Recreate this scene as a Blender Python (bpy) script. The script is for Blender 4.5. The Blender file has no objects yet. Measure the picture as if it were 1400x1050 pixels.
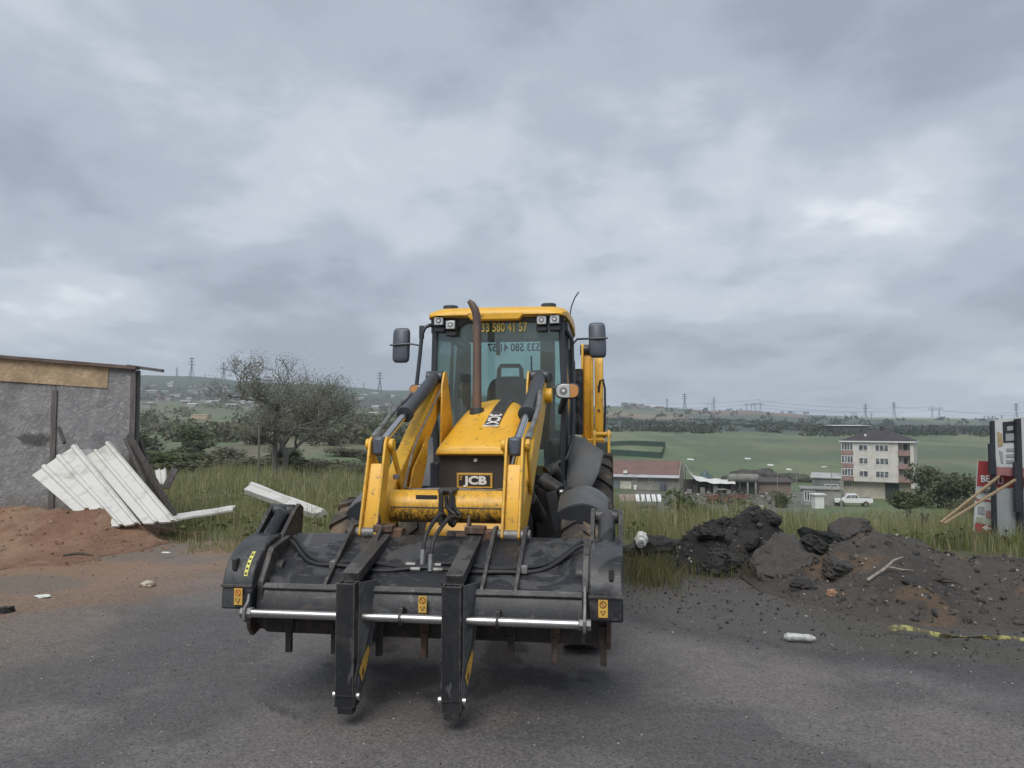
import bpy, bmesh, math, random
import numpy as np
from mathutils import Vector, Matrix, Euler
R = math.radians
scene = bpy.context.scene
# ------------------------------------------------------------------ camera
CAM_H = 1.70
HAZE = 0.00019
PITCH = math.atan(53.0 / 1050.0)
cam_data = bpy.data.cameras.new('camera')
cam_data.sensor_width = 36.0
cam_data.lens = 27.0
cam_data.clip_start = 0.05
cam_data.clip_end = 20000.0
cam = bpy.data.objects.new('camera', cam_data)
scene.collection.objects.link(cam)
cam.location = (0, 0, CAM_H)
cam.rotation_euler = (math.pi / 2 + PITCH, 0, 0)
scene.camera = cam
# ------------------------------------------------------------------ sky
SUN_EL, SUN_AZ = R(52), R(200)     # azimuth clockwise from +Y: behind the camera, a little to its left
world = bpy.data.worlds.new('World')
scene.world = world
world.use_nodes = True
wn, wl = world.node_tree.nodes, world.node_tree.links
wn.clear()
def WN(t, **kw):
    n = wn.new(t)
    for k, v in kw.items():
        if hasattr(n, k) and not k.startswith('i_'):
            setattr(n, k, v)
    return n
w_out = WN('ShaderNodeOutputWorld'); w_bg = WN('ShaderNodeBackground')
w_bg.inputs['Strength'].default_value = 0.1
sky = WN('ShaderNodeTexSky', sky_type='NISHITA', sun_disc=False)
sky.sun_elevation = SUN_EL; sky.sun_rotation = SUN_AZ
sky.air_density = 1.0; sky.dust_density = 2.0
tc = WN('ShaderNodeTexCoord')
sep = WN('ShaderNodeSeparateXYZ'); wl.new(tc.outputs['Generated'], sep.inputs[0])
def wmath(op, a, b=None, clamp=False):
    n = WN('ShaderNodeMath', operation=op); n.use_clamp = clamp
    for i, x in enumerate((a, b)):
        if x is None: continue
        if isinstance(x, (int, float)): n.inputs[i].default_value = x
        else: wl.new(x, n.inputs[i])
    return n.outputs[0]
zc = wmath('MAXIMUM', sep.outputs['Z'], 0.0)
den = wmath('ADD', zc, 0.24)
comb = WN('ShaderNodeCombineXYZ')
wl.new(wmath('DIVIDE', sep.outputs['X'], den), comb.inputs[0])
wl.new(wmath('DIVIDE', sep.outputs['Y'], den), comb.inputs[1])
def wnoise(scale, detail, rough, dist, off=(0, 0, 0), sc=(1, 1, 1)):
    mp = WN('ShaderNodeMapping'); wl.new(comb.outputs[0], mp.inputs[0])
    mp.inputs['Location'].default_value = off
    mp.inputs['Scale'].default_value = sc
    n = WN('ShaderNodeTexNoise'); wl.new(mp.outputs[0], n.inputs['Vector'])
    n.inputs['Scale'].default_value = scale; n.inputs['Detail'].default_value = detail
    n.inputs['Roughness'].default_value = rough; n.inputs['Distortion'].default_value = dist
    return n.outputs['Fac']
n1 = wnoise(1.05, 9.0, 0.56, 0.15, (5.9, 0.35, 0.0))
n2 = wnoise(2.9, 9.0, 0.58, 0.25, (7.3, 2.2, 4.0), (1.0, .72, 1.0))
n3 = wnoise(0.45, 3.0, 0.45, 0.0, (1.3, 9.2, 8.0))
s = wmath('ADD', wmath('MULTIPLY', n1, 0.56), wmath('MULTIPLY', n2, 0.27))
s = wmath('ADD', s, wmath('MULTIPLY', n3, 0.17))
ramp = WN('ShaderNodeValToRGB'); wl.new(s, ramp.inputs[0])
cr = ramp.color_ramp; cr.interpolation = 'EASE'
K = 10.0 / 1.55
def kc(c): return (c[0] * K, c[1] * K, c[2] * K, 1)
cr.elements[0].position = 0.41; cr.elements[0].color = kc((0.305, 0.345, 0.410))
cr.elements[1].position = 0.685; cr.elements[1].color = kc((0.80, 0.83, 0.865))
e = cr.elements.new(0.51); e.color = kc((0.410, 0.460, 0.535))
e = cr.elements.new(0.585); e.color = kc((0.535, 0.580, 0.645))
mixs = WN('ShaderNodeMix', data_type='RGBA'); mixs.inputs[0].default_value = 0.95
wl.new(sky.outputs[0], mixs.inputs[6]); wl.new(ramp.outputs[0], mixs.inputs[7])
wl.new(mixs.outputs[2], w_bg.inputs['Color']); wl.new(w_bg.outputs[0], w_out.inputs['Surface'])
# ------------------------------------------------------------------ sun (behind thick cloud)
sun_data = bpy.data.lights.new('sun', 'SUN')
sun_data.energy = 1.5; sun_data.angle = R(40); sun_data.color = (1.0, 0.97, 0.93)
sun = bpy.data.objects.new('sun', sun_data); scene.collection.objects.link(sun)
sd = Vector((math.sin(SUN_AZ) * math.cos(SUN_EL), math.cos(SUN_AZ) * math.cos(SUN_EL), math.sin(SUN_EL)))
sun.rotation_euler = sd.to_track_quat('Z', 'Y').to_euler()
# ------------------------------------------------------------------ exposure and render settings
vs = scene.view_settings
vs.view_transform = 'Standard'; vs.look = 'None'; vs.exposure = 0.80; vs.gamma = 1.0
vs.use_curve_mapping = False
cy = scene.cycles
cy.use_denoising = True
cy.max_bounces = 8; cy.diffuse_bounces = 3; cy.glossy_bounces = 3; cy.transmission_bounces = 6
cy.transparent_max_bounces = 24; cy.volume_bounces = 1; cy.sample_clamp_indirect = 6.0

# ================================================================== helpers
col = scene.collection
rng = random.Random(7)
nrng = np.random.default_rng(11)
F = 1050.0
def at(px, py, Y):
    """world point at forward distance Y seen at photograph position (px, py)"""
    x = (px - 700.0) / F; y = (525.0 - py) / F
    ca, sa = math.cos(PITCH), math.sin(PITCH)
    d = Vector((x, ca - y * sa, sa + y * ca))
    return Vector((0, 0, CAM_H)) + d * (Y / d.y)
_TAB = np.random.default_rng(3).random((8, 256, 256)).astype(np.float64)
def vnoise(x, y, seed=0):
    T = _TAB[seed % 8]
    x = np.asarray(x, float); y = np.asarray(y, float)
    xi = np.floor(x).astype(int); yi = np.floor(y).astype(int)
    fx = x - xi; fy = y - yi
    fx = fx * fx * (3 - 2 * fx); fy = fy * fy * (3 - 2 * fy)
    x0, x1, y0, y1 = xi & 255, (xi + 1) & 255, yi & 255, (yi + 1) & 255
    a = T[x0, y0] * (1 - fx) + T[x1, y0] * fx
    b = T[x0, y1] * (1 - fx) + T[x1, y1] * fx
    return a * (1 - fy) + b * fy
def fbm(x, y, octv=5, seed=0, gain=0.5):
    s = 0; a = 1.0; t = 0; f = 1.0
    for i in range(octv):
        s = s + a * vnoise(np.asarray(x) * f + 17.3 * i, np.asarray(y) * f - 9.1 * i, seed + i)
        t += a; a *= gain; f *= 2.03
    return s / t
def sstep(a, b, x):
    t = np.clip((np.asarray(x, float) - a) / (b - a), 0, 1)
    return t * t * (3 - 2 * t)

def tag(o, label=None, cat=None, group=None, kind=None):
    if label: o['label'] = label
    if cat: o['category'] = cat
    if group: o['group'] = group
    if kind: o['kind'] = kind
    return o
def empty(name, loc=(0, 0, 0), rz=0.0, label=None, cat=None, group=None):
    o = bpy.data.objects.new(name, None); col.objects.link(o)
    o.location = loc; o.rotation_euler = (0, 0, rz); o.empty_display_size = 0.1
    return tag(o, label, cat, group)
def copy_tree(o, parent=None):
    c = o.copy(); col.objects.link(c); c.parent = parent
    for ch in [x for x in bpy.data.objects if x.parent is o]:
        copy_tree(ch, c)
    return c

class MB:
    def __init__(s):
        s.v = []; s.f = []; s.m = []
    def add(s, verts, faces, m=0):
        b = len(s.v); s.v.extend([tuple(p) for p in verts])
        for f in faces:
            s.f.append([b + i for i in f]); s.m.append(m)
        return s
    def box(s, a, b, m=0):
        (x0, y0, z0), (x1, y1, z1) = a, b
        return s.add([(x0, y0, z0), (x1, y0, z0), (x1, y1, z0), (x0, y1, z0), (x0, y0, z1), (x1, y0, z1), (x1, y1, z1), (x0, y1, z1)],
                     [(0, 3, 2, 1), (4, 5, 6, 7), (0, 1, 5, 4), (1, 2, 6, 5), (2, 3, 7, 6), (3, 0, 4, 7)], m)
    def obox(s, c, half, rot=None, m=0):
        c = Vector(c); Rm = rot if rot is not None else Matrix.Identity(3)
        pts = []
        for z in (-1, 1):
            for (x, y) in ((-1, -1), (1, -1), (1, 1), (-1, 1)):
                pts.append(c + Rm @ Vector((x * half[0], y * half[1], z * half[2])))
        return s.add(pts, [(0, 3, 2, 1), (4, 5, 6, 7), (0, 1, 5, 4), (1, 2, 6, 5), (2, 3, 7, 6), (3, 0, 4, 7)], m)
    def beam(s, p0, p1, w, h, up=(0, 0, 1), m=0, w1=None, h1=None):
        """box from p0 to p1, w across and h along up"""
        p0, p1 = Vector(p0), Vector(p1); d = (p1 - p0).normalized()
        side = d.cross(Vector(up))
        if side.length < 1e-5: side = d.cross(Vector((1, 0, 0)))
        side.normalize(); u = side.cross(d)
        w1 = w if w1 is None else w1; h1 = h if h1 is None else h1
        pts = []
        for p, ww, hh in ((p0, w, h), (p1, w1, h1)):
            for (a, b) in ((-1, -1), (1, -1), (1, 1), (-1, 1)):
                pts.append(p + side * (a * ww / 2) + u * (b * hh / 2))
        return s.add(pts, [(3, 2, 1, 0), (4, 5, 6, 7), (0, 1, 5, 4), (1, 2, 6, 5), (2, 3, 7, 6), (3, 0, 4, 7)], m)
    def prism(s, prof, a, b, axis='x', m=0):
        def P(t, q):
            return {'x': (t, q[0], q[1]), 'y': (q[0], t, q[1]), 'z': (q[0], q[1], t)}[axis]
        n = len(prof)
        pts = [P(a, q) for q in prof] + [P(b, q) for q in prof]
        fs = [tuple(range(n))[::-1], tuple(range(n, 2 * n))]
        fs += [(i, (i + 1) % n, n + (i + 1) % n, n + i) for i in range(n)]
        return s.add(pts, fs, m)
    def tube(s, path, r, n=8, m=0, caps=True):
        path = [Vector(p) for p in path]; k = len(path)
        rs = r if isinstance(r, (list, tuple)) else [r] * k
        t0 = (path[1] - path[0]).normalized()
        nn = t0.cross(Vector((0, 0, 1)))
        if nn.length < 1e-3: nn = t0.cross(Vector((1, 0, 0)))
        nn.normalize(); rings = []
        for i in range(k):
            t = (path[min(i + 1, k - 1)] - path[max(i - 1, 0)]).normalized()
            nn = (nn - t * nn.dot(t)).normalized(); bb = t.cross(nn)
            rings.append([path[i] + (nn * math.cos(2 * math.pi * j / n) + bb * math.sin(2 * math.pi * j / n)) * rs[i] for j in range(n)])
        return s.loft(rings, caps, m)
    def cyl(s, p0, p1, r, n=16, m=0, r1=None):
        return s.tube([p0, p1], [r, r if r1 is None else r1], n, m)
    def loft(s, rings, caps=True, m=0, closed=True):
        n = len(rings[0]); pts = [p for ring in rings for p in ring]; fs = []
        for i in range(len(rings) - 1):
            for j in range(n if closed else n - 1):
                a = i * n + j; b = i * n + (j + 1) % n
                fs.append((a, b, b + n, a + n))
        if caps:
            fs.append(tuple(range(n))[::-1]); fs.append(tuple(range((len(rings) - 1) * n, len(rings) * n)))
        return s.add(pts, fs, m)
    def build(s, name, mats, parent=None, bevel=0.0, smooth=40, segs=2, recalc=True):
        me = bpy.data.meshes.new(name)
        me.from_pydata(s.v, [], s.f)
        if not isinstance(mats, (list, tuple)): mats = [mats]
        for m in mats: me.materials.append(m)
        me.polygons.foreach_set('material_index', s.m)
        if recalc:
            bm = bmesh.new(); bm.from_mesh(me)
            bmesh.ops.recalc_face_normals(bm, faces=bm.faces); bm.to_mesh(me); bm.free()
        if smooth:
            me.polygons.foreach_set('use_smooth', [True] * len(me.polygons))
            me.set_sharp_from_angle(angle=R(smooth))
        o = bpy.data.objects.new(name, me); col.objects.link(o); o.parent = parent
        if bevel:
            b = o.modifiers.new('bevel', 'BEVEL'); b.width = bevel; b.segments = segs
            b.limit_method = 'ANGLE'; b.angle_limit = R(35); b.harden_normals = False
        return o

def np_mesh(name, V, Fc, mats, parent=None, colors=None, smooth=False):
    """mesh from arrays; Fc is (n, 3) or (n, 4) or a list of such"""
    me = bpy.data.meshes.new(name)
    Fl = Fc if isinstance(Fc, list) else [Fc]
    nl = sum(f.size for f in Fl); npoly = sum(len(f) for f in Fl)
    me.vertices.add(len(V)); me.vertices.foreach_set('co', np.ascontiguousarray(V, np.float32).ravel())
    me.loops.add(nl); me.loops.foreach_set('vertex_index', np.concatenate([f.ravel() for f in Fl]).astype(np.int32))
    me.polygons.add(npoly)
    st = []; p = 0
    for f in Fl:
        k = f.shape[1]; st.append(p + np.arange(len(f)) * k); p += f.size
    me.polygons.foreach_set('loop_start', np.concatenate(st).astype(np.int32))
    if colors is not None:
        at_ = me.color_attributes.new('cover', 'FLOAT_COLOR', 'POINT')
        c4 = np.ones((len(V), 4), np.float32); c4[:, :3] = colors
        at_.data.foreach_set('color', c4.ravel())
    me.update(calc_edges=True)
    if smooth: me.polygons.foreach_set('use_smooth', [True] * npoly)
    if not isinstance(mats, (list, tuple)): mats = [mats]
    for m in mats: me.materials.append(m)
    o = bpy.data.objects.new(name, me); col.objects.link(o); o.parent = parent
    return o

# ------------------------------------------------------------------ materials
class Nodes:
    def __init__(s, name):
        s.mat = bpy.data.materials.new(name); s.mat.use_nodes = True
        s.t = s.mat.node_tree; s.n = s.t.nodes; s.l = s.t.links
        s.b = s.n['Principled BSDF']; s.out = s.n['Material Output']
    def new(s, t, **kw):
        n = s.n.new(t)
        for k, v in kw.items(): setattr(n, k, v)
        return n
    def put(s, sock, x):
        if isinstance(x, (int, float)): sock.default_value = x
        elif isinstance(x, (tuple, list)): sock.default_value = (tuple(x) + (1,))[:4] if len(sock.default_value) == 4 else tuple(x)
        else: s.l.new(x, sock)
    def noise(s, scale, detail=5, rough=0.55, dist=0.0, vec=None, sc=None):
        if vec is None: vec = s.coord()
        if sc:
            mp = s.new('ShaderNodeMapping'); s.l.new(vec, mp.inputs[0]); mp.inputs['Scale'].default_value = sc; vec = mp.outputs[0]
        n = s.new('ShaderNodeTexNoise'); s.l.new(vec, n.inputs['Vector'])
        n.inputs['Scale'].default_value = scale; n.inputs['Detail'].default_value = detail
        n.inputs['Roughness'].default_value = rough; n.inputs['Distortion'].default_value = dist
        return n.outputs['Fac']
    def coord(s, which='Object'):
        if not hasattr(s, '_tc'): s._tc = s.new('ShaderNodeTexCoord')
        return s._tc.outputs[which]
    def step(s, x, a, b):
        n = s.new('ShaderNodeMapRange', interpolation_type='SMOOTHSTEP'); s.l.new(x, n.inputs[0])
        n.inputs[1].default_value = a; n.inputs[2].default_value = b
        return n.outputs[0]
    def mix(s, f, a, b, blend='MIX'):
        n = s.new('ShaderNodeMix', data_type='RGBA'); n.blend_type = blend
        s.put(n.inputs[0], f); s.put(n.inputs[6], a); s.put(n.inputs[7], b)
        return n.outputs[2]
    def math(s, op, a, b=0.0):
        n = s.new('ShaderNodeMath', operation=op); s.put(n.inputs[0], a); s.put(n.inputs[1], b)
        return n.outputs[0]
    def bump(s, h, strength=0.3, dist=0.01):
        n = s.new('ShaderNodeBump'); s.l.new(h, n.inputs['Height'])
        n.inputs['Strength'].default_value = strength; n.inputs['Distance'].default_value = dist
        s.l.new(n.outputs[0], s.b.inputs['Normal'])
    def set(s, base=None, rough=None, metal=None, spec=None):
        if base is not None: s.put(s.b.inputs['Base Color'], base)
        if rough is not None: s.put(s.b.inputs['Roughness'], rough)
        if metal is not None: s.put(s.b.inputs['Metallic'], metal)
        if spec is not None: s.put(s.b.inputs['Specular IOR Level'], spec)
        return s.mat
def simple(name, c, rough=0.6, metal=0.0, var=0.25, scale=6.0, c2=None, bump=0.0, bscale=40.0, spec=0.5, t=(0.42, 0.66), sc=None):
    k = Nodes(name)
    n = k.noise(scale, 6, 0.6, 0.2, sc=sc)
    b = c2 if c2 is not None else tuple(x * (1 - var) for x in c)
    base = k.mix(k.step(n, t[0], t[1]), c, b)
    n2 = k.noise(scale * 5.3, 4, 0.6)
    base = k.mix(0.18, base, k.mix(n2, (0.35, 0.35, 0.35), (1.35, 1.35, 1.35)), 'MULTIPLY')
    r = k.math('ADD', k.math('MULTIPLY', n2, 0.25), rough - 0.12)
    k.set(base, r, metal, spec)
    if bump: k.bump(k.noise(bscale, 5, 0.6), bump, 0.01)
    return k.mat
# ================================================================== terrain
def _zp(d, py): return CAM_H + d * math.tan(PITCH + math.atan((525.0 - py) / F))
COLS = [
    (-500, [(0, 0), (14, 0), (25, -.3), (45, -.8), (80, -3.5), (150, -4)], [(300, 594), (600, 566), (1000, 538), (1500, 511), (2300, 514), (3200, 540)]),
    (0,    [(0, 0), (14, 0), (25, -.3), (45, -.8), (80, -3.5), (150, -4)], [(300, 594), (600, 566), (1000, 538), (1500, 511), (2300, 514), (3200, 540)]),
    (200,  [(0, 0), (12, 0), (20, -.3), (45, -1.0), (80, -4)], [(150, 612), (300, 592), (600, 565), (1000, 541), (1550, 515), (2300, 518), (3200, 545)]),
    (400,  [(0, 0), (12, 0), (20, -.3), (45, -1.0), (80, -4)], [(150, 612), (300, 590), (600, 568), (1000, 551), (1550, 525), (2300, 530), (3200, 550)]),
    (560,  [(0, 0), (12, 0), (20, -.35), (45, -1.6), (80, -5)], [(150, 616), (300, 592), (600, 570), (1000, 556), (1600, 534), (2300, 538), (3200, 560)]),
    (700,  [(0, 0), (12, 0), (18, -.3), (30, -2.0), (60, -6), (100, -9)], [(150, 640), (240, 612), (400, 592), (700, 574), (1100, 560), (1700, 545), (2500, 552), (3200, 570)]),
    (830,  [(0, 0), (12, 0), (17, -.25), (26, -2.2), (45, -6), (70, -9), (100, -10.2), (150, -11.2)], [(205, 631), (300, 607), (420, 591), (600, 583), (1000, 571), (1700, 556), (2500, 562), (3400, 575)]),
    (1000, [(0, 0), (11, 0), (15, -.40), (26, -2.2), (45, -5.5), (70, -8.5), (100, -10.2), (140, -11.1)], [(205, 640), (300, 611), (440, 592), (700, 580), (1200, 570), (1900, 563), (2600, 568), (3400, 578)]),
    (1200, [(0, 0), (10.5, 0), (14, -.58), (18, -1.10), (26, -2.1), (60, -6.4), (95, -9.6), (133, -11.5), (165, -12.0)], [(210, 641), (260, 621), (380, 601), (490, 592), (700, 586), (1200, 579), (2000, 572), (2600, 574), (3400, 580)]),
    (1400, [(0, 0), (10.5, 0), (14, -.50), (18, -.95), (28, -2.1), (60, -6.0), (95, -9.4), (133, -11.5), (165, -12.0)], [(210, 641), (260, 621), (380, 601), (490, 592), (700, 587), (1200, 581), (2000, 576), (2600, 578), (3400, 582)]),
    (1900, [(0, 0), (14, 0), (20, -.3), (28, -1.4), (60, -5.6), (95, -9.4), (133, -11.5), (165, -12.0)], [(210, 641), (260, 621), (380, 601), (490, 592), (700, 587), (1200, 581), (2000, 576), (2600, 578), (3400, 582)]),
]
_LD = np.log(np.geomspace(2.0, 9000.0, 420))
_G = []
for _px, _a, _b in COLS:
    ds = [max(p[0], 2.0) for p in _a] + [p[0] for p in _b] + [9000]
    zs = [p[1] for p in _a] + [_zp(*p) for p in _b] + [_zp(*_b[-1]) - 20]
    z = np.interp(_LD, np.log(ds), zs)
    kk = np.exp(-0.5 * (np.arange(-9, 10) / 3.5) ** 2); kk /= kk.sum()
    zz = np.convolve(np.pad(z, 9, mode='edge'), kk, 'valid')
    zz[np.exp(_LD) < 11] = 0.0
    _G.append(zz)
_G = np.array(_G); _CX = np.array([c[0] for c in COLS], float)
def _dist(x, y):
    r = np.hypot(x, y); return np.maximum(y, 0.5 * r)
def Hbase(x, y):
    x = np.asarray(x, float); y = np.asarray(y, float)
    d = np.clip(_dist(x, y), 2.0, 8990.0)
    p = np.clip(700 + F * x / np.maximum(d, 1e-3), -499.9, 1899.9)
    i = np.clip(np.searchsorted(_CX, p) - 1, 0, len(_CX) - 2)
    t = (p - _CX[i]) / (_CX[i + 1] - _CX[i]); t = t * t * (3 - 2 * t)
    g = (np.log(d) - _LD[0]) / (_LD[1] - _LD[0]); j = np.clip(g.astype(int), 0, len(_LD) - 2); h = g - j
    za = _G[i, j] * (1 - h) + _G[i, j + 1] * h; zb = _G[i + 1, j] * (1 - h) + _G[i + 1, j + 1] * h
    z = za * (1 - t) + zb * t
    back = sstep(0.0, -0.35, y / np.maximum(np.hypot(x, y), 1e-3))
    return z * (1 - back)
def Hn(x, y):
    x = np.asarray(x, float); y = np.asarray(y, float)
    d = _dist(x, y)
    n = (fbm(x * 0.35, y * 0.35, 4, 1) - 0.5) * 0.22 * sstep(11, 17, d)
    n = n + (fbm(x * 0.03, y * 0.03, 4, 2) - 0.5) * 2.2 * sstep(60, 260, d) * sstep(0.0, 1.0, (d > 165) | (x < 0))
    n = n + (fbm(x * 0.004, y * 0.004, 5, 3) - 0.5) * 26.0 * sstep(600, 1500, d) * 0.7
    n = n + (fbm(x * 1.7, y * 1.7, 4, 4) - 0.5) * 0.012 * (1 - sstep(12, 20, d))
    return Hbase(x, y) + n
def H(x, y): return float(Hn(np.array([x]), np.array([y]))[0])
def on_ground(px, Y, dz=0.0):
    x = (px - 700.0) / F * Y
    return Vector((x, Y, H(x, Y) + dz))

def road_edge(x):
    """forward distance of the edge of the tarmac for a given x"""
    e = np.interp(x, [-30, -9, -6.2, -4.6, -3.6, -2.6, -1.5, 0.9, 1.3, 2.2, 3.4, 4.2, 6, 30],
                     [6.5, 7.0, 7.4, 7.8, 8.6, 9.4, 9.6, 7.2, 6.55, 6.0, 5.75, 5.6, 5.0, 4.2])
    x = np.asarray(x, float)
    return e + (fbm(x * 0.9, x * 0 + 3.3, 4, 5) - 0.5) * 0.9
def cover(x, y):
    """land cover colour at a place"""
    x = np.asarray(x, float); y = np.asarray(y, float)
    d = _dist(x, y); p = 700 + F * x / np.maximum(d, 1e-3)
    A = lambda c: np.array(c, float)[None, :]
    def lay(base, w, c):
        w = np.clip(w, 0, 1)[:, None]; return base * (1 - w) + A(c) * w
    n1 = fbm(x * 0.8, y * 0.8, 5, 1); n2 = fbm(x * 0.45 + 5, y * 0.45, 6, 2); n3 = fbm(x * 2.7, y * 2.7, 4, 3)
    # grass verge
    c = np.tile(A((0.085, 0.098, 0.036)), (len(x), 1))
    c = lay(c, sstep(.45, .65, n1) * .7, (0.13, 0.125, 0.055))
    c = lay(c, sstep(.52, .7, n2) * .5, (0.10, 0.075, 0.045))
    # slope and fields further off
    fa = fbm(x * 0.045 + 9, y * 0.02, 5, 4); fb = fbm(x * 0.012, y * 0.012 + 3, 5, 5); fc = fbm(x * 0.10, y * 0.016, 5, 6)
    far = sstep(25, 60, d)
    left = sstep(640, 560, p)
    c2 = np.tile(A((0.098, 0.135, 0.056)), (len(x), 1))
    c2 = lay(c2, sstep(.40, .62, fc) * .75, (0.145, 0.168, 0.078))
    c2 = lay(c2, sstep(.50, .66, fa) * .75, (0.072, 0.098, 0.046)); c2 = lay(c2, sstep(.58, .68, fbm(x * .03 + 2, y * .05, 5, 7)) * .6, (0.155, 0.15, 0.085))
    cl = np.tile(A((0.100, 0.130, 0.056)), (len(x), 1))
    cl = lay(cl, sstep(.45, .65, fa), (0.135, 0.130, 0.066)); cl = lay(cl, sstep(.55, .7, fc) * .7, (0.11, 0.088, 0.055))
    c2 = c2 * (1 - left[:, None]) + cl * left[:, None]
    c = c * (1 - far[:, None]) + c2 * far[:, None]
    # mown yellowish strip, yard
    w = sstep(1150, 1185, p + 50 * (fa - .5)) * sstep(1345, 1310, p) * sstep(40, 46, d) * sstep(74, 66, d)
    c = lay(c, w * .85, (0.21, 0.185, 0.085))
    w = sstep(835, 875, p) * sstep(1130, 1060, p) * sstep(96, 104, d + 14 * (fa - .5)) * sstep(150, 138, d)
    c = lay(c, w * .9, (0.115, 0.108, 0.095)); c = lay(c, w * sstep(.5, .6, fbm(x * .2, y * .2, 4, 3)) * .8, (0.18, 0.17, 0.15))
    # far: hedge belt, patchwork, hills
    rt = sstep(600, 700, p)
    w = rt * sstep(430, 480, d + 110 * (fb - .5)) * sstep(900, 760, d)
    c = lay(c, w, (0.040, 0.055, 0.036))
    vf = sstep(760, 900, d)
    pc = np.tile(A((0.060, 0.080, 0.048)), (len(x), 1))
    g1 = fbm(x * 0.0042, y * 0.0030 + 7, 3, 6); g2 = fbm(x * 0.0075 + 4, y * 0.006, 4, 7)
    pc = lay(pc, sstep(.50, .56, g1), (0.115, 0.128, 0.062)); pc = lay(pc, sstep(.50, .55, g2), (0.042, 0.058, 0.040))
    pc = lay(pc, sstep(1130, 1180, p) * sstep(.42, .48, g1) * sstep(1500, 1700, d), (0.20, 0.215, 0.085))
    w = sstep(800, 835, p) * sstep(960, 925, p) * sstep(900, 960, d) * sstep(1190, 1130, d)
    pc = lay(pc, w * .8, (0.23, 0.155, 0.10))
    w = sstep(935, 975, p) * sstep(1120, 1080, p) * sstep(1260, 1330, d) * sstep(1640, 1540, d)
    pc = lay(pc, w * .8, (0.21, 0.125, 0.09))
    lt = sstep(620, 540, p)
    tl = np.tile(A((0.048, 0.056, 0.042)), (len(x), 1)); tl = lay(tl, sstep(.48, .6, g2), (0.085, 0.10, 0.058))
    tl = lay(tl, sstep(1080, 1250, d), (0.055, 0.082, 0.050))
    tl = lay(tl, sstep(1080, 1250, d) * sstep(.5, .58, g1) * .7, (0.042, 0.060, 0.042))
    pc = pc * (1 - lt[:, None]) + tl * lt[:, None]
    c = c * (1 - vf[:, None]) + pc * vf[:, None]
    # bare red soil on the left, dirty margins
    re = road_edge(x)
    over = y - re
    nz = (n1 - .5) * 2.2 + (n3 - .5) * .7
    w = sstep(-2.3, -3.4, x + nz * .5) * sstep(13.2, 11.9, y + nz) * sstep(-1.5, .5, over + nz * .9)
    w = w * sstep(-1.2, .1, (10.9 - y) + sstep(-4.5, -6.5, x) * 1.6 + nz * .5)
    c = lay(c, w * .92, (0.150, 0.128, 0.112)); c = lay(c, w * (.25 + .75 * sstep(.40, .56, fbm(x * .55 + 3, y * 1.1 + 1, 5, 7))) * .95, (0.235, 0.150, 0.098))
    w = sstep(.3, 1.0, x + nz * .2) * sstep(10.9, 9.9, y + nz * .6) * sstep(7.2, 6.4, x)
    c = lay(c, w * .95, (0.075, 0.068, 0.060))
    c = lay(c, w * sstep(.5, .62, n1) * .5 * sstep(7.6, 8.2, y), (0.085, 0.085, 0.042))
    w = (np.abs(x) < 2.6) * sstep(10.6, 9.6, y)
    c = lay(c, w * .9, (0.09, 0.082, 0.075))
    # tarmac
    ta = np.tile(A((0.136, 0.126, 0.121)), (len(x), 1))
    ta = lay(ta, sstep(.40, .58, n2) * .75, (0.165, 0.148, 0.138))
    ta = lay(ta, sstep(.47, .60, n1) * .75, (0.086, 0.082, 0.080))
    ta = lay(ta, sstep(-2.2, -5.0, x + nz) * sstep(3.8, 6.0, y + nz * 1.5) * .75, (0.165, 0.128, 0.096))
    ta = lay(ta, sstep(-1.6, .0, over + nz * 1.0) * sstep(-2.2, -3.2, x) * .85, (0.215, 0.140, 0.094))
    ta = lay(ta, sstep(-.8, .05, over + nz * .25) * sstep(.5, 1.2, x) * .85, (0.050, 0.048, 0.048))
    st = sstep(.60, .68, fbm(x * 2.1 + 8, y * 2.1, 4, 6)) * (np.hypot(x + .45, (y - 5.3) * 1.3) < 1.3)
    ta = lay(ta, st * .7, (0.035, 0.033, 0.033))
    rw = sstep(.12, -.12, over + (n3 - .5) * .5) * (d < 40)
    return c * (1 - rw[:, None]) + ta * rw[:, None]

def ground_material(name, fine=True):
    k = Nodes(name)
    a = k.new('ShaderNodeAttribute'); a.attribute_name = 'cover'
    co = k.coord()
    g = k.noise(55, 6, 0.75, vec=co); g2 = k.noise(9, 6, 0.65, vec=co); g3 = k.noise(190, 3, 0.7, vec=co)
    base = k.mix(1.0, a.outputs['Color'], k.mix(g2, (0.70, 0.70, 0.70), (1.30, 1.30, 1.30)), 'MULTIPLY')
    base = k.mix(1.0, base, k.mix(k.step(g, .28, .72), (0.48, 0.48, 0.48), (1.52, 1.52, 1.52)), 'MULTIPLY')
    vo = k.new('ShaderNodeTexVoronoi'); k.l.new(co, vo.inputs['Vector']); vo.inputs['Scale'].default_value = 48
    sp = k.math('MULTIPLY', k.step(vo.outputs['Distance'], .26, .12), k.step(k.noise(7, 4, .7, vec=co), .50, .66))
    base = k.mix(k.math('MULTIPLY', sp, .75), base, (0.40, 0.39, 0.37))
    vo2 = k.new('ShaderNodeTexVoronoi'); k.l.new(co, vo2.inputs['Vector']); vo2.inputs['Scale'].default_value = 23
    sp2 = k.math('MULTIPLY', k.step(vo2.outputs['Distance'], .24, .10), k.step(k.noise(2.3, 4, .7, vec=co), .52, .62))
    base = k.mix(k.math('MULTIPLY', sp2, .6), base, (0.03, 0.029, 0.029))
    r = k.math('ADD', k.math('MULTIPLY', k.noise(1.1, 5, .6, vec=co), .60), .32)
    k.set(base, r, 0, .35)
    h = k.math('ADD', k.math('MULTIPLY', g, 1.0), k.math('MULTIPLY', g3, .6))
    k.bump(h, .55, .012)
    return k.mat
M_ground = ground_material('ground')
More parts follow.
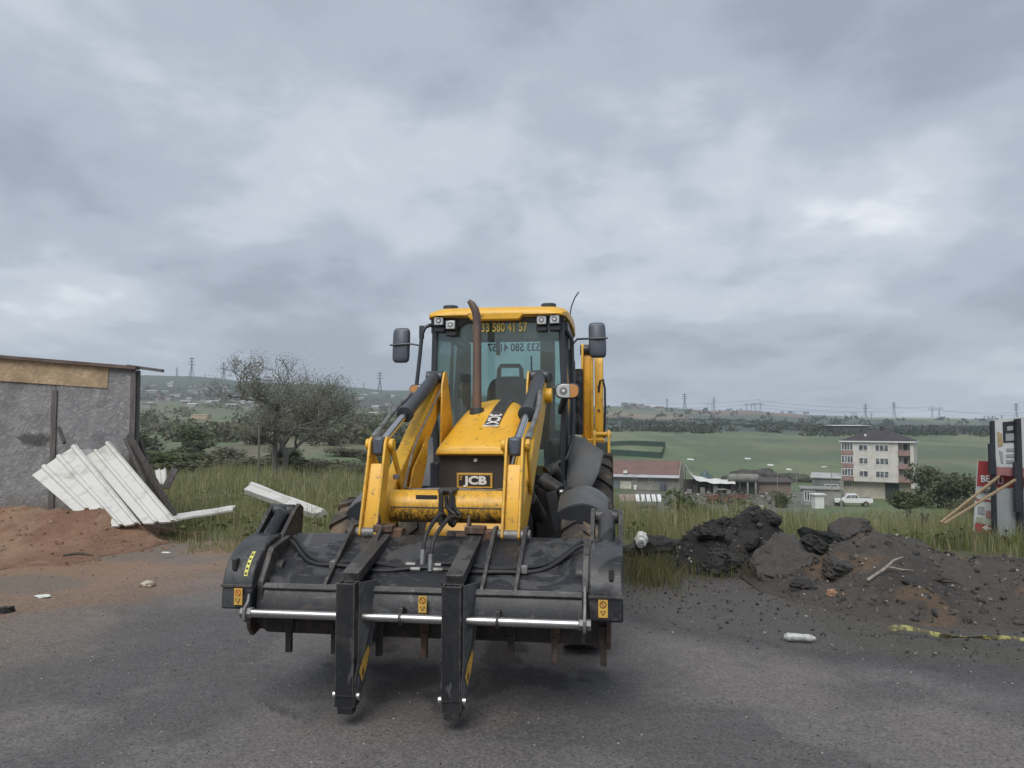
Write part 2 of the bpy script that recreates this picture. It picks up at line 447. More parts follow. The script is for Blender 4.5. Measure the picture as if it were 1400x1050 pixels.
# polar sheet around the place, finest in the directions seen
az = np.concatenate([np.linspace(-180, -50, 40)[:-1], np.linspace(-50, -36, 36)[:-1], np.linspace(-36, 36, 420)[:-1], np.linspace(36, 50, 36)[:-1], np.linspace(50, 180, 40)[:-1]])
rr = np.concatenate([[0.0], np.geomspace(1.2, 25, 190), np.geomspace(25, 3600, 200)[1:]])
AZ, RR = np.meshgrid(np.radians(az), rr)
GX, GY = (np.sin(AZ) * RR).ravel(), (np.cos(AZ) * RR).ravel()
GZ = Hn(GX, GY)
GC = cover(GX, GY)
na, nr = len(az), len(rr)
ii, jj = np.meshgrid(np.arange(nr - 1), np.arange(na), indexing='ij')
i0 = (ii * na + jj).ravel(); i1 = (ii * na + (jj + 1) % na).ravel()
quads = np.stack([i0, i0 + na, i1 + na, i1], 1)[:, ::-1]
GV = np.stack([GX, GY, GZ], 1)
ter = np_mesh('terrain', GV, quads, M_ground, colors=GC, smooth=True); tag(ter, kind='structure')
# the tarmac is a sheet of its own just above
fcx = GX[quads].mean(1); fcy = GY[quads].mean(1)
keep = (fcy < road_edge(fcx) + .1) & (np.hypot(fcx, fcy) < 34)
rq = quads[keep]; used, inv = np.unique(rq, return_inverse=True)
rv = GV[used].copy(); rv[:, 2] += 0.006
road = np_mesh('road', rv, inv.reshape(rq.shape), M_ground, colors=GC[used], smooth=True); tag(road, kind='structure')
# ================================================================== backhoe loader
def edge_mask(k, rad):
    bv = k.new('ShaderNodeBevel'); bv.samples = 4; bv.inputs['Radius'].default_value = rad
    ge = k.new('ShaderNodeNewGeometry'); vm = k.new('ShaderNodeVectorMath', operation='DOT_PRODUCT')
    k.l.new(bv.outputs[0], vm.inputs[0]); k.l.new(ge.outputs['Normal'], vm.inputs[1])
    return k.step(vm.outputs['Value'], .985, .90)
def worn_yellow(name, scratch=0.0):
    k = Nodes(name)
    c = k.mix(k.step(k.noise(2.2, 5, .6), .35, .7), (0.80, 0.445, 0.036), (0.73, 0.395, 0.030))
    c = k.mix(k.math('MULTIPLY', k.step(k.noise(7, 7, .7, .4), .54, .74), .38), c, (0.33, 0.19, 0.055))
    c = k.mix(k.math('MULTIPLY', k.step(k.noise(16, 6, .75, .3), .592, .632), .7), c, (0.13, 0.085, 0.042))
    rg = k.math('ADD', k.math('MULTIPLY', k.noise(9, 5, .6), .3), .26)
    if scratch:
        s1 = k.step(k.noise(11, 8, .75, .9, sc=(1.6, 1, 1)), .495, .525)
        s2 = k.step(k.noise(34, 4, .6, .2, sc=(1.6, 1, .35)), .53, .57)
        lo = k.new('ShaderNodeSeparateXYZ'); k.l.new(k.coord(), lo.inputs[0])
        low = k.step(lo.outputs[2], 1.17, 1.02)
        s = k.math('MULTIPLY', k.math('MAXIMUM', s1, s2), k.math('ADD', k.math('MULTIPLY', low, .90), .22))
        c = k.mix(s, c, (0.045, 0.032, 0.024))
        c = k.mix(k.math('MULTIPLY', k.step(k.math('ADD', lo.outputs[2], k.math('MULTIPLY', k.noise(11, 4, .6), .06)), 1.085, 1.03), .85), c, (0.060, 0.042, 0.030))
    ed_ = edge_mask(k, .012)
    c = k.mix(k.math('MULTIPLY', ed_, k.step(k.noise(14, 6, .7), .40, .58)), c, (0.16, 0.105, 0.06))
    dz = k.new('ShaderNodeSeparateXYZ'); k.l.new(k.coord(), dz.inputs[0])
    c = k.mix(k.math('MULTIPLY', k.step(k.math('ADD', dz.outputs[2], k.math('MULTIPLY', k.noise(5, 6, .7, .5), .7)), 1.60, 1.20), .35), c, (0.30, 0.20, 0.085))
    k.set(c, rg, 0, .5)
    k.bump(k.noise(30, 4, .6), .05, .01)
    return k.mat
M_yel = worn_yellow('yellow_paint'); M_yels = worn_yellow('scraped_yellow_paint', 1)
def dark_metal(name, a=(0.009, 0.010, 0.013), b=(0.048, 0.049, 0.051), c=(0.075, 0.052, 0.040), rough=.38):
    k = Nodes(name)
    col_ = k.mix(k.step(k.noise(3.4, 8, .62, 1.1), .50, .565), a, b)
    col_ = k.mix(k.math('MULTIPLY', k.step(k.noise(5.5, 7, .72, .5), .57, .70), .75), col_, c)
    st = k.step(k.noise(22, 5, .7, .2, sc=(1, 1, .18)), .58, .72)
    col_ = k.mix(k.math('MULTIPLY', st, .18), col_, (0.14, 0.135, 0.13))
    sc1 = k.step(k.noise(9, 6, .7, .3, sc=(1, .12, .12)), .60, .66); sc2 = k.step(k.noise(40, 3, .6, .1, sc=(.25, 1, .12)), .63, .68)
    col_ = k.mix(k.math('MULTIPLY', k.math('MAXIMUM', sc1, sc2), .35), col_, (0.17, 0.165, 0.16))
    ed_ = edge_mask(k, .010)
    col_ = k.mix(k.math('MULTIPLY', k.math('MULTIPLY', ed_, k.step(k.noise(17, 6, .7), .36, .56)), .75), col_, (0.20, 0.17, 0.145))
    dst = k.step(k.noise(2.1, 7, .7, .4), .48, .70)
    col_ = k.mix(k.math('MULTIPLY', dst, .15), col_, (0.15, 0.125, 0.10))
    r = k.math('ADD', k.math('MULTIPLY', k.noise(6, 6, .65), .36), rough - .12)
    k.set(col_, r, 0, .5)
    k.bump(k.noise(24, 6, .65), .18, .008)
    return k.mat
M_blk = dark_metal('black_bucket_paint')
M_blk2 = dark_metal('dusty_black_steel', (0.026, 0.026, 0.027), (0.065, 0.062, 0.058), (0.09, 0.06, 0.042), .45)
M_rust = dark_metal('rusty_steel', (0.075, 0.045, 0.032), (0.14, 0.075, 0.045), (0.05, 0.038, 0.032), .68)
M_und = dark_metal('underside_steel', (0.030, 0.024, 0.022), (0.05, 0.036, 0.030), (0.075, 0.045, 0.032), .7)
M_plas = simple('veiled_black_plastic', (0.095, 0.110, 0.135), .42, var=.2, scale=3)  # black lifted to blue-grey: lens veil and sky sheen put into the colour
M_trim = simple('cab_trim', (0.048, 0.055, 0.064), .38, var=.2, scale=3)
M_guard = simple('grey_mudguard_plastic', (0.085, 0.092, 0.100), .5, var=.2, scale=4, c2=(0.12, 0.115, 0.105))
M_flap = simple('mudguard_black', (0.022, 0.025, 0.032), .45, var=.2, scale=5)
M_rub = simple('hose_rubber', (0.022, 0.022, 0.023), .5, var=.3, scale=10)
M_tyre = simple('muddy_tyre_rubber', (0.050, 0.045, 0.041), .85, scale=5, c2=(0.17, 0.125, 0.085), bump=.4, bscale=50, t=(.45, .68))
M_chrome = simple('chrome', (0.60, 0.60, 0.60), .18, 1.0, var=.12, scale=14)
M_galv = simple('polished_bar', (0.50, 0.49, 0.47), .30, 1.0, scale=9, c2=(0.30, 0.27, 0.24), t=(.55, .75), sc=(1, 3, 3))
M_steel = simple('grey_steel', (0.24, 0.24, 0.235), .5, .4, scale=9, c2=(0.12, 0.11, 0.10))
M_exh = simple('heat_rusted_pipe', (0.20, 0.135, 0.105), .6, .3, scale=6, c2=(0.10, 0.085, 0.085), sc=(1, 1, .3))
M_grille = simple('brown_grille', (0.046, 0.038, 0.034), .55, scale=3, c2=(0.068, 0.055, 0.048), bump=.1, bscale=120)
M_seat = simple('seat_cloth', (0.040, 0.041, 0.044), .8, var=.2, scale=12)
M_stk = simple('yellow_sticker', (0.66, 0.40, 0.07), .5, scale=20, c2=(0.50, 0.30, 0.07))
M_stk2 = simple('lime_sticker', (0.72, 0.70, 0.16), .5, scale=20, c2=(0.6, 0.55, 0.14))
M_ink = simple('black_print', (0.03, 0.028, 0.026), .5)
M_red = simple('red_print', (0.42, 0.06, 0.04), .5)
M_wht = simple('white_print', (0.78, 0.78, 0.76), .45, var=.1)
M_ytext = simple('yellow_lettering', (0.85, 0.66, 0.16), .5, var=.1)
M_mirr = simple('mirror_glass', (0.75, 0.78, 0.80), .04, 1.0, var=.02)
M_amber = simple('amber_lens', (0.62, 0.30, 0.10), .2, var=.2, scale=60, bump=.3, bscale=160)
def lens_mat():
    k = Nodes('lamp_lens')
    vo = k.new('ShaderNodeTexVoronoi'); k.l.new(k.coord(), vo.inputs['Vector']); vo.inputs['Scale'].default_value = 70
    k.set(k.mix(k.noise(25, 3, .5), (0.78, 0.78, 0.76), (0.50, 0.50, 0.50)), .12, .45)
    return k.mat
M_lens = lens_mat()
def glass_mat(name, tint, gloss=.05, dirt=.06):
    k = Nodes(name); k.n.remove(k.b)
    tr = k.new('ShaderNodeBsdfTransparent'); tr.inputs[0].default_value = tint + (1,)
    gl = k.new('ShaderNodeBsdfGlossy'); gl.inputs['Roughness'].default_value = .03; gl.inputs[0].default_value = (.9, .95, .95, 1)
    df = k.new('ShaderNodeBsdfDiffuse'); df.inputs[0].default_value = (.42, .46, .46, 1)
    fr = k.new('ShaderNodeFresnel'); fr.inputs['IOR'].default_value = 1.5
    m1 = k.new('ShaderNodeMixShader'); k.l.new(k.math('ADD', k.math('MULTIPLY', fr.outputs[0], 1.3), gloss), m1.inputs[0])
    k.l.new(tr.outputs[0], m1.inputs[1]); k.l.new(gl.outputs[0], m1.inputs[2])
    m2 = k.new('ShaderNodeMixShader'); k.l.new(k.math('MULTIPLY', k.noise(3.0, 5, .6), dirt * 2), m2.inputs[0])
    k.l.new(m1.outputs[0], m2.inputs[1]); k.l.new(df.outputs[0], m2.inputs[2])
    k.l.new(m2.outputs[0], k.out.inputs['Surface'])
    return k.mat
M_glass = glass_mat('tinted_cab_glass', (.78, .90, .885), .04, .10)
M_glass2 = glass_mat('rear_cab_glass', (.80, .93, .915), .03, .04)

def text_obj(name, body, size, loc, rot, mat, parent=None, extrude=.0015, mirror=False, bold=0.0, sx=1.0, align='CENTER'):
    cu = bpy.data.curves.new(name, 'FONT'); cu.body = body; cu.size = size; cu.extrude = extrude
    cu.align_x = align; cu.align_y = 'CENTER'; cu.offset = bold; cu.resolution_u = 3
    tmp = bpy.data.objects.new('lettering_curve', cu); col.objects.link(tmp)
    bpy.context.view_layer.update()
    me = bpy.data.meshes.new_from_object(tmp.evaluated_get(bpy.context.evaluated_depsgraph_get()))
    bpy.data.objects.remove(tmp); bpy.data.curves.remove(cu)
    me.name = name; me.materials.clear(); me.materials.append(mat)
    me.transform(Matrix.Diagonal((-sx if mirror else sx, 1, 1, 1)))
    o = bpy.data.objects.new(name, me); col.objects.link(o); o.parent = parent
    o.location = loc; o.rotation_euler = rot
    return o
FRONT = (math.pi / 2, 0, 0)          # flat print that faces the front of the machine

BL = empty('backhoe_loader', (-0.548, 4.470, 0.006), R(-8.0),
           'yellow and black backhoe loader facing the camera with fork bucket', 'backhoe loader')
# ---------------- bucket
b = MB()
b.prism([(.64, .90), (.62, .955), (.54, .962), (.30, .865), (.055, .722), (.035, .700), (.005, .575), (.02, .556), (.30, .60), (.60, .80)], -.985, .985)
bucket = b.build('bucket', M_blk, BL, bevel=.006)
MB().prism([(.042, .742), (.020, .716), (.026, .704), (.052, .726)], -.975, .975).build('crease_rail', M_blk2, bucket, bevel=.003)
bl = MB(); bl.prism([(-1.09, .56), (-1.09, .48), (-1.0, .405), (1.0, .405), (1.09, .405), (1.09, .56)], .20, .235, 'y')
bl.build('cutting_blade', M_und, bucket, bevel=.004)
MB().prism([(.236, .56), (.236, .415), (.62, .50), (.72, .80), (.60, .86)], -1.06, 1.06).build('inner_shell', M_und, bucket)
for s in (-1, 1):
    MB().prism([(.12, .60), (.14, .44), (.19, .385), (.24, .395), (.70, .50), (.72, .80), (.40, .72)], s * 1.092 - .012, s * 1.092 + .012).build('side_plate', M_rust, bucket, bevel=.003)
    # curved end hood
    arc = [(-.045, .600), (-.035, .735)] + [(.33 - .365 * math.cos(a), .715 + .268 * math.sin(a)) for a in [R(x) for x in (12, 24, 36, 48, 60, 72, 84)]] + [(.50, .985), (.56, .955), (.52, .72), (.10, .58)]
    ear = MB().prism(arc, s * .985, s * 1.175).build('end_hood', M_blk, bucket, bevel=.012, segs=3)
    MB().box((min(s * .985, s * 1.178), -.050, .728), (max(s * .985, s * 1.178), -.036, .742)).build('hood_seam', M_blk2, bucket, bevel=.002)
    MB().box((s * 1.11 - .013, -.020, .82), (s * 1.11 + .013, .030, .885)).build('slot_shade_block', M_ink, bucket, bevel=.004)  # slightly raised black block, the hole's inner shade given as colour
    w = MB(); w.box((s * 1.065 - .026, -.0485, .625), (s * 1.065 + .026, -.0455, .722)); wo = w.build('warning_sticker', M_stk, bucket)
    # inner bracket of the clam pivot
    MB().prism([(.02, .62), (.02, .75), (.16, .93), (.40, .97), (.42, .80), (.20, .64)], s * .945, s * .984).build('pivot_bracket', M_blk2, bucket, bevel=.006)
    MB().cyl((s * .90, .22, .80), (s * .99, .22, .80), .045, 16).build('pivot_pin', M_blk2, bucket, bevel=.004)
    # clam ram with its two cheeks
    for q in (.99, 1.165):
        MB().prism([(.34, .96), (.56, 1.125), (.62, 1.15), (.68, 1.12), (.66, .96), (.60, .80), (.45, .85)], s * q - .013, s * q + .013).build('ram_cheek', M_blk2, bucket, bevel=.004)
    rm = MB(); rm.cyl((s * 1.078, .60, 1.10), (s * 1.078, .36, .94), .052, 18); rm.cyl((s * 1.15, .60, 1.10), (s * 1.005, .60, 1.10), .045, 16)
    rm.build('clam_ram', M_blk, bucket, bevel=.006)
MB().loft([[(-1.045 + .022 * t_, .33 - .368 * math.cos(R(a_)), .715 + .271 * math.sin(R(a_))) for t_ in (0, 1)] + [(-1.045 + .022 * t_, .33 - .362 * math.cos(R(a_)), .715 + .265 * math.sin(R(a_))) for t_ in (1, 0)] for a_ in range(16, 49, 4)], True).build('lime_strip_sticker', M_stk2, bucket)
# bar through the forks, with its end cheeks
MB().cyl((-1.02, -.055, .585), (1.0, -.055, .585), .0255, 18).build('pivot_bar', M_galv, bucket, bevel=.003)
for u in (-1.005, .965):
    MB().prism([(-.10, .55), (-.10, .615), (-.05, .65), (-.012, .78), (.02, .78), (.0, .56), (-.05, .525)], u - .008, u + .008).build('bar_cheek', M_steel, bucket, bevel=.003)
    MB().cyl((u - .035, -.055, .585), (u + .035, -.055, .585), .033, 6).build('bar_nut', M_steel, bucket, bevel=.003)
for u in (-.08, .48):
    MB().cyl((u - .009, -.055, .585), (u + .009, -.055, .585), .029, 18).build('bar_collar', M_blk2, bucket, bevel=.003)
    MB().box((u - .011, -.052, .545), (u + .011, .004, .64)).build('bar_hanger', M_blk2, bucket, bevel=.003)
for u in (-.85, -.56, -.28, 0.0, .26, .52, .78, 1.06):
    t = MB(); t.box((u - .019, .168, .295), (u + .019, .203, .45)); t.box((u - .028, .180, .42), (u + .028, .199, .52))
    t.build('tooth', M_und if int(u * 100) % 3 else M_rust, bucket, bevel=.006)
# ribs either side of each arm foot, and the foot pins
for c in (-.47, .47):
    for s in (-1, 1):
        MB().prism([(.02, .71), (.045, .755), (.33, .925), (.50, 1.03), (.60, 1.03), (.64, .93), (.55, .95), (.05, .715)], c + s * .098 - .011, c + s * .098 + .011).build('hinge_rib', M_blk2, bucket, bevel=.004)
    MB().cyl((c - .125, .555, .975), (c + .125, .555, .975), .036, 16).build('hinge_pin', M_steel, bucket, bevel=.004)
MB().box((.015, -.0175, .61), (.063, -.0145, .705)).build('warning_sticker', M_stk, bucket).rotation_euler = (0, 0, 0)
for (u, v, z, hz) in ((-1.065, -.0500, .674, .048), (1.065, -.0500, .674, .048), (.039, -.0190, .6575, .048)):
    MB().add([(u - .016, v, z - .012), (u + .016, v, z - .012), (u, v, z - .040)], [(0, 1, 2)]).build('warning_triangle', M_ink, bucket, recalc=False)
    MB().add([(u - .010, v - .0006, z - .0145), (u + .010, v - .0006, z - .0145), (u, v - .0006, z - .032)], [(0, 1, 2)]).build('triangle_field', M_stk, bucket, recalc=False)
    rg = []
    for i in range(20):
        a0, a1 = 2 * math.pi * i / 20, 2 * math.pi * (i + 1) / 20
        rg.append([(u + r_ * math.cos(a), v, z + .021 + r_ * math.sin(a)) for r_, a in ((.019, a0), (.019, a1), (.0145, a1), (.0145, a0))])
    m_ = MB()
    for q in rg: m_.add(q, [(0, 1, 2, 3)])
    m_.build('warning_ring', M_ink if u != -1.065 else M_red, bucket, recalc=False)
    MB().beam((u - .013, v - .0006, z + .033), (u + .012, v - .0006, z + .008), .005, .0008, up=(0, 1, 0)).build('warning_bar', M_red, bucket)
for i in range(5):
    MB().obox((-1.034, .33 - .3695 * math.cos(R(19 + 6 * i)), .715 + .2725 * math.sin(R(19 + 6 * i))), (.006, .0012, .006), Euler((-R(19 + 6 * i) * .75, 0, 0)).to_matrix()).build('strip_mark', M_ink, bucket)
# hoses over the bucket
def sag(p0, p1, n, fz):
    p0, p1 = Vector(p0), Vector(p1)
    return [p0.lerp(p1, i / n) + Vector((0, 0, fz(i / n))) for i in range(n + 1)]
def plate_z(v): return .722 + (v - .055) * .50
for k_, (v0, off) in enumerate(((.235, 0.0), (.195, .004))):
    pts = []
    for i in range(41):
        t = i / 40; u = -.93 + 1.86 * t
        endl = math.exp(-((u + .97) / .17) ** 2); endr = math.exp(-((u - .97) / .17) ** 2)
        e_ = max(endl, endr)
        v = v0 + e_ * .20 + .012 * math.sin(u * 9 + k_)
        pts.append((u, v, plate_z(v) + .022 + e_ * .035 + .006 * math.sin(u * 13 + k_ * 2)))
    MB().tube(pts, .0135, 8).build('bucket_hose', M_rub, bucket)
for u in (-.58, .60):
    MB().box((u - .018, .18, plate_z(.21) + .006), (u + .018, .25, plate_z(.21) + .052)).build('hose_clamp', M_steel, bucket, bevel=.004)
fit = MB()
for (u, v, dz) in ((-.10, .235, .022), (.06, .235, .022), (-.06, .195, .022), (.08, .195, .022)):
    fit.cyl((u - .03, v, plate_z(v) + dz), (u + .03, v, plate_z(v) + dz), .016, 6)
for (u, v) in ((-.03, .235), (.03, .195)):
    fit.cyl((u, v, plate_z(v) + .01), (u, v + .02, plate_z(v) + .11), .018, 6)
fit.build('hose_coupling', M_steel, bucket, bevel=.002)
for j, (u, v) in enumerate(((-.03, .235), (.03, .195))):
    z0 = plate_z(v) + .10
    pts = [(u, v + .02, z0), (u + .01, v + .07, z0 + .10), (u + .06, v + .24, z0 + .20), (u * .6 + .09, .62, 1.02 + .05 * j), (u * .6 + .08, .76, 1.07), (.02 + .05 * j - .02, .78, 1.12), (.01 + .05 * j - .02, .79, 1.20)]
    sp = []
    for i in range(len(pts) - 1):
        for q in range(5):
            t = q / 5; p0 = Vector(pts[max(i - 1, 0)]); p1 = Vector(pts[i]); p2 = Vector(pts[i + 1]); p3 = Vector(pts[min(i + 2, len(pts) - 1)])
            sp.append(.5 * ((2 * p1) + (p2 - p0) * t + (2 * p0 - 5 * p1 + 4 * p2 - p3) * t * t + (3 * p1 - p0 - 3 * p2 + p3) * t ** 3))
    sp.append(Vector(pts[-1]))
    MB().tube(sp, .013, 8).build('feed_hose', M_rub, bucket)
# ---------------- flip-over forks
def fork(u):
    ar = MB(); ar.beam((u, .56, .955), (u, -.085, .812), .100, .062)
    fo = ar.build('fork', M_blk2, BL, bevel=.006)
    h = MB(); h.cyl((u - .13, .575, .955), (u + .11, .575, .955), .034, 14)
    h.box((u + .045, .52, .86), (u + .12, .63, 1.005)); h.box((u - .065, .50, .985), (u + .065, .60, 1.03)); h.prism([(.50, 1.0), (.56, 1.10), (.62, 1.0)], u - .055, u - .035)
    h.build('fork_hinge', M_rust, fo, bevel=.006)
    t = MB(); w = .0535; v0, v1, z0, z1 = -.175, -.075, .175, .795
    t.box((u - w, v0, z0), (u + w, v0 + .009, z1)); t.box((u - w, v1 - .009, z0), (u + w, v1, z1 - .004))
    t.box((u - w, v0 + .0095, z0), (u - w + .009, v1 - .0095, z1)); t.box((u + w - .009, v0 + .0095, z0), (u + w, v1 - .0095, z1))
    t.box((u - w + .009, v0 + .009, z1 - .20), (u + w - .009, v1 - .009, z1 - .19))
    t.build('fork_tine', M_fork, fo, bevel=.002)
    for s in (-1, 1):
        x = u + s * .0585; q = [(x, -.097, .785), (x + s * .055, .075, .775), (x + s * .060, .085, .70), (x + s * .02, -.03, .24), (x, -.07, .14), (x, -.15, .13), (x, -.16, .26), (x, -.11, .34)]
        MB().add(q + [(a_ - s * .009, b_, c_) for (a_, b_, c_) in q], [tuple(range(8)), tuple(range(8, 16))[::-1]] + [(i, 8 + i, 8 + (i + 1) % 8, (i + 1) % 8) for i in range(8)]).build('side_plate', M_fork if s < 0 else M_steel2, fo, smooth=0)
    x = u + .0725
    MB().add([(x, -.135, .30), (x + .006, -.095, .36), (x + .022, -.045, .425), (x + .026, -.030, .39), (x + .016, -.055, .30), (x + .004, -.095, .235)], [(0, 1, 2, 3, 4, 5)]).build('reflector_sticker', M_stk, fo, recalc=False)
    MB().add([(x + .006, -.100, .268), (x + .008, -.096, .305), (x + .012, -.084, .31), (x + .010, -.089, .27)], [(0, 1, 2, 3)]).build('sticker_mark', M_ink, fo, recalc=False)
    for s in (-1, 1):
        MB().cyl((u + s * .05, -.125, .165), (u + s * .080, -.125, .165), .026, 16).build('tine_bolt', M_galv, fo, bevel=.004)
    ft = MB(); ft.box((u - .044, -.160, .070), (u + .044, -.085, .15)); ft.box((u - .060, -.166, .11), (u + .060, -.080, .178))
    ft.build('tine_foot', M_fork, fo, bevel=.006)
    return fo
M_fork = dark_metal('fork_paint', (0.011, 0.012, 0.015), (0.019, 0.020, 0.022), (0.045, 0.034, 0.028), .42)
M_steel2 = dark_metal('grey_gusset_steel', (0.060, 0.066, 0.070), (0.10, 0.105, 0.11), (0.08, 0.062, 0.05), .5)
fork(-.365); fork(.240)
# ---------------- loader arms
for s in (-1, 1):
    c = s * .47
    prof = [(.60, .90), (.535, .93), (.53, 1.0), (.60, 1.04), (.92, 1.22), (1.20, 1.40), (2.18, 1.985), (2.30, 2.05), (2.42, 2.04), (2.46, 1.95), (2.40, 1.84), (1.34, 1.185), (1.02, .985), (.72, .89)]
    am = MB().prism(prof, c - .052, c + .052).build('loader_arm', M_yel, BL, bevel=.008)
    MB().prism([(1.15, 1.10), (1.30, 1.34), (1.75, 1.60), (1.72, 1.40), (1.42, 1.02), (1.30, 1.12)], c - s * .085 - .007, c - s * .085 + .007).build('arm_gusset', M_yel, am, bevel=.004)
    # pivot tower beside the bonnet
    tw = MB(); tw.prism([(2.12, 1.0), (2.20, 2.02), (2.28, 2.14), (2.36, 2.15), (2.44, 2.02), (2.62, 1.70), (2.66, 1.0)], c - s * .095 - .009, c - s * .095 + .009)
    tw.build('pivot_tower', M_yel, am, bevel=.004)
    MB().cyl((c - .11, 2.32, 1.93), (c + .11, 2.32, 1.93), .065, 20).build('pivot_boss', M_yel, am, bevel=.006)
    # tipping lever: channel with forked head
    lv = MB()
    for q in (-1, 1):
        lv.prism([(.545, .925), (.50, .97), (.665, 1.44), (.70, 1.56), (.735, 1.60), (.80, 1.595), (.825, 1.54), (.80, 1.44), (.645, .97), (.60, .92)], c + q * .054 - .009, c + q * .054 + .009)
    lv.prism([(.545, .935), (.535, .975), (.685, 1.40), (.70, 1.42), (.72, 1.40), (.575, .96)], c - .0445, c + .0445)
    lo = lv.build('tipping_lever', M_yel, BL, bevel=.005)
    MB().cyl((c - .085, .765, 1.545), (c + .085, .765, 1.545), .027, 14).build('lever_pin', M_yel, lo, bevel=.004)
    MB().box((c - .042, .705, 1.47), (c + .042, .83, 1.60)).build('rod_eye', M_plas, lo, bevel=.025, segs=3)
    MB().cyl((c - .066, .575, .965), (c + .066, .575, .965), .045, 16).build('lever_foot', M_blk2, lo, bevel=.004)
    # tie link
    for q in (-1, 1):
        MB().beam((c + q * .080, .775, 1.545), (c + q * .066, 1.10, 1.20), .020, .062, up=(0, 1, 1)).build('tie_link', M_yel, lo, bevel=.008)
        MB().cyl((c + q * .066, .775, 1.545), (c + q * .098, .775, 1.545), .040, 16).build('link_boss', M_yel, lo, bevel=.004)
    # crowd ram
    A = Vector((c, 2.34, 2.10)); B_ = Vector((c, .80, 1.555)); Mi = A.lerp(B_, .60)
    rb = MB(); rb.cyl(A, Mi, .055, 20); rb.cyl(Mi, Mi + (B_ - A).normalized() * .05, .066, 20); rb.cyl(A + Vector((-.075, 0, 0)), A + Vector((.075, 0, 0)), .055, 16)
    ro = rb.build('crowd_ram', M_trim, BL, bevel=.006)
    MB().cyl(Mi, B_, .028, 18).build('ram_rod', M_chrome, ro)
    MB().tube([A.lerp(B_, .36) + Vector((s * .062, -.02, .03)), A.lerp(B_, .60) + Vector((s * .085, 0, .03)), A.lerp(B_, .93) + Vector((s * .078, 0, .02))], [.022, .018, .016], 10).build('ram_pipe', M_steel, ro)
    MB().cyl(A.lerp(B_, .90) + Vector((s * .078, 0, .02)), A.lerp(B_, .97) + Vector((s * .075, 0, .015)), .026, 6).build('pipe_nut', M_steel, ro, bevel=.003)
    # steel pipe run along the arm
    MB().tube([(c - s * .075, 2.25, 1.99), (c - s * .075, 1.45, 1.56), (c - s * .080, 1.30, 1.46), (c - s * .10, 1.02, 1.23), (c - s * .20, .93, 1.225), (-.03, .915, 1.235)], .0085, 8).build('hydraulic_pipe', M_steel, am)
    # lift ram underneath
    MB().cyl((c, 2.45, .86), (c, 1.55, 1.12), .055, 16).build('lift_ram', M_blk, am, bevel=.005)
MB().cyl((-.42, .90, 1.115), (.42, .90, 1.115), .112, 32).build('torque_tube', M_yels, BL, bevel=.004)
tt = [o for o in col.objects if o.name == 'torque_tube'][0]
MB().box((-.40, .786, 1.112), (.40, .793, 1.122)).build('weld_seam', M_rust, tt, bevel=.002)
MB().box((-.225, .803, 1.165), (-.075, .8045, 1.200)).build('data_plate', M_ink, tt).rotation_euler = (0, 0, 0)
hs = MB(); hs.box((-.062, .772, 1.00), (-.028, .795, 1.235)); hs.box((.008, .772, .995), (.040, .795, 1.235)); hs.box((-.072, .80, 1.215), (.052, .93, 1.245))
hs.build('hose_strap', M_blk2, tt, bevel=.010, segs=3)
MB().box((-.405, .855, 1.30), (-.365, .895, 1.335)).build('level_indicator', M_steel, tt, bevel=.006)
# ---------------- chassis
ch = MB(); ch.box((-.30, 1.95, .42), (.30, 4.4, .98)); ch.box((-.36, 1.98, .60), (.36, 3.0, 1.30)); ch.box((-.50, 2.9, .45), (.50, 4.6, 1.10))
chs = ch.build('chassis', M_und, BL, bevel=.01)
cw = MB(); cw.prism([(1.50, .50), (1.48, .86), (1.54, .93), (1.97, .93), (1.97, .50)], -.34, .34); cw.build('front_weight', M_yel, chs, bevel=.02)
MB().prism([(1.47, .86), (1.465, .79), (1.50, .79), (1.50, .87)], -.16, .10).build('weight_slot', M_und, chs, bevel=.006)
MB().cyl((-.80, 1.70, .53), (.80, 1.70, .53), .085, 16).build('front_axle', M_und, chs, bevel=.006)
MB().cyl((-.75, 4.00, .67), (.75, 4.00, .67), .14, 16).build('rear_axle', M_und, chs, bevel=.006)
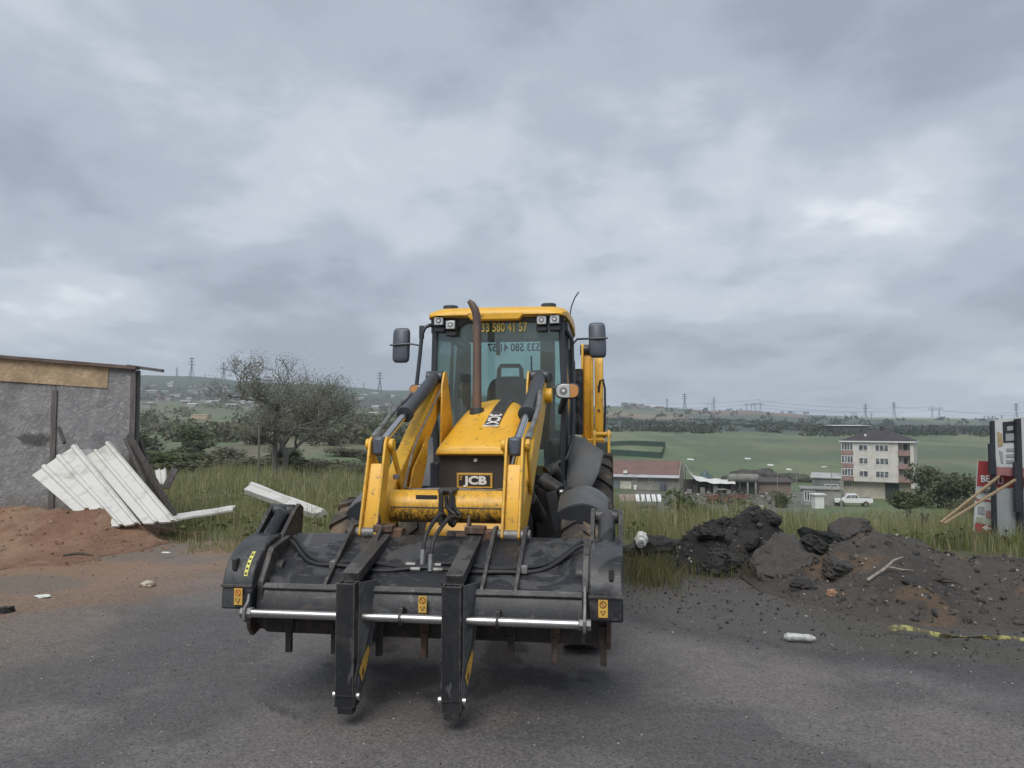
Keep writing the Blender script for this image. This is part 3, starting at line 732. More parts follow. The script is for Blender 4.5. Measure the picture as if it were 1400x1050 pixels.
# ---------------- wheels
def wheel(u, v, r, w, lugs, rimr):
    s = 1 if u > 0 else -1
    prof = [(.62, -.46), (.80, -.50), (.93, -.49), (.975, -.42), (.985, -.2), (.985, .2), (.975, .42), (.93, .49), (.80, .50), (.62, .46), (.58, .30), (.58, -.30)]
    n = 48; rings = []
    for i in range(n):
        a = 2 * math.pi * i / n
        rings.append([(u + q[1] * w, v + math.cos(a) * q[0] * r, r + math.sin(a) * q[0] * r) for q in prof])
    rings.append(rings[0])
    t = MB().loft(rings, False)
    wo = t.build('wheel', M_tyre, BL, smooth=50)
    for i in range(lugs):
        for h in (-1, 1):
            a = 2 * math.pi * (i + (0.5 if h > 0 else 0)) / lugs
            pts = []
            for f, sk, ww in ((.02, 0.0, .050), (.47, .20, .060), (.50, .22, .055)):
                for rad in ((.97, 1.035) if f < .49 else (.82, .99)):
                    for e_ in (-1, 1):
                        aa = a + sk + e_ * ww * 1.15 / 1.0 * (24 / lugs) * .8
                        pts.append((u + h * f * w, v + math.cos(aa) * rad * r, r + math.sin(aa) * rad * r))
            fs = [(0, 1, 3, 2), (4, 6, 2, 0), (1, 5, 7, 3)[::-1], (2, 6, 7, 3), (0, 4, 5, 1), (4, 8, 10, 6), (5, 9, 11, 7)[::-1], (6, 10, 11, 7), (8, 9, 11, 10), (4, 5, 9, 8)]
            MB().add(pts, fs).build('tread_lug', M_tyre, wo, smooth=30)
    rm = MB(); rn = 32; pr = [(.60, .40), (.56, .44), (.53, .36), (.50, .22), (.30, .16), (.28, .26), (.0, .26)]
    rgs = []
    for i in range(rn + 1):
        a = 2 * math.pi * i / rn
        rgs.append([(u + s * q[1] * w, v + math.cos(a) * q[0] * r, r + math.sin(a) * q[0] * r) for q in pr])
    rm.loft(rgs, False, closed=False)
    rm.build('rim', M_wht2, wo, smooth=40)
    return wo
M_wht2 = simple('dusty_rim_paint', (0.42, 0.40, 0.36), .55, scale=6, c2=(0.20, 0.16, 0.12))
for s in (-1, 1):
    wheel(s * .885, 1.70, .535, .32, 15, .3)
    wheel(s * .875, 4.00, .675, .42, 18, .4)
def arc_plate(u0, u1, cv, cz, r, a0, a1, th, n=14):
    o_ = [(cv - math.cos(R(a)) * r, cz + math.sin(R(a)) * r) for a in np.linspace(a0, a1, n)]
    i_ = [(cv - math.cos(R(a)) * (r - th), cz + math.sin(R(a)) * (r - th)) for a in np.linspace(a0, a1, n)]
    return MB().prism(o_ + i_[::-1], u0, u1)
for s in (-1, 1):
    a, b_ = sorted((s * (.62 if s < 0 else .70), s * (.93 if s < 0 else 1.075)))
    rgs = []
    for t_ in np.linspace(-1, 1, 11):
        pr_ = [(1.72 - math.cos(R(x_)) * .66, .54 + math.sin(R(x_)) * .66) for x_ in np.linspace(58, 125, 12)] + [(1.72 - math.cos(R(x_)) * .645, .54 + math.sin(R(x_)) * .645) for x_ in np.linspace(125, 58, 12)]
        rgs.append([((a + b_) / 2 + t_ * (b_ - a) / 2, v_, z_ - .10 * t_ * t_ * (1 if t_ * s > 0 else .7)) for (v_, z_) in pr_])
    mg = MB().loft(rgs, True).build('front_mudguard', M_guard, BL, smooth=50)
    uu = [a + (b_ - a) * i / 10 for i in range(11)]
    top_ = [(u_, 1.094 - .10 * (2 * i / 10 - 1) ** 2 * (1 if (2 * i / 10 - 1) * s > 0 else .7)) for i, u_ in enumerate(uu)]
    bot_ = [(b_ - .03, .93), (b_ - .06, .91), (a + .06, .91), (a + .03, .93)]
    fl = MB(); fl.prism(top_ + bot_, 1.372, 1.384, 'y')
    fl.build('mud_flap', M_flap, mg, bevel=.004)
    MB().beam((s * .62, 1.72, 1.15), (s * .70, 1.72, .80), .03, .08).build('guard_stay', M_trim, mg, bevel=.004)
    a, b_ = sorted((s * .655, s * .80))
    # moulded rear guard: raked front face with a cut outer corner
    rgd = MB()
    fr_ = [(3.16, 1.06), (3.20, 1.22), (3.34, 1.42), (3.46, 1.545), (3.62, 1.57)]
    ins, outs, outw = [], [], [.88, .96, 1.005, .80, .70]
    for (v, z), ow in zip(fr_, outw):
        ins.append(Vector((s * .64, v, z))); outs.append(Vector((s * ow, v + .03, z - .01)))
    rings = []
    for p, q in zip(ins, outs):
        rings.append([p, p.lerp(q, .5) + Vector((0, -.02, .006)), q, q + Vector((0, .03, -.012)), p + Vector((0, .05, -.012))])
    rgd.loft(rings, True)
    go = rgd.build('rear_mudguard', M_guard, BL, bevel=.008, smooth=50)
    arc_plate(a, b_, 4.0, .675, .86, 62, 150, .018).build('guard_arch', M_guard, go, bevel=.005)
# ---------------- bonnet
hd = MB(); rings = []
for (v, w, zt, zs, rad) in ((1.86, .340, 1.470, 1.440, .022), (1.872, .350, 1.488, 1.432, .045), (1.95, .355, 1.535, 1.42, .085), (2.15, .355, 1.628, 1.36, .14), (2.40, .345, 1.73, 1.32, .17), (2.65, .328, 1.82, 1.32, .18), (2.85, .305, 1.875, 1.32, .18), (3.00, .285, 1.905, 1.32, .18)):
    ring = [(-w, v, zs)]
    for i in range(9):
        a = R(i * 90 / 8); ring.append((-w + rad - math.cos(a) * rad, v, zt - rad + math.sin(a) * rad - .018 * (1 - math.sin(a))))
    for i in range(1, 8):
        x = -w + rad + (2 * w - 2 * rad) * i / 8; ring.append((x, v, zt + .018 * (1 - (x / max(w - rad, .05)) ** 2)))
    for i in range(8, -1, -1):
        a = R(i * 90 / 8); ring.append((w - rad + math.cos(a) * rad, v, zt - rad + math.sin(a) * rad - .018 * (1 - math.sin(a))))
    ring.append((w, v, zs)); rings.append(ring)
hd.loft(rings, True)
bon = hd.build('bonnet', M_yel, BL, bevel=0, smooth=50)
def hood_z(v):
    return float(np.interp(v, [1.86, 1.875, 1.95, 2.15, 2.40, 2.65, 2.85, 3.0], [1.470, 1.488, 1.535, 1.628, 1.73, 1.82, 1.875, 1.905]))
# black stripe, laid on the bonnet
st = MB(); sr = []
for v in np.linspace(2.20, 2.99, 12):
    x0, x1 = -.005 + .05 * (v - 2.2), .125 + .03 * (v - 2.2)
    f = lambda x, v=v: hood_z(v) + .018 * (1 - (x / .2) ** 2 * .7) + .004
    sr.append([(x0, v, f(x0)), ((x0 + x1) / 2, v, f((x0 + x1) / 2)), (x1, v, f(x1)), (x1, v, f(x1) - .006), (x0, v, f(x0) - .006)])
st.loft(sr, True); stripe = st.build('bonnet_stripe', M_blk2, bon)
slope = math.atan2(hood_z(2.5) - hood_z(2.2), .3)
tx = text_obj('lettering', '3CX', .150, (.062, 2.335, hood_z(2.335) + .0255), (0, 0, 0), M_wht, bon, .0015, bold=.004, sx=.86)
tx.rotation_euler = (Matrix.Rotation(slope, 3, 'X') @ Matrix.Rotation(-math.pi / 2, 3, 'Z')).to_euler()
sb = MB().obox((.060, 2.195, hood_z(2.195) + .022), (.068, .016, .0025), Matrix.Rotation(slope, 3, 'X')).build('stripe_foot', M_wht, bon)
text_obj('lettering', 'TURBO', .024, (.060, 2.195, hood_z(2.195) + .0262), (slope, 0, 0), M_ink, bon, .0006)
# front grille with badge
gr = MB(); gr.box((-.335, 1.93, .95), (.335, 2.02, 1.44)); grille = gr.build('grille', M_grille, BL, bevel=.02, segs=3)
for q in (-.43, .345): MB().box((q, 2.0, .95), (q + .085, 2.3, 1.36)).build('grille_side', M_trim, grille, bevel=.015)
for i in range(2):
    z = 1.40 - .30 * i
    MB().box((-.325, 1.924, z - .004), (.325, 1.9285, z + .004)).build('grille_crease', M_grille, grille, bevel=.002)
MB().cyl((-.02, 1.93, 1.385), (-.02, 1.905, 1.385), .016, 14).build('bonnet_catch', M_wht, grille, bevel=.004)
MB().box((-.178, 1.912, 1.155), (.122, 1.9295, 1.280)).build('badge_frame', M_stk, grille, bevel=.004)
MB().box((-.160, 1.9095, 1.172), (.104, 1.9115, 1.263)).build('badge_field', M_ink, grille, bevel=.001)
bd = text_obj('badge_lettering', 'JCB', .092, (-.018, 1.9085, 1.2165), FRONT, M_wht, grille, .0012, bold=.0042, sx=1.28)
for i, dz in enumerate((0, .013, .026)):
    MB().box((-.152, 1.9075, 1.222 + dz), (-.134 + .003 * i, 1.9093, 1.229 + dz)).build('badge_bar', M_stk, grille)
# exhaust stack
ex = MB(); cu = [(-.085, 2.56, 1.76), (-.085, 2.56, 2.2), (-.085, 2.56, 2.59), (-.089, 2.557, 2.67), (-.104, 2.55, 2.735), (-.132, 2.54, 2.785), (-.160, 2.53, 2.815)]
ex.tube([(x_ - .045, y_, z_) for (x_, y_, z_) in cu], [.042, .040, .038, .038, .037, .031, .018], 18); exo = ex.build('exhaust_stack', M_exh, BL)
ho = MB(); ho.tube([(-.13, 2.56, 1.74), (-.13, 2.56, 1.83)], [.075, .062], 18); ho.build('exhaust_collar', M_trim, exo, bevel=.004)
# ---------------- cab
ZB, ZT = 1.05, 2.66
cab = MB(); cab.box((-.58, 3.04, .95), (.58, 4.42, 1.10)); cabo = cab.build('cab', M_trim, BL, bevel=.01)
def pil(name, p0, p1, w, h, up=(0, 1, 0), m=None): return MB().beam(p0, p1, w, h, up).build(name, m or M_trim, cabo, bevel=.012)
# corner heights and widths of the cab (u grows a little toward the waist)
def cu_(z): return float(np.interp(z, [1.0, 1.9, 2.68], [.625, .668, .640]))
def fv_(z): return float(np.interp(z, [1.0, 1.85, 2.68], [3.05, 2.97, 2.93]))
for s in (-1, 1):
    zz = [1.05, 1.5, 1.9, 2.3, 2.70]
    m_ = MB(); rgs = []
    for z in zz:
        u_, v_ = s * cu_(z), fv_(z); wd = .055
        rgs.append([(u_, v_ - .02, z), (u_ - s * wd, v_ - .02, z), (u_ - s * wd, v_ + .055, z), (u_, v_ + .075, z)])
    m_.loft(rgs, True); m_.build('front_pillar', M_trim, cabo, bevel=.012, smooth=60)
    pil('rear_pillar', (s * .60, 4.42, 1.05), (s * .60, 4.40, 2.62), .10, .08)
    pil('middle_pillar', (s * .655, 3.78, 1.05), (s * .640, 3.78, 2.62), .05, .05)
    pil('side_header', (s * .645, 3.0, 2.62), (s * .615, 4.44, 2.60), .06, .10, (0, 0, 1))
    pil('door_sill', (s * .61, 3.02, 1.09), (s * .61, 3.80, 1.09), .06, .10, (0, 0, 1))
    # side panes
    for (v0, v1) in ((3.05, 3.755), (3.805, 4.37)):
        g = MB(); zs = [1.14, 1.9, 2.56]
        g.loft([[(s * (cu_(z) - .012), v0, z), (s * (cu_(z) - .012), v1, z), (s * (cu_(z) - .017), v1, z), (s * (cu_(z) - .017), v0, z)] for z in zs], True)
        g.build('side_pane', M_glass, cabo, smooth=60)
    # door frame strip along the leading edge
    pil('door_frame', (s * .662, 3.125, 1.25), (s * .648, 3.06, 2.56), .022, .05)
    MB().box((min(s * .60, s * .655), 3.80, 1.05), (max(s * .60, s * .655), 4.44, 1.42)).build('quarter_panel', M_guard, cabo, bevel=.015)
pil('rear_header', (-.60, 4.43, 2.655), (.60, 4.43, 2.655), .06, .05, (0, 0, 1))
pil('rear_sill', (-.60, 4.43, 1.50), (.60, 4.43, 1.50), .06, .22, (0, 0, 1))
pil('rear_mullion', (.345, 4.43, 1.55), (.345, 4.43, 2.65), .17, .05)
for (x0, x1) in ((-.553, .258), (.432, .553)):
    MB().box((x0, 4.425, 1.60), (x1, 4.431, 2.63)).build('rear_pane', M_glass2, cabo)
# front screen: upper pane and the lower corner panes beside the bonnet
g = MB(); rgs = []
for z in (1.12, 1.5, 1.9, 2.3, 2.67):
    w = cu_(z) - .055; v_ = fv_(z)
    ring = []
    for i in range(9):
        x = -w + 2 * w * i / 8; ring.append((x, v_ + .012 - .022 * (1 - (x / w) ** 2), z))
    ring += [(x, y + .006, zz_) for (x, y, zz_) in ring[::-1]]
    rgs.append(ring)
g.loft(rgs, True); ws = g.build('windscreen', M_glass, cabo, smooth=60)
text_obj('phone_lettering', '0533 580 41 57', .120, (.028, 2.895, 2.605), FRONT, M_ytext, cabo, .0008, bold=.0020, sx=.70)
text_obj('rear_phone_lettering', '0533 580 41 57', .125, (-.02, 4.418, 2.560), FRONT, M_ink, cabo, .0008, mirror=True, bold=.003, sx=.84)
text_obj('rear_notice_lettering', 'KİRALIK', .13, (-.672, 4.10, 2.33), (math.pi / 2, 0, -math.pi / 2), M_ink, cabo, .0008, bold=.002, sx=.95)
# roof and lamp fascia
fa = MB(); fa.prism([(-.648, 2.66), (-.648, 2.715), (-.60, 2.735), (.60, 2.735), (.648, 2.715), (.648, 2.66), (.40, 2.66), (.34, 2.652), (-.30, 2.652), (-.36, 2.62), (-.60, 2.61), (-.63, 2.62)], 2.885, 2.99, 'y')
fao = fa.build('lamp_fascia', M_trim, cabo, bevel=.012)
rf = MB(); rings = []
for (v, w, z0, z1) in ((2.80, .600, 2.715, 2.735), (2.815, .640, 2.705, 2.765), (2.90, .668, 2.70, 2.805), (3.20, .685, 2.690, 2.850), (3.70, .690, 2.680, 2.865), (4.25, .675, 2.665, 2.855), (4.50, .640, 2.665, 2.815), (4.56, .600, 2.69, 2.77)):
    rings.append([(-w, v, z0), (-w, v, (z0 + z1) / 2), (-w + .05, v, z1 - .030), (-w + .14, v, z1 - .006), (-.22, v, z1), (.22, v, z1), (w - .14, v, z1 - .006), (w - .05, v, z1 - .030), (w, v, (z0 + z1) / 2), (w, v, z0)])
rf.loft(rings, True); roof = rf.build('cab_roof', M_yel, BL, bevel=.006, smooth=45)
MB().prism([(-.30, 2.742), (-.235, 2.668), (.225, 2.668), (.29, 2.742)], 2.798, 2.89, 'y').build('roof_peak', M_yel, roof, bevel=.012)
for (u, v) in ((-.50, 3.1), (.48, 3.1)):
    MB().cyl((u, v, 2.81), (u, v, 2.858), .075, 20).build('beacon_mount', M_trim, roof, bevel=.01)
MB().tube([(.66, 3.55, 2.80), (.675, 3.53, 2.89), (.715, 3.50, 2.98), (.755, 3.47, 3.03)], .007, 6).build('aerial', M_trim, roof)
for i, (u, z) in enumerate(((-.555, 2.672), (-.440, 2.632), (.438, 2.662), (.560, 2.668))):
    lb = MB(); lb.box((u - .055, 2.825, z - .050), (u + .055, 2.90, z + .050)); lb.box((u - .052, 2.85, z - .105), (u + .052, 2.905, z - .050))
    lbo = lb.build('work_lamp', M_trim, BL, bevel=.012)
    MB().box((u - .044, 2.815, z - .040), (u + .044, 2.826, z + .040)).build('lens', M_lens, lbo, bevel=.008)
    MB().cyl((u, 2.8165, z), (u, 2.8125, z), .026, 16).build('reflector', M_steel, lbo, bevel=.002)
    MB().cyl((u, 2.8125, z), (u, 2.8095, z), .012, 12).build('bulb', M_wht, lbo, bevel=.002)
# mirrors
for s in (-1, 1):
    u = -.935 if s < 0 else .955; v = 2.86 if s < 0 else 3.02; zc = 2.445 if s < 0 else 2.485
    hw, hh = .082, .170
    mr = MB(); rgs = []
    for (dy, k_) in ((-.035, .86), (-.020, .97), (.0, 1.0), (.022, 1.0), (.028, .96)):
        ring = []
        for i in range(24):
            a = 2 * math.pi * i / 24; ca, sa = math.cos(a), math.sin(a)
            ring.append((u + math.copysign(abs(ca) ** .38, ca) * hw * k_ - s * .006 * math.copysign(abs(sa) ** .4, sa), v + dy, zc + math.copysign(abs(sa) ** .3, sa) * hh * k_))
        rgs.append(ring)
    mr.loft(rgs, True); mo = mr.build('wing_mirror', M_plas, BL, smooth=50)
    MB().box((u - hw * .86, v + .0285, zc - hh * .88), (u + hw * .86, v + .0315, zc + hh * .88)).build('mirror_glass', M_mirr, mo, bevel=.01)
    if s < 0:
        MB().tube([(u - .10, v - .04, zc), (u, v - .045, zc + .005), (u + .10, v - .04, zc + .01), (-.745, v - .01, zc - .005), (-.735, v, zc + .04), (-.735, v, zc + .10)], .009, 8).build('mirror_arm', M_trim, mo)
        MB().box((-.755, v - .02, zc + .06), (-.710, v + .025, zc + .19)).build('mirror_clamp', M_trim, mo, bevel=.01)
        MB().tube([(-.60, 2.93, 2.625), (-.655, 2.88, 2.64), (-.70, 2.86, 2.615), (-.728, 2.855, 2.55), (-.745, 2.85, 2.35), (-.775, 2.84, 2.05), (-.79, 2.83, 1.90), (-.76, 2.85, 1.80), (-.66, 2.93, 1.72)], .019, 10).build('mirror_rail', M_trim, cabo)
    else:
        MB().tube([(u + .10, v - .04, zc + .015), (u, v - .045, zc + .012), (u - .09, v - .03, zc + .012), (.76, v + .03, zc + .015), (.715, v + .06, zc - .03), (.700, v + .09, zc - .14)], .010, 8).build('mirror_arm', M_trim, mo)
        MB().box((.69, 3.10, 2.20), (.735, 3.17, 2.30)).build('mirror_clamp', M_trim, mo, bevel=.01)
        MB().tube([(.66, 3.02, 2.58), (.705, 3.08, 2.50), (.712, 3.12, 2.2), (.712, 3.14, 1.75), (.705, 3.12, 1.50), (.66, 3.05, 1.36), (.56, 2.99, 1.30)], .020, 10).build('grab_rail', M_trim, cabo)
    # headlamp pod
    hu = s * .690; hv = 2.66; hz = 1.985
    hp = MB(); rgs = []
    for (dy, k_) in ((0, .94), (.012, 1.0), (.05, 1.0), (.11, .75), (.14, .4)):
        ring = []
        for i in range(24):
            a = 2 * math.pi * i / 24; ca, sa = math.cos(a), math.sin(a)
            ring.append((hu + math.copysign(abs(ca) ** .6, ca) * .112 * k_, hv + dy, hz + math.copysign(abs(sa) ** .6, sa) * .073 * k_))
        rgs.append(ring)
    hp.loft(rgs, True); ho = hp.build('headlamp', M_trim, BL, smooth=50)
    for (f0, f1, mm) in ((-1, .22, M_lens), (.25, 1, M_amber)):
        pts = []
        for i in range(24):
            a = 2 * math.pi * i / 24; ca, sa = math.cos(a), math.sin(a)
            x = max(f0, min(f1, math.copysign(abs(ca) ** .6, ca) if True else 0))
            zf = math.copysign(abs(sa) ** .6, sa)
            pts.append((hu + s * x * .100, hz + zf * .062))
        MB().prism(pts, hv - .012, hv + .004, 'y').build('lamp_lens', mm, ho, bevel=.003)
    MB().cyl((hu - s * .035, hv - .0125, hz), (hu - s * .035, hv - .0165, hz), .036, 18).build('reflector', M_steel, ho, bevel=.003)
    MB().cyl((hu - s * .035, hv - .0165, hz), (hu - s * .035, hv - .020, hz), .014, 12).build('bulb', M_wht, ho, bevel=.002)
    MB().beam((hu - s * .02, hv + .10, hz - .03), (s * .60, 3.0, 1.80), .05, .06).build('lamp_bracket', M_trim, ho, bevel=.006)
# wiper
MB().tube([(.345, 2.90, 1.90), (.335, 2.895, 2.15), (.33, 2.895, 2.33)], [.010, .009, .006], 6).build('wiper_arm', M_trim, cabo)
MB().tube([(.24, 2.885, 1.84), (.335, 2.885, 2.02), (.345, 2.885, 2.06)], .009, 6).build('wiper_link', M_trim, cabo)
MB().tube([(.345 + .06 * math.sin(R(a)) + .05, 2.89, 2.07 + .03 * math.cos(R(a))) for a in range(0, 361, 30)], .005, 5).build('washer_hose', M_trim, cabo)
# seat, wheel and console inside
se = MB(); se.prism([(-.24, 1.40), (-.26, 1.75), (-.245, 2.05), (-.20, 2.15), (-.10, 2.19), (.10, 2.19), (.20, 2.15), (.245, 2.05), (.26, 1.75), (.24, 1.40)], 3.74, 3.86, 'y')
seo = se.build('seat_back', M_seat, cabo, bevel=.035, segs=3)
hr = MB(); hr.tube([(-.125, 3.80, 2.17), (-.118, 3.80, 2.27), (-.10, 3.80, 2.305), (.10, 3.80, 2.305), (.118, 3.80, 2.27), (.125, 3.80, 2.17)], .024, 10)
hr.build('headrest_frame', M_seat, cabo)
MB().box((-.26, 3.35, 1.42), (.26, 3.88, 1.54)).build('seat_base', M_seat, cabo, bevel=.04, segs=3)
MB().box((-.20, 3.02, 1.10), (.20, 3.25, 1.74)).build('dash_console', M_trim, cabo, bevel=.04, segs=3)
MB().tube([(.19 * math.cos(R(a)), 3.32 + .10 * math.sin(R(a)), 1.83 + .12 * math.sin(R(a))) for a in range(0, 361, 15)], .016, 8).build('steering_wheel', M_trim, cabo)
MB().box((.40, 3.35, 1.12), (.58, 4.0, 1.52)).build('side_console', M_trim, cabo, bevel=.03)
MB().box((-.58, 3.35, 1.12), (-.40, 4.3, 1.62)).build('side_console', M_trim, cabo, bevel=.03)
MB().box((.672, 3.10, 2.42), (.675, 3.42, 2.56)).build('pane_sticker', M_steel, cabo)
MB().tube([(-.008, 3.0, 2.50), (-.01, 3.02, 2.42), (-.012, 3.05, 2.36)], .022, 8).build('mirror_stalk', M_trim, cabo)
# tank, steps and pipes below the door, in view on the right
tk = MB(); tk.box((.38, 2.75, .50), (.68, 3.18, 1.08)); tko = tk.build('fuel_tank', M_und, BL, bevel=.03, segs=3)
MB().box((.50, 2.72, .62), (.74, 3.20, .66)).build('step', M_blk2, tko, bevel=.006)
MB().box((.50, 2.72, .95), (.72, 3.20, .985)).build('step', M_blk2, tko, bevel=.006)
MB().box((-.68, 2.75, .50), (-.38, 3.18, 1.08)).build('battery_box', M_und, BL, bevel=.03, segs=3)
MB().tube([(.52, 2.40, 1.26), (.58, 2.45, 1.30), (.60, 2.62, 1.22), (.56, 2.78, 1.06)], .05, 12).build('air_hose', M_blk2, chs)
MB().cyl((.50, 2.16, 1.22), (.66, 2.10, 1.12), .065, 14).build('pivot_end', M_blk2, chs, bevel=.01)
MB().cyl((.66, 2.10, 1.12), (.685, 2.09, 1.105), .03, 12).build('grease_cap', M_galv, chs, bevel=.004)
MB().tube([(.66, 2.7, 1.12), (.67, 2.5, .98), (.66, 2.2, .88), (.67, 1.95, .66), (.68, 1.9, .5)], .014, 8).build('brake_pipe', M_rub, chs)
# ---------------- backhoe end
bk = MB(); bk.box((-1.02, 4.92, .55), (1.02, 5.06, .80)); bk.box((-.98, 4.95, 1.05), (.98, 5.05, 1.18)); bko = bk.build('rear_frame', M_yel, BL, bevel=.01)
for s in (-1, 1):
    lg = MB()
    for q in (.845, 1.015):
        a, b_ = sorted((s * q, s * (q + .032)))
        lg.prism([(4.86, .40), (4.86, 1.52), (4.90, 1.605), (5.00, 1.605), (5.04, 1.54), (5.04, .40)], a, b_)
    lgo = lg.build('stabiliser', M_yel, BL, bevel=.006)
    a, b_ = sorted((s * .880, s * 1.012)); MB().box((a, 4.90, .25), (b_, 5.02, 1.46)).build('stabiliser_leg', M_guard, lgo, bevel=.008)
    a, b_ = sorted((s * .835, s * 1.06)); MB().cyl((a, 4.95, 1.555), (b_, 4.95, 1.555), .03, 12).build('stabiliser_pin', M_yel, lgo, bevel=.004)
    a, b_ = sorted((s * .80, s * 1.09)); MB().box((a, 4.80, .16), (b_, 5.12, .25)).build('stabiliser_foot', M_blk2, lgo, bevel=.01)
kp = MB(); kp.box((.50, 5.06, .55), (.98, 5.26, 1.50)); kpo = kp.build('kingpost', M_yel, BL, bevel=.015)
bm_ = MB()
for q in (.660, .775):
    bm_.prism([(5.20, 1.15), (5.10, 1.75), (5.06, 2.30), (5.12, 2.62), (5.20, 2.68), (5.34, 2.58), (5.30, 2.0), (5.42, 1.2)], q - .014, q + .014)
bm_.prism([(5.28, 1.2), (5.18, 1.8), (5.14, 2.3), (5.2, 2.55), (5.32, 2.5), (5.28, 2.0), (5.38, 1.25)], .672, .763)
boom = bm_.build('boom', M_yel, BL, bevel=.006); boom.location = (.05, 0, 0)
MB().cyl((.63, 5.21, 2.60), (.80, 5.21, 2.60), .065, 16).build('boom_pin', M_blk2, boom, bevel=.006)
MB().cyl((.62, 5.02, 1.55), (.62, 5.06, 2.35), .055, 14).build('boom_ram', M_blk, boom, bevel=.006)
MB().tube([(.735, 5.05, 2.55), (.76, 5.00, 2.64), (.785, 5.0, 2.62), (.79, 5.05, 2.50)], .014, 8).build('boom_hose', M_rub, boom)
dp = MB(); dp.prism([(5.42, .9), (5.36, 1.6), (5.36, 2.45), (5.46, 2.62), (5.58, 2.5), (5.60, 1.5), (5.56, .9)], .800, .905)
dpo = dp.build('dipper_arm', M_yel, BL, bevel=.008); dpo.location = (.05, 0, 0)
MB().tube([(.915, 5.38, 1.5), (.93, 5.35, 1.9), (.93, 5.34, 2.12), (.905, 5.36, 2.24), (.87, 5.36, 2.22), (.85, 5.36, 2.08)], .014, 8).build('dipper_hose', M_rub, dpo)
for z in (1.55, 1.85, 2.15):
    MB().cyl((.852, 5.355, z), (.852, 5.345, z), .018, 10).build('bolt', M_rust, dpo, bevel=.003)
bb = MB(); bb.prism([(5.55, .60), (5.75, 1.05), (6.05, 1.10), (6.20, .85), (6.10, .50), (5.80, .42)], .58, 1.0); bb.build('digging_bucket', M_blk, BL, bevel=.02)
# ================================================================== foliage helpers
def leaf_mat(name, mul=(1, 1, 1), rough=.6, trans=.25):
    k = Nodes(name)
    a = k.new('ShaderNodeAttribute'); a.attribute_name = 'cover'
    c = k.mix(1.0, a.outputs['Color'], mul, 'MULTIPLY')
    k.set(c, rough, 0, .3)
    tl = k.new('ShaderNodeBsdfTranslucent'); k.l.new(c, tl.inputs[0])
    mx = k.new('ShaderNodeMixShader'); mx.inputs[0].default_value = trans
    k.l.new(k.b.outputs[0], mx.inputs[1]); k.l.new(tl.outputs[0], mx.inputs[2]); k.l.new(mx.outputs[0], k.out.inputs['Surface'])
    return k.mat
M_leaf = leaf_mat('leaves'); M_grass = leaf_mat('grass_blades', trans=.3)
M_bark = simple('bark', (0.070, 0.062, 0.052), .9, scale=14, c2=(0.035, 0.031, 0.027), bump=.5, bscale=40, sc=(1, 1, .3))
def blades(P, h, w, colr, g, lean=.45):
    """grass blades rooted at P (n,3), heights h, widths w"""
    n = len(P); a = g.random(n) * 2 * np.pi; b = g.random(n) * 2 * np.pi
    wx, wy = np.cos(a) * w * .5, np.sin(a) * w * .5
    ln = (g.random(n) ** 1.5) * lean * h; lx, ly = np.cos(b) * ln, np.sin(b) * ln
    V = np.zeros((n, 5, 3))
    V[:, 0] = P + np.stack([-wx, -wy, -.02 + 0 * h], 1); V[:, 1] = P + np.stack([wx, wy, -.02 + 0 * h], 1)
    V[:, 2] = P + np.stack([-wx * .8 + lx * .3, -wy * .8 + ly * .3, h * .55], 1); V[:, 3] = P + np.stack([wx * .8 + lx * .3, wy * .8 + ly * .3, h * .55], 1)
    V[:, 4] = P + np.stack([lx, ly, h * (1 - .25 * ln / np.maximum(h, 1e-4))], 1)
    o = (np.arange(n) * 5)[:, None]
    q = o + np.array([[0, 1, 3, 2]]); t = o + np.array([[2, 3, 4]])
    C = np.repeat(colr[:, None, :], 5, 1)
    return V.reshape(-1, 3), q, t, C.reshape(-1, 3)
def leaf_cloud(C, size, colr, g, flat=.3):
    """one small quad per point of C, turned every way"""
    n = len(C)
    d = g.normal(size=(n, 3)); d[:, 2] = d[:, 2] * (1 - flat) ; d /= np.linalg.norm(d, axis=1)[:, None] + 1e-9
    e = g.normal(size=(n, 3)); e -= d * (e * d).sum(1)[:, None]; e /= np.linalg.norm(e, axis=1)[:, None] + 1e-9
    s = (size * (.6 + .8 * g.random(n)))[:, None] if np.isscalar(size) else size[:, None]
    a, b = d * s * .5, e * s * .32
    V = np.stack([C - a, C + b, C + a, C - b], 1).reshape(-1, 3)
    q = (np.arange(n) * 4)[:, None] + np.array([[0, 1, 2, 3]])
    return V, q, np.repeat(colr, 4, 0)
def pal(n, cols, g, var=.25):
    cols = np.array(cols); i = g.integers(0, len(cols), n)
    return np.clip(cols[i] * (1 + var * (g.random((n, 1)) * 2 - 1)) , 0, 1)

# ================================================================== grass verge (nobody could count it)
g = np.random.default_rng(21)
def grass_zone(n, x0, x1, y0, y1):
    x = g.uniform(x0, x1, n); y = y0 + (y1 - y0) * g.random(n) ** 1.5
    px = 700 + F * x / y
    keep = np.ones(n, bool)
    n1 = fbm(x * .8, y * .8, 4, 1); n2 = fbm(x * 1.9 + 4, y * 1.9, 4, 6)
    j = (n2 - .5) * 2.0
    # left: beyond the bare soil; centre: behind the machine; right: beyond the heaps
    edge = np.interp(x, [-12, -7.5, -5.6, -4.9, -4.2, -3.3, -2.4, -1.2, .4, 1.2, 1.9, 2.4, 3.6, 5.0, 6.5, 9, 14],
                        [14.2, 13.6, 12.1, 11.3, 10.4, 9.9, 10.1, 10.6, 10.8, 11.0, 11.0, 11.0, 10.9, 10.3, 9.9, 9.2, 9.0])
    keep = (y > edge + j) & (n1 > .40 - .022 * (y - edge) + .22 * (n2 - .5))
    keep &= ~((np.abs(px - 930) < 26) & (y < 13) & (n2 > .45))
    return x[keep], y[keep], n1[keep], n2[keep]
parts = []
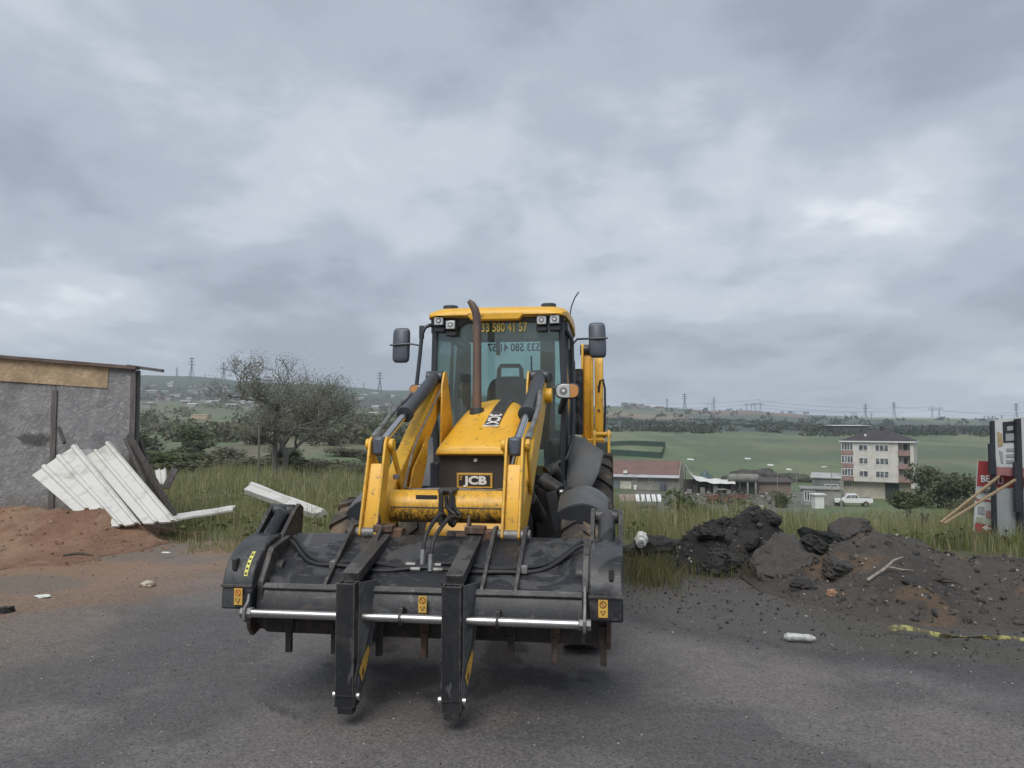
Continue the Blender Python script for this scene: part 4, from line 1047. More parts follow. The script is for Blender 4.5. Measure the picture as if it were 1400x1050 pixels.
for (n, x0, x1, y0, y1, h0, w0) in ((95000, -9, 9.5, 9.3, 20, .17, .0085), (110000, -22, 22, 18, 48, .24, .016), (70000, 2, 75, 26, 100, .34, .05)):
    x, y, n1, n2 = grass_zone(n, x0, x1, y0, y1)
    keep = np.abs(x / y) < .75; x, y, n1, n2 = x[keep], y[keep], n1[keep], n2[keep]
    z = Hn(x, y)
    h = h0 * (.30 + 1.4 * g.random(len(x)) ** 1.4) * (.10 + 2.0 * sstep(.25, .75, n1)) * np.where((x > 1.2) & (y < 17), 1.55, 1.0) * sstep(9.0, 13.5, y + 1.0 + 2.5 * (n2 - .5)) * np.where((700 + F * x / y > 1170) & (700 + F * x / y < 1330) & (y > 38) & (y < 76), .45, 1.0)
    c = pal(len(x), [(.145, .182, .062), (.185, .218, .084), (.240, .245, .118), (.155, .192, .068), (.38, .34, .21), (.27, .26, .14)], g)
    tone = sstep(.35, .65, fbm(x * .45 + 2, y * .25, 4, 2))[:, None]
    mow = sstep(1165, 1190, 700 + F * x / y) * sstep(1340, 1315, 700 + F * x / y) * sstep(38, 44, y) * sstep(76, 68, y)
    c = c * (1 - .7 * mow[:, None]) + np.array([(.30, .27, .14)]) * .7 * mow[:, None]
    c = c * (1 - .40 * tone) + np.array([(.31, .285, .155)]) * .40 * tone
    parts.append(blades(np.stack([x, y, z], 1), h, w0 * (.6 + .8 * g.random(len(x))), c, g))
# tufts by the right end of the bucket and on the heaps' edge
tx_, ty_ = [], []
for (cx, cy_, sx_, sy_, m_) in ((1.48, 8.45, .30, .55, 900), (1.85, 8.9, .40, .50, 380), (1.62, 9.3, .5, .4, 420), (3.6, 7.7, .35, .10, 240), (2.5, 8.7, .5, .3, 300), (6.0, 7.9, .4, .3, 500), (-6.3, 11.6, .5, .25, 350), (-5.0, 11.3, .5, .2, 700), (-7.4, 10.2, .3, .15, 120)):
    tx_.append(g.normal(cx, sx_ * .6, m_)); ty_.append(g.normal(cy_, sy_ * .6, m_))
tx_, ty_ = np.concatenate(tx_), np.concatenate(ty_)
hh = (.06 + .17 * g.random(len(tx_)))
parts.append(blades(np.stack([tx_, ty_, Hn(tx_, ty_)], 1), hh, .007 + 0 * hh, pal(len(tx_), [(.09, .105, .035), (.12, .125, .05), (.17, .15, .08)], g), g, .6))
off = 0; Vs, Qs, Ts, Cs = [], [], [], []
for (v, q, t, c) in parts:
    Vs.append(v); Qs.append(q + off); Ts.append(t + off); Cs.append(c); off += len(v)
gr_ = np_mesh('verge_grass', np.concatenate(Vs), [np.concatenate(Qs), np.concatenate(Ts)], M_grass, colors=np.concatenate(Cs))
tag(gr_, 'rough green and straw coloured grass of the verge', 'grass', kind='stuff')
# broad-leaved weeds in the verge
x, y, n1, n2 = grass_zone(26000, -9, 10, 10.2, 34); k_ = n2 > .52; x, y = x[k_], y[k_]
P = np.stack([x, y, Hn(x, y) + .05 + .20 * g.random(len(x))], 1)
V, q, c = leaf_cloud(P, .075, pal(len(P), [(.085, .115, .034), (.11, .14, .046), (.14, .16, .066)], g), g)
tag(np_mesh('verge_weeds', V, q, M_leaf, colors=c), 'low leafy weeds among the verge grass', 'weeds', kind='stuff')

# ================================================================== bushes and trees
def lumpy(n, rx, ry, rz, g, lobes=9, hollow=.55):
    """points spread through an uneven crown that sits on z = 0"""
    cs = g.normal(size=(lobes, 3)); cs /= np.linalg.norm(cs, axis=1)[:, None]; cs *= (.35 + .35 * g.random((lobes, 1)))
    rad = .30 + .28 * g.random(lobes)
    i = g.integers(0, lobes, n); d = g.normal(size=(n, 3)); d /= np.linalg.norm(d, axis=1)[:, None]
    r = rad[i] * (hollow + (1.12 - hollow) * g.random(n)) 
    p = cs[i] + d * r[:, None]
    p[:, 2] = np.maximum(p[:, 2], -.85 + .2 * g.random(n))
    return p * np.array([rx, ry, rz]) + np.array([0, 0, rz * .9])
SCRUB = [(.098, .112, .060), (.120, .132, .068), (.084, .098, .054), (.140, .138, .082)]
BROWN = [(.150, .128, .090), (.125, .114, .084), (.115, .118, .072)]
GREEN = [(.082, .110, .042), (.100, .130, .050), (.068, .092, .040), (.125, .142, .064)]
def bush_mesh(seed, rx, ry, rz, n, leaf, cols, stems=6):
    g2 = np.random.default_rng(seed)
    V, q, c = leaf_cloud(lumpy(n, rx, ry, rz, g2), leaf, pal(n, cols, g2), g2)
    f = np_mesh('foliage', V, q, M_leaf, colors=c)
    m = MB()
    for i in range(stems):
        a = g2.random() * 6.28; r = (.25 + .6 * g2.random())
        e_ = Vector((math.cos(a) * rx * r, math.sin(a) * ry * r, rz * (1.0 + .7 * g2.random())))
        m.tube([(0, 0, -.3), e_ * .5 + Vector((0, 0, rz * .15)), e_], [rz * .035, rz * .022, rz * .006], 5)
    st = m.build('stem', M_bark)
    return f, st
PROTO = {}
for nm, args in {'scrub': (31, 1.0, 1.0, .8, 2600, .13, SCRUB), 'brown': (32, 1.0, 1.0, .75, 1900, .11, BROWN), 'green': (33, 1.0, 1.0, .85, 2800, .12, GREEN), 'loose': (34, 1.0, 1.0, .9, 1500, .12, SCRUB + BROWN)}.items():
    PROTO[nm] = bush_mesh(*args)
_pused = set()
def bush(kind, loc, sx, sz, label, cat='bush', group=None, name='bush', rz=None):
    f, st = PROTO[kind]
    if kind in _pused: f = f.copy(); st = st.copy(); col.objects.link(f); col.objects.link(st)
    _pused.add(kind)
    e_ = empty(name, loc, rng.random() * 6.28 if rz is None else rz, label, cat, group)
    e_.scale = (sx, sx, sz); f.parent = e_; st.parent = e_
    return e_

def branch_tree(seed, height, spread, levels, stems, twig_leaf, n_leaf, cols, up=.25, lean=None):
    g2 = random.Random(seed); ng = np.random.default_rng(seed)
    m = MB(); tips = []
    def grow(p, d, ln, r, lv):
        k = 4 if lv < 3 else 3; pts = [p]; q = p.copy(); dd = d.copy()
        for i in range(k):
            dd = (dd + Vector((g2.gauss(0, .18), g2.gauss(0, .18), g2.gauss(0, .12) + .04))).normalized()
            q = q + dd * (ln / k); pts.append(q.copy())
        m.tube(pts, [r * (1 - .45 * i / k) for i in range(k + 1)], 7 if lv < 2 else (5 if lv < 4 else 3), caps=False)
        if lv >= levels - 2: tips.extend([(pts[-1].copy(), ln), (pts[-2].copy(), ln)])
        if lv < levels:
            for c in range(g2.choice((2, 3, 3)) if lv < levels - 1 else 3):
                t = pts[-1] if c == 0 else pts[g2.randint(max(1, k - 2), k)]
                ax = Vector((g2.gauss(0, 1), g2.gauss(0, 1), g2.gauss(0, .55) + up)).normalized()
                nd = (dd * .62 + ax * .78).normalized()
                if lv < 3: nd = (nd + Vector((nd.x, nd.y, 0)) * spread).normalized()
                if nd.z < -.15: nd.z *= .3
                grow(t, nd, ln * g2.uniform(.62, .82), r * (.60 if c else .66), lv + 1)
    for i in range(stems):
        a = 6.28 * i / stems + g2.uniform(-.4, .4)
        d = Vector((math.cos(a) * .34, math.sin(a) * .34, 1)).normalized() if stems > 1 else Vector((.04, 0, 1))
        if lean: d = (d + Vector(lean)).normalized()
        grow(Vector((math.cos(a) * .08 * (stems > 1), math.sin(a) * .08 * (stems > 1), -.2)), d, height * .30, height * .022, 0)
    P = np.array([t[0] for t in tips]); L = np.array([t[1] for t in tips])
    i = ng.integers(0, len(P), n_leaf)
    C = P[i] + ng.normal(size=(n_leaf, 3)) * (L[i] * .55)[:, None]
    return m, C
# ================================================================== near things: soil bank, heaps, rubble
def rock_template(seed, n=9, flat=1.0):
    g2 = random.Random(seed); bm = bmesh.new()
    for i in range(n):
        v = Vector((g2.gauss(0, 1), g2.gauss(0, 1), g2.gauss(0, 1))).normalized() * g2.uniform(.75, 1.0)
        bm.verts.new((v.x, v.y, v.z * flat))
    bmesh.ops.convex_hull(bm, input=bm.verts)
    loose = [v for v in bm.verts if not v.link_faces]
    for v in loose: bm.verts.remove(v)
    bmesh.ops.triangulate(bm, faces=bm.faces); bm.verts.index_update()
    V = np.array([v.co[:] for v in bm.verts]); Fc = np.array([[v.index for v in f.verts] for f in bm.faces]); bm.free()
    return V, Fc
ROCKS = [rock_template(100 + i, 7 + i % 5, .55 + .08 * (i % 4)) for i in range(10)]
def scatter_rocks(P, size, colr, g, flat=1.0):
    Vs, Fs, Cs = [], [], []; off = 0
    kind = g.integers(0, len(ROCKS), len(P))
    for k_ in range(len(ROCKS)):
        i = np.where(kind == k_)[0]
        if len(i) == 0: continue
        V, Fc = ROCKS[k_]; n = len(i)
        q = g.normal(size=(n, 4)); q /= np.linalg.norm(q, axis=1)[:, None]
        w, x, y, z = q.T
        Rm = np.stack([1 - 2 * (y * y + z * z), 2 * (x * y - z * w), 2 * (x * z + y * w), 2 * (x * y + z * w), 1 - 2 * (x * x + z * z), 2 * (y * z - x * w), 2 * (x * z - y * w), 2 * (y * z + x * w), 1 - 2 * (x * x + y * y)], 1).reshape(n, 3, 3)
        W = np.einsum('nij,vj->nvi', Rm, V) * size[i][:, None, None]; W[:, :, 2] *= flat
        W += P[i][:, None, :]
        Vs.append(W.reshape(-1, 3)); Fs.append((Fc[None] + (np.arange(n) * len(V))[:, None, None] + off).reshape(-1, 3)); off += n * len(V)
        Cs.append(np.repeat(colr[i], len(V), 0))
    return np.concatenate(Vs), np.concatenate(Fs), np.concatenate(Cs)
def earth_mat(name, bump=.7, scale=14, rough=.92):
    k = Nodes(name)
    a = k.new('ShaderNodeAttribute'); a.attribute_name = 'cover'
    n = k.noise(scale, 7, .7); n2 = k.noise(scale * 5, 4, .7)
    c = k.mix(1.0, a.outputs['Color'], k.mix(n, (.55, .55, .55), (1.45, 1.45, 1.45)), 'MULTIPLY')
    c = k.mix(1.0, c, k.mix(n2, (.6, .6, .6), (1.4, 1.4, 1.4)), 'MULTIPLY')
    k.set(c, rough, 0, .3); k.bump(k.math('ADD', n, k.math('MULTIPLY', n2, .4)), bump, .05)
    return k.mat
M_earth = earth_mat('loose_earth'); M_stone = earth_mat('stone', .4, 22, .85)
def mound(name, x0, x1, y0, y1, hf, cf, step, parent=None):
    xs = np.arange(x0, x1 + step, step); ys = np.arange(y0, y1 + step, step)
    X, Y = np.meshgrid(xs, ys); x, y = X.ravel(), Y.ravel()
    h = hf(x, y); base = Hn(x, y)
    z = np.where(h > 0.004, base + h, base - .06)
    nx, ny = len(xs), len(ys); i, j = np.meshgrid(np.arange(ny - 1), np.arange(nx - 1), indexing='ij')
    a = (i * nx + j).ravel(); q = np.stack([a, a + 1, a + nx + 1, a + nx], 1)
    keep = (h[q] > 0.004).any(1); q = q[keep]; us, inv = np.unique(q, return_inverse=True)
    return np_mesh(name, np.stack([x, y, z], 1)[us], inv.reshape(q.shape), M_earth, parent, colors=cf(x, y, h)[us], smooth=True)
g = np.random.default_rng(77)
# red soil bank in front of the hoarding
def hf(x, y):
    n = fbm(x * 1.1, y * 1.1, 5, 2); m = fbm(x * 3.7, y * 3.7, 4, 3)
    prof = np.exp(-((y - 11.25) / .62) ** 2) * (.40 + .22 * (n - .5)) + np.exp(-((y - 10.3) / 1.1) ** 2) * .12
    lx = sstep(-4.35, -5.9, x + (n - .5) * 1.2) * sstep(-14, -12, x)
    return prof * lx + (m - .5) * .10 * lx * sstep(.02, .2, prof) - .03 + np.maximum(fbm(x * 6.1, y * 6.1, 3, 5) - .6, 0) * .16 * lx
def cf(x, y, h):
    t = sstep(.35, .62, fbm(x * 1.4, y * 1.4, 5, 4))[:, None]; u = sstep(.5, .7, fbm(x * 3 + 4, y * 3, 4, 6))[:, None]
    c = np.array([(.265, .160, .104)]) * (1 - t) + np.array([(.205, .116, .078)]) * t
    return c * (1 - .5 * u) + np.array([(.31, .215, .14)]) * .5 * u
sb_ = mound('soil_bank', -11.5, -4.0, 8.6, 12.6, hf, cf, .045)
tag(sb_, 'low bank of bare reddish soil below the chipboard hoarding', 'soil bank')
n = 900; x = g.uniform(-9.5, -4.6, n); y = g.normal(10.6, .7, n); k_ = y < 12.2; x, y = x[k_], y[k_]
z = np.maximum(Hn(x, y), Hn(x, y) + hf(x, y))
V, Fc, C = scatter_rocks(np.stack([x, y, z], 1), .008 + .045 * g.random(len(x)) ** 4, pal(len(x), [(.21, .12, .075), (.18, .09, .055), (.24, .17, .12)], g), g)
tag(np_mesh('soil_clods', V, Fc, M_stone, sb_, colors=C), kind='stuff')
# the grey-brown spoil heap on the right
def hs_(x, y):
    n = fbm(x * .9 + 3, y * .9, 5, 1); m = fbm(x * 3.1, y * 3.1, 4, 5); f = fbm(x * 9, y * 9, 3, 6)
    b1 = np.exp(-(((x - 3.95) / .95) ** 2 + ((y - 8.3) / 1.0) ** 2)) * .48
    b2 = np.exp(-(((x - 5.3) / 1.0) ** 2 + ((y - 7.8) / .95) ** 2)) * .32
    b3 = np.exp(-(((x - 3.55) / .5) ** 2 + ((y - 7.35) / .55) ** 2)) * .22 + np.exp(-(((x - 4.6) / .9) ** 2 + ((y - 6.85) / .4) ** 2)) * .13
    b4 = np.exp(-(((x - 6.8) / .9) ** 2 + ((y - 7.6) / 1.2) ** 2)) * .20
    t = np.maximum(np.maximum(b1, b2), np.maximum(b3, b4)) * .7 + (b1 + b2 + b3 + b4) * .3
    e = sstep(.03, .16, t)
    return t * (.75 + .5 * n) + ((m - .5) * .16 + (f - .5) * .06) * e - .035
def cs_(x, y, h):
    t = sstep(.42, .62, fbm(x * 1.3, y * 1.3, 5, 3))[:, None]; u = sstep(.60, .70, fbm(x * 1.9 + 8, y * 1.9, 4, 4))[:, None]
    c = np.array([(.055, .050, .046)]) * (1 - t) + np.array([(.084, .075, .067)]) * t
    return c * (1 - .7 * u) + np.array([(.15, .10, .062)]) * .7 * u
sh = mound('spoil_heap', 2.5, 8.5, 5.8, 10.6, hs_, cs_, .035)
tag(sh, 'large grey-brown heap of spoil and rubble beside the tarmac', 'spoil heap')
# the black heap of broken tarmac
def ha_(x, y):
    n = fbm(x * 2.2 + 3, y * 2.2, 4, 2); m = fbm(x * 5.1, y * 5.1, 4, 5); f = fbm(x * 13, y * 13, 3, 6)
    b1 = np.exp(-(((x - 2.95) / .46) ** 2 + ((y - 9.6) / .55) ** 2) ** 1.4) * .66
    b2 = np.exp(-(((x - 2.42) / .42) ** 2 + ((y - 9.25) / .50) ** 2) ** 1.4) * .50
    t = np.maximum(b1, b2); e = sstep(.03, .18, t)
    return t * (.72 + .55 * n) + ((m - .5) * .20 + (f - .5) * .08) * e - .03
def ca_(x, y, h):
    t = sstep(.45, .6, fbm(x * 2.3, y * 2.3, 5, 3))[:, None]
    return np.array([(.030, .029, .029)]) * (1 - t) + np.array([(.058, .054, .049)]) * t
ah = mound('tarmac_heap', 1.6, 3.9, 8.2, 10.8, ha_, ca_, .026)
tag(ah, 'black lumpy heap of torn-up tarmac in front of the grass', 'rubble heap')
for (o_, hfun, n, rx, ry, smax, pl_) in ((sh, hs_, 9000, (2.7, 7.6), (6.0, 9.8), .055, [(.085, .075, .065), (.062, .055, .05), (.12, .105, .09), (.05, .047, .045)]),
                                        (ah, ha_, 4200, (1.8, 3.7), (8.5, 10.3), .060, [(.03, .029, .03), (.045, .043, .042), (.06, .056, .052), (.022, .022, .023)])):
    x = g.uniform(*rx, n); y = g.uniform(*ry, n); h = hfun(x, y); k_ = h > .01; x, y, h = x[k_], y[k_], h[k_]
    V, Fc, C = scatter_rocks(np.stack([x, y, Hn(x, y) + h], 1), .005 + smax * g.random(len(x)) ** 9, pal(len(x), pl_, g, .35), g)
    tag(np_mesh('rubble', V, Fc, M_stone, o_, colors=C), kind='stuff')
    n2_ = n // 22; i = g.integers(0, len(x), n2_)
    V, Fc, C = scatter_rocks(np.stack([x[i], y[i], Hn(x[i], y[i]) + h[i] + .01], 1), .005 + .020 * g.random(n2_) ** 3, pal(n2_, [(.36, .34, .31), (.30, .20, .13), (.44, .43, .40), (.25, .23, .2)], g, .25), g)
    tag(np_mesh('pale_stones', V, Fc, M_stone, o_, colors=C), kind='stuff')
# broken slabs and bigger blocks
def slab(seed, loc, size, rot, colr, label, name='tarmac_chunk', cat='tarmac chunk', group=None, rough_=.17):
    g2 = random.Random(seed); bm = bmesh.new()
    n = 11; top = []
    for i in range(n):
        a = 6.283 * i / n; r = 1 + g2.uniform(-.25, .18)
        top.append((math.cos(a) * r, math.sin(a) * r))
    rings = []
    for (z, k_) in ((-1, .86), (-.6, 1.0), (.5, 1.03), (1.0, .93)):
        rings.append([bm.verts.new((p[0] * k_ * size[0] * (1 + g2.uniform(-.05, .05)), p[1] * k_ * size[1] * (1 + g2.uniform(-.05, .05)), (z + g2.uniform(-.3, .3)) * size[2])) for p in top])
    for a, b in zip(rings, rings[1:]):
        for i in range(n): bm.faces.new((a[i], a[(i + 1) % n], b[(i + 1) % n], b[i]))
    for ring, s_ in ((rings[0], -1), (rings[-1], 1)):
        c = bm.verts.new((0, 0, s_ * size[2] * 1.05))
        for i in range(n): bm.faces.new((ring[i], ring[(i + 1) % n], c))
    bmesh.ops.subdivide_edges(bm, edges=bm.edges, cuts=4, use_grid_fill=True)
    bmesh.ops.recalc_face_normals(bm, faces=bm.faces)
    V = np.array([v.co[:] for v in bm.verts]); sc = rough_ * min(size[0], size[1]) * 3
    kx = 5.0 / max(size[0], .1)
    V += (np.stack([fbm(V[:, 1] * kx + seed, V[:, 2] * kx * 2, 4, 1), fbm(V[:, 0] * kx, V[:, 2] * kx * 2 + seed, 4, 2), fbm(V[:, 0] * kx + seed, V[:, 1] * kx, 4, 3)], 1) - .5) * sc * np.array([1, 1, .6])
    for v, c in zip(bm.verts, V): v.co = c
    me = bpy.data.meshes.new(name); bm.to_mesh(me); bm.free()
    ca = me.color_attributes.new('cover', 'FLOAT_COLOR', 'POINT'); c4 = np.tile(np.array(colr + (1,), np.float32), (len(me.vertices), 1)); ca.data.foreach_set('color', c4.ravel())
    me.materials.append(M_stone)
    o = bpy.data.objects.new(name, me); col.objects.link(o); o.location = loc; o.rotation_euler = rot
    return tag(o, label, cat, group)
def hz_(x, y, off): return H(x, y) + max(float(hs_(np.array([x]), np.array([y]))[0]), 0.0) + off
D1, D2 = (.040, .038, .037), (.068, .063, .058)
slab(1, (2.95, 8.40, .20), (.37, .30, .085), (R(36), R(-20), .4), (.075, .070, .065), 'large tilted grey tarmac slab between black heap and spoil heap')
slab(2, (3.38, 8.55, .28), (.26, .20, .07), (R(30), R(28), 1.0), D1, 'dark tarmac block on the left shoulder of the spoil heap')
slab(3, (3.95, 9.1, .42), (.24, .20, .09), (R(15), R(-20), .3), D2, 'rounded tarmac block crowning the top of the spoil heap')
slab(4, (3.58, 8.9, .38), (.27, .09, .06), (R(10), R(16), -.2), (.022, .024, .024), 'long black lump lying at the top left of the spoil heap')
slab(5, (1.98, 9.75, .10), (.40, .17, .12), (R(6), R(4), .1), D1, 'long low black tarmac lump beside the white bag')
slab(6, (2.35, 8.75, .12), (.22, .18, .13), (R(20), R(15), .7), D1, 'black block at the foot of the tarmac heap')
slab(7, (1.60, 10.0, .06), (.22, .14, .07), (R(4), R(-6), .5), D2, 'flat grey tarmac piece behind the white bag')
slab(8, (2.95, 7.75, .05), (.20, .16, .06), (R(8), R(5), .2), D1, 'small dark slab lying in front of the tilted slab')
slab(9, (3.3, 7.85, hz_(3.3, 7.85, .03)), (.26, .14, .09), (R(24), R(10), .9), D2, 'brown-grey slab at the left foot of the spoil heap')
for i, (x_, y_, a_, lab) in enumerate(((2.78, 9.15, .17, 'flat black tarmac plate on the front of the black heap'), (3.15, 9.35, .15, 'tilted black plate on the right shoulder of the black heap'), (2.30, 8.95, .16, 'black plate low on the left front of the black heap'), (2.98, 9.62, .14, 'black block on the very top of the black heap'), (2.50, 9.30, .13, 'small black block in the saddle of the black heap'), (3.28, 9.05, .16, 'black plate at the right foot of the black heap'))):
    zz_ = H(x_, y_) + max(float(ha_(np.array([x_]), np.array([y_]))[0]), 0) + .02
    slab(60 + i, (x_, y_, zz_), (a_, a_ * .8, .045), (R(18 + 9 * (i % 3)), R(-22 + 13 * (i % 4)), 1.3 * i), (.034 + .008 * (i % 3), .033 + .007 * (i % 3), .033 + .006 * (i % 3)), lab)
slab(10, (5.02, 7.25, hz_(5.02, 7.25, .02)), (.15, .10, .055), (R(10), R(5), .2), (.24, .125, .065), 'orange-brown brick lump on the right of the spoil heap', 'brick_lump', 'brick')
slab(11, (4.85, 6.75, hz_(4.85, 6.75, .02)), (.15, .13, .07), (R(28), R(-20), .4), D2, 'flat grey-brown slab under the orange brick lump')
slab(12, (4.62, 8.0, hz_(4.62, 8.0, .005)), (.085, .05, .03), (0, R(15), .3), (.20, .165, .10), 'tan stone near the crest of the spoil heap', 'stone', 'stone')
slab(13, (3.05, 7.42, hz_(3.05, 7.42, .01)), (.055, .05, .04), (0, 0, 0), (.34, .20, .12), 'orange stone at the left edge of the spoil heap', 'stone', 'stone')
slab(14, (4.35, 6.55, hz_(4.35, 6.55, .008)), (.035, .03, .025), (0, 0, 0), (.48, .47, .45), 'pale stone low on the front of the spoil heap', 'stone', 'stone')
# dead branch on the heap
br = MB()
br.tube([(3.18, 7.35, .19), (3.32, 7.4, .255), (3.42, 7.45, .30), (3.50, 7.48, .355), (3.60, 7.5, .385)], [.016, .015, .014, .011, .005], 6)
br.tube([(3.42, 7.45, .30), (3.55, 7.44, .275), (3.66, 7.43, .27)], [.010, .008, .004], 5)
brc = br.build('dead_branch', simple('bleached_wood', (.34, .30, .25), .8, scale=20, c2=(.2, .17, .14)))
brc.location = (.18, 0, hz_(3.55, 7.40, 0) - .215)
tag(brc, 'bleached forked dead branch lying on the spoil heap', 'branch')
rz_ = hz_(4.06, 7.38, .01) - .35
b2_ = MB(); b2_.tube([(3.88, 7.40, .35 + rz_), (4.02, 7.36, .37 + rz_), (4.12, 7.42, .35 + rz_), (4.24, 7.38, .34 + rz_)], [.012, .022, .020, .006], 6); b2_.tube([(4.02, 7.36, .37 + rz_), (4.08, 7.3, .40 + rz_), (4.16, 7.32, .38 + rz_)], [.012, .01, .004], 5)
tag(b2_.build('root_piece', M_bark), 'short grey piece of root beside the dead branch', 'root')
# yellow tape
tp = MB(); rgs = []
for i in range(36):
    t = i / 35; x = 2.98 + 1.12 * t; y = 6.27 - .46 * t - .03 * math.sin(t * 7)
    x = 3.02 + 1.08 * t; tw = .9 * math.sin(t * 9 + .5) + 1.1; hw = .019 * (1 - .45 * t) * (1 + .25 * math.sin(t * 23))
    c = Vector((x, y + .02 * math.sin(t * 17), .045 + .022 * math.sin(t * 11) * (1 - t * .5)))
    d = Vector((math.sin(tw) * .2, -math.cos(tw) * .45, abs(math.sin(tw)) * .9 + .15)).normalized() * hw
    nn = Vector((0, .002, .0015)); rgs.append([c - d, c + d, c + d + nn, c - d + nn])
tp.loft(rgs, True)
M_tape = simple('yellow_tape', (.36, .34, .11), .6, scale=16, c2=(.10, .09, .045), t=(.44, .54), sc=(1, 1, .5))
tag(tp.build('warning_tape', M_tape, smooth=60), 'crumpled yellow warning tape lying at the foot of the spoil heap', 'tape')
# plastic bag, bottle and litter
def crumple(name, loc, s, seed, colr, label, cat, sc=(1, 1, 1), rough=.45):
    bm = bmesh.new(); bmesh.ops.create_icosphere(bm, subdivisions=3, radius=1)
    for v in bm.verts:
        n = .55 + .9 * float(fbm(np.array([v.co.x * 1.9 + seed]), np.array([v.co.y * 1.9 + v.co.z * 2.3]), 4, 2)[0])
        v.co = Vector((v.co.x * sc[0], v.co.y * sc[1], v.co.z * sc[2])) * n * s
    me = bpy.data.meshes.new(name); bm.to_mesh(me); bm.free(); me.materials.append(colr)
    o = bpy.data.objects.new(name, me); col.objects.link(o); o.location = loc
    return tag(o, label, cat)
M_bag = simple('white_plastic', (.74, .75, .70), .4, var=.12, scale=20)
crumple('plastic_bag', (1.60, 9.55, .27), .085, 3, M_bag, 'crumpled white plastic bag caught above the tarmac lumps', 'plastic bag', (.9, .6, 1.15))
MB().tube([(1.60, 9.57, -.02), (1.605, 9.56, .22)], .012, 6).build('bag_stake', M_bark)
tag(bpy.data.objects['bag_stake'], 'thin dark stake holding up the white bag', 'stake')
bt = MB(); bt.tube([(2.12, 6.08, .035), (2.15, 6.07, .036), (2.26, 6.05, .036), (2.31, 6.04, .034), (2.35, 6.035, .032)], [.016, .034, .028, .030, .012], 9)
tag(bt.build('crushed_bottle', simple('pale_bottle', (.50, .51, .48), .35, scale=22, c2=(.28, .29, .28)), smooth=60), 'crushed whitish plastic bottle on dark gravel', 'bottle')
crumple('litter_scrap', (-4.55, 7.55, .02), .08, 5, M_bag, 'flat white litter scrap on the left of the tarmac', 'litter', (1, .6, .18))
crumple('litter_scrap', (-3.78, 8.05, .03), .085, 8, simple('cream_paper', (.52, .46, .36), .7, scale=20), 'cream crumpled paper scrap on the reddish road edge', 'litter', (.9, .7, .4))
crumple('litter_scrap', (-4.35, 9.75, .07), .045, 9, M_bag, 'pale scrap lying on the soil below the white sheets', 'litter', (1.3, .5, .2))
sk = MB(); sk.tube([(-5.35, 9.25, .12), (-5.18, 9.27, .14), (-4.98, 9.22, .125)], [.014, .017, .010], 6)
tag(sk.build('dark_stick', M_bark), 'short dark stick lying on the red soil', 'stick')
slab(21, (-4.52, 6.95, .025), (.075, .045, .03), (0, 0, .4), (.04, .038, .036), 'dark stone lying on the left of the tarmac', 'stone', 'stone')
# loose gravel and chips on the ground
n = 15000; y = 3.0 + 6.5 * g.random(n) ** 1.3; x = g.uniform(-.72, .72, n) * y
P = np.stack([x, y, Hn(x, y) + .006], 1)
V, Fc, C = scatter_rocks(P, .0020 + .009 * g.random(n) ** 5, pal(n, [(.10, .098, .095), (.055, .054, .053), (.16, .155, .15), (.045, .043, .043), (.36, .35, .33)], g, .3), g, .7)
tag(np_mesh('road_grit', V, Fc, M_stone, colors=C), 'loose grit and chippings on the tarmac', 'grit', kind='stuff')
n = 9000; x = g.uniform(.9, 6.0, n); y = np.interp(x, [.9, 2, 4, 6], [6.7, 6.1, 5.7, 5.2]) + g.random(n) ** .8 * 3.2 - .35
P = np.stack([x, y, Hn(x, y) + .008], 1)
V, Fc, C = scatter_rocks(P, .0025 + .020 * g.random(n) ** 10, pal(n, [(.05, .048, .047), (.04, .038, .038), (.085, .08, .074), (.11, .10, .09), (.065, .06, .058), (.05, .047, .046), (.30, .29, .27)], g, .35), g, .8)
tag(np_mesh('dark_gravel', V, Fc, M_stone, colors=C), 'dark broken gravel along the right edge of the tarmac', 'gravel', kind='stuff')

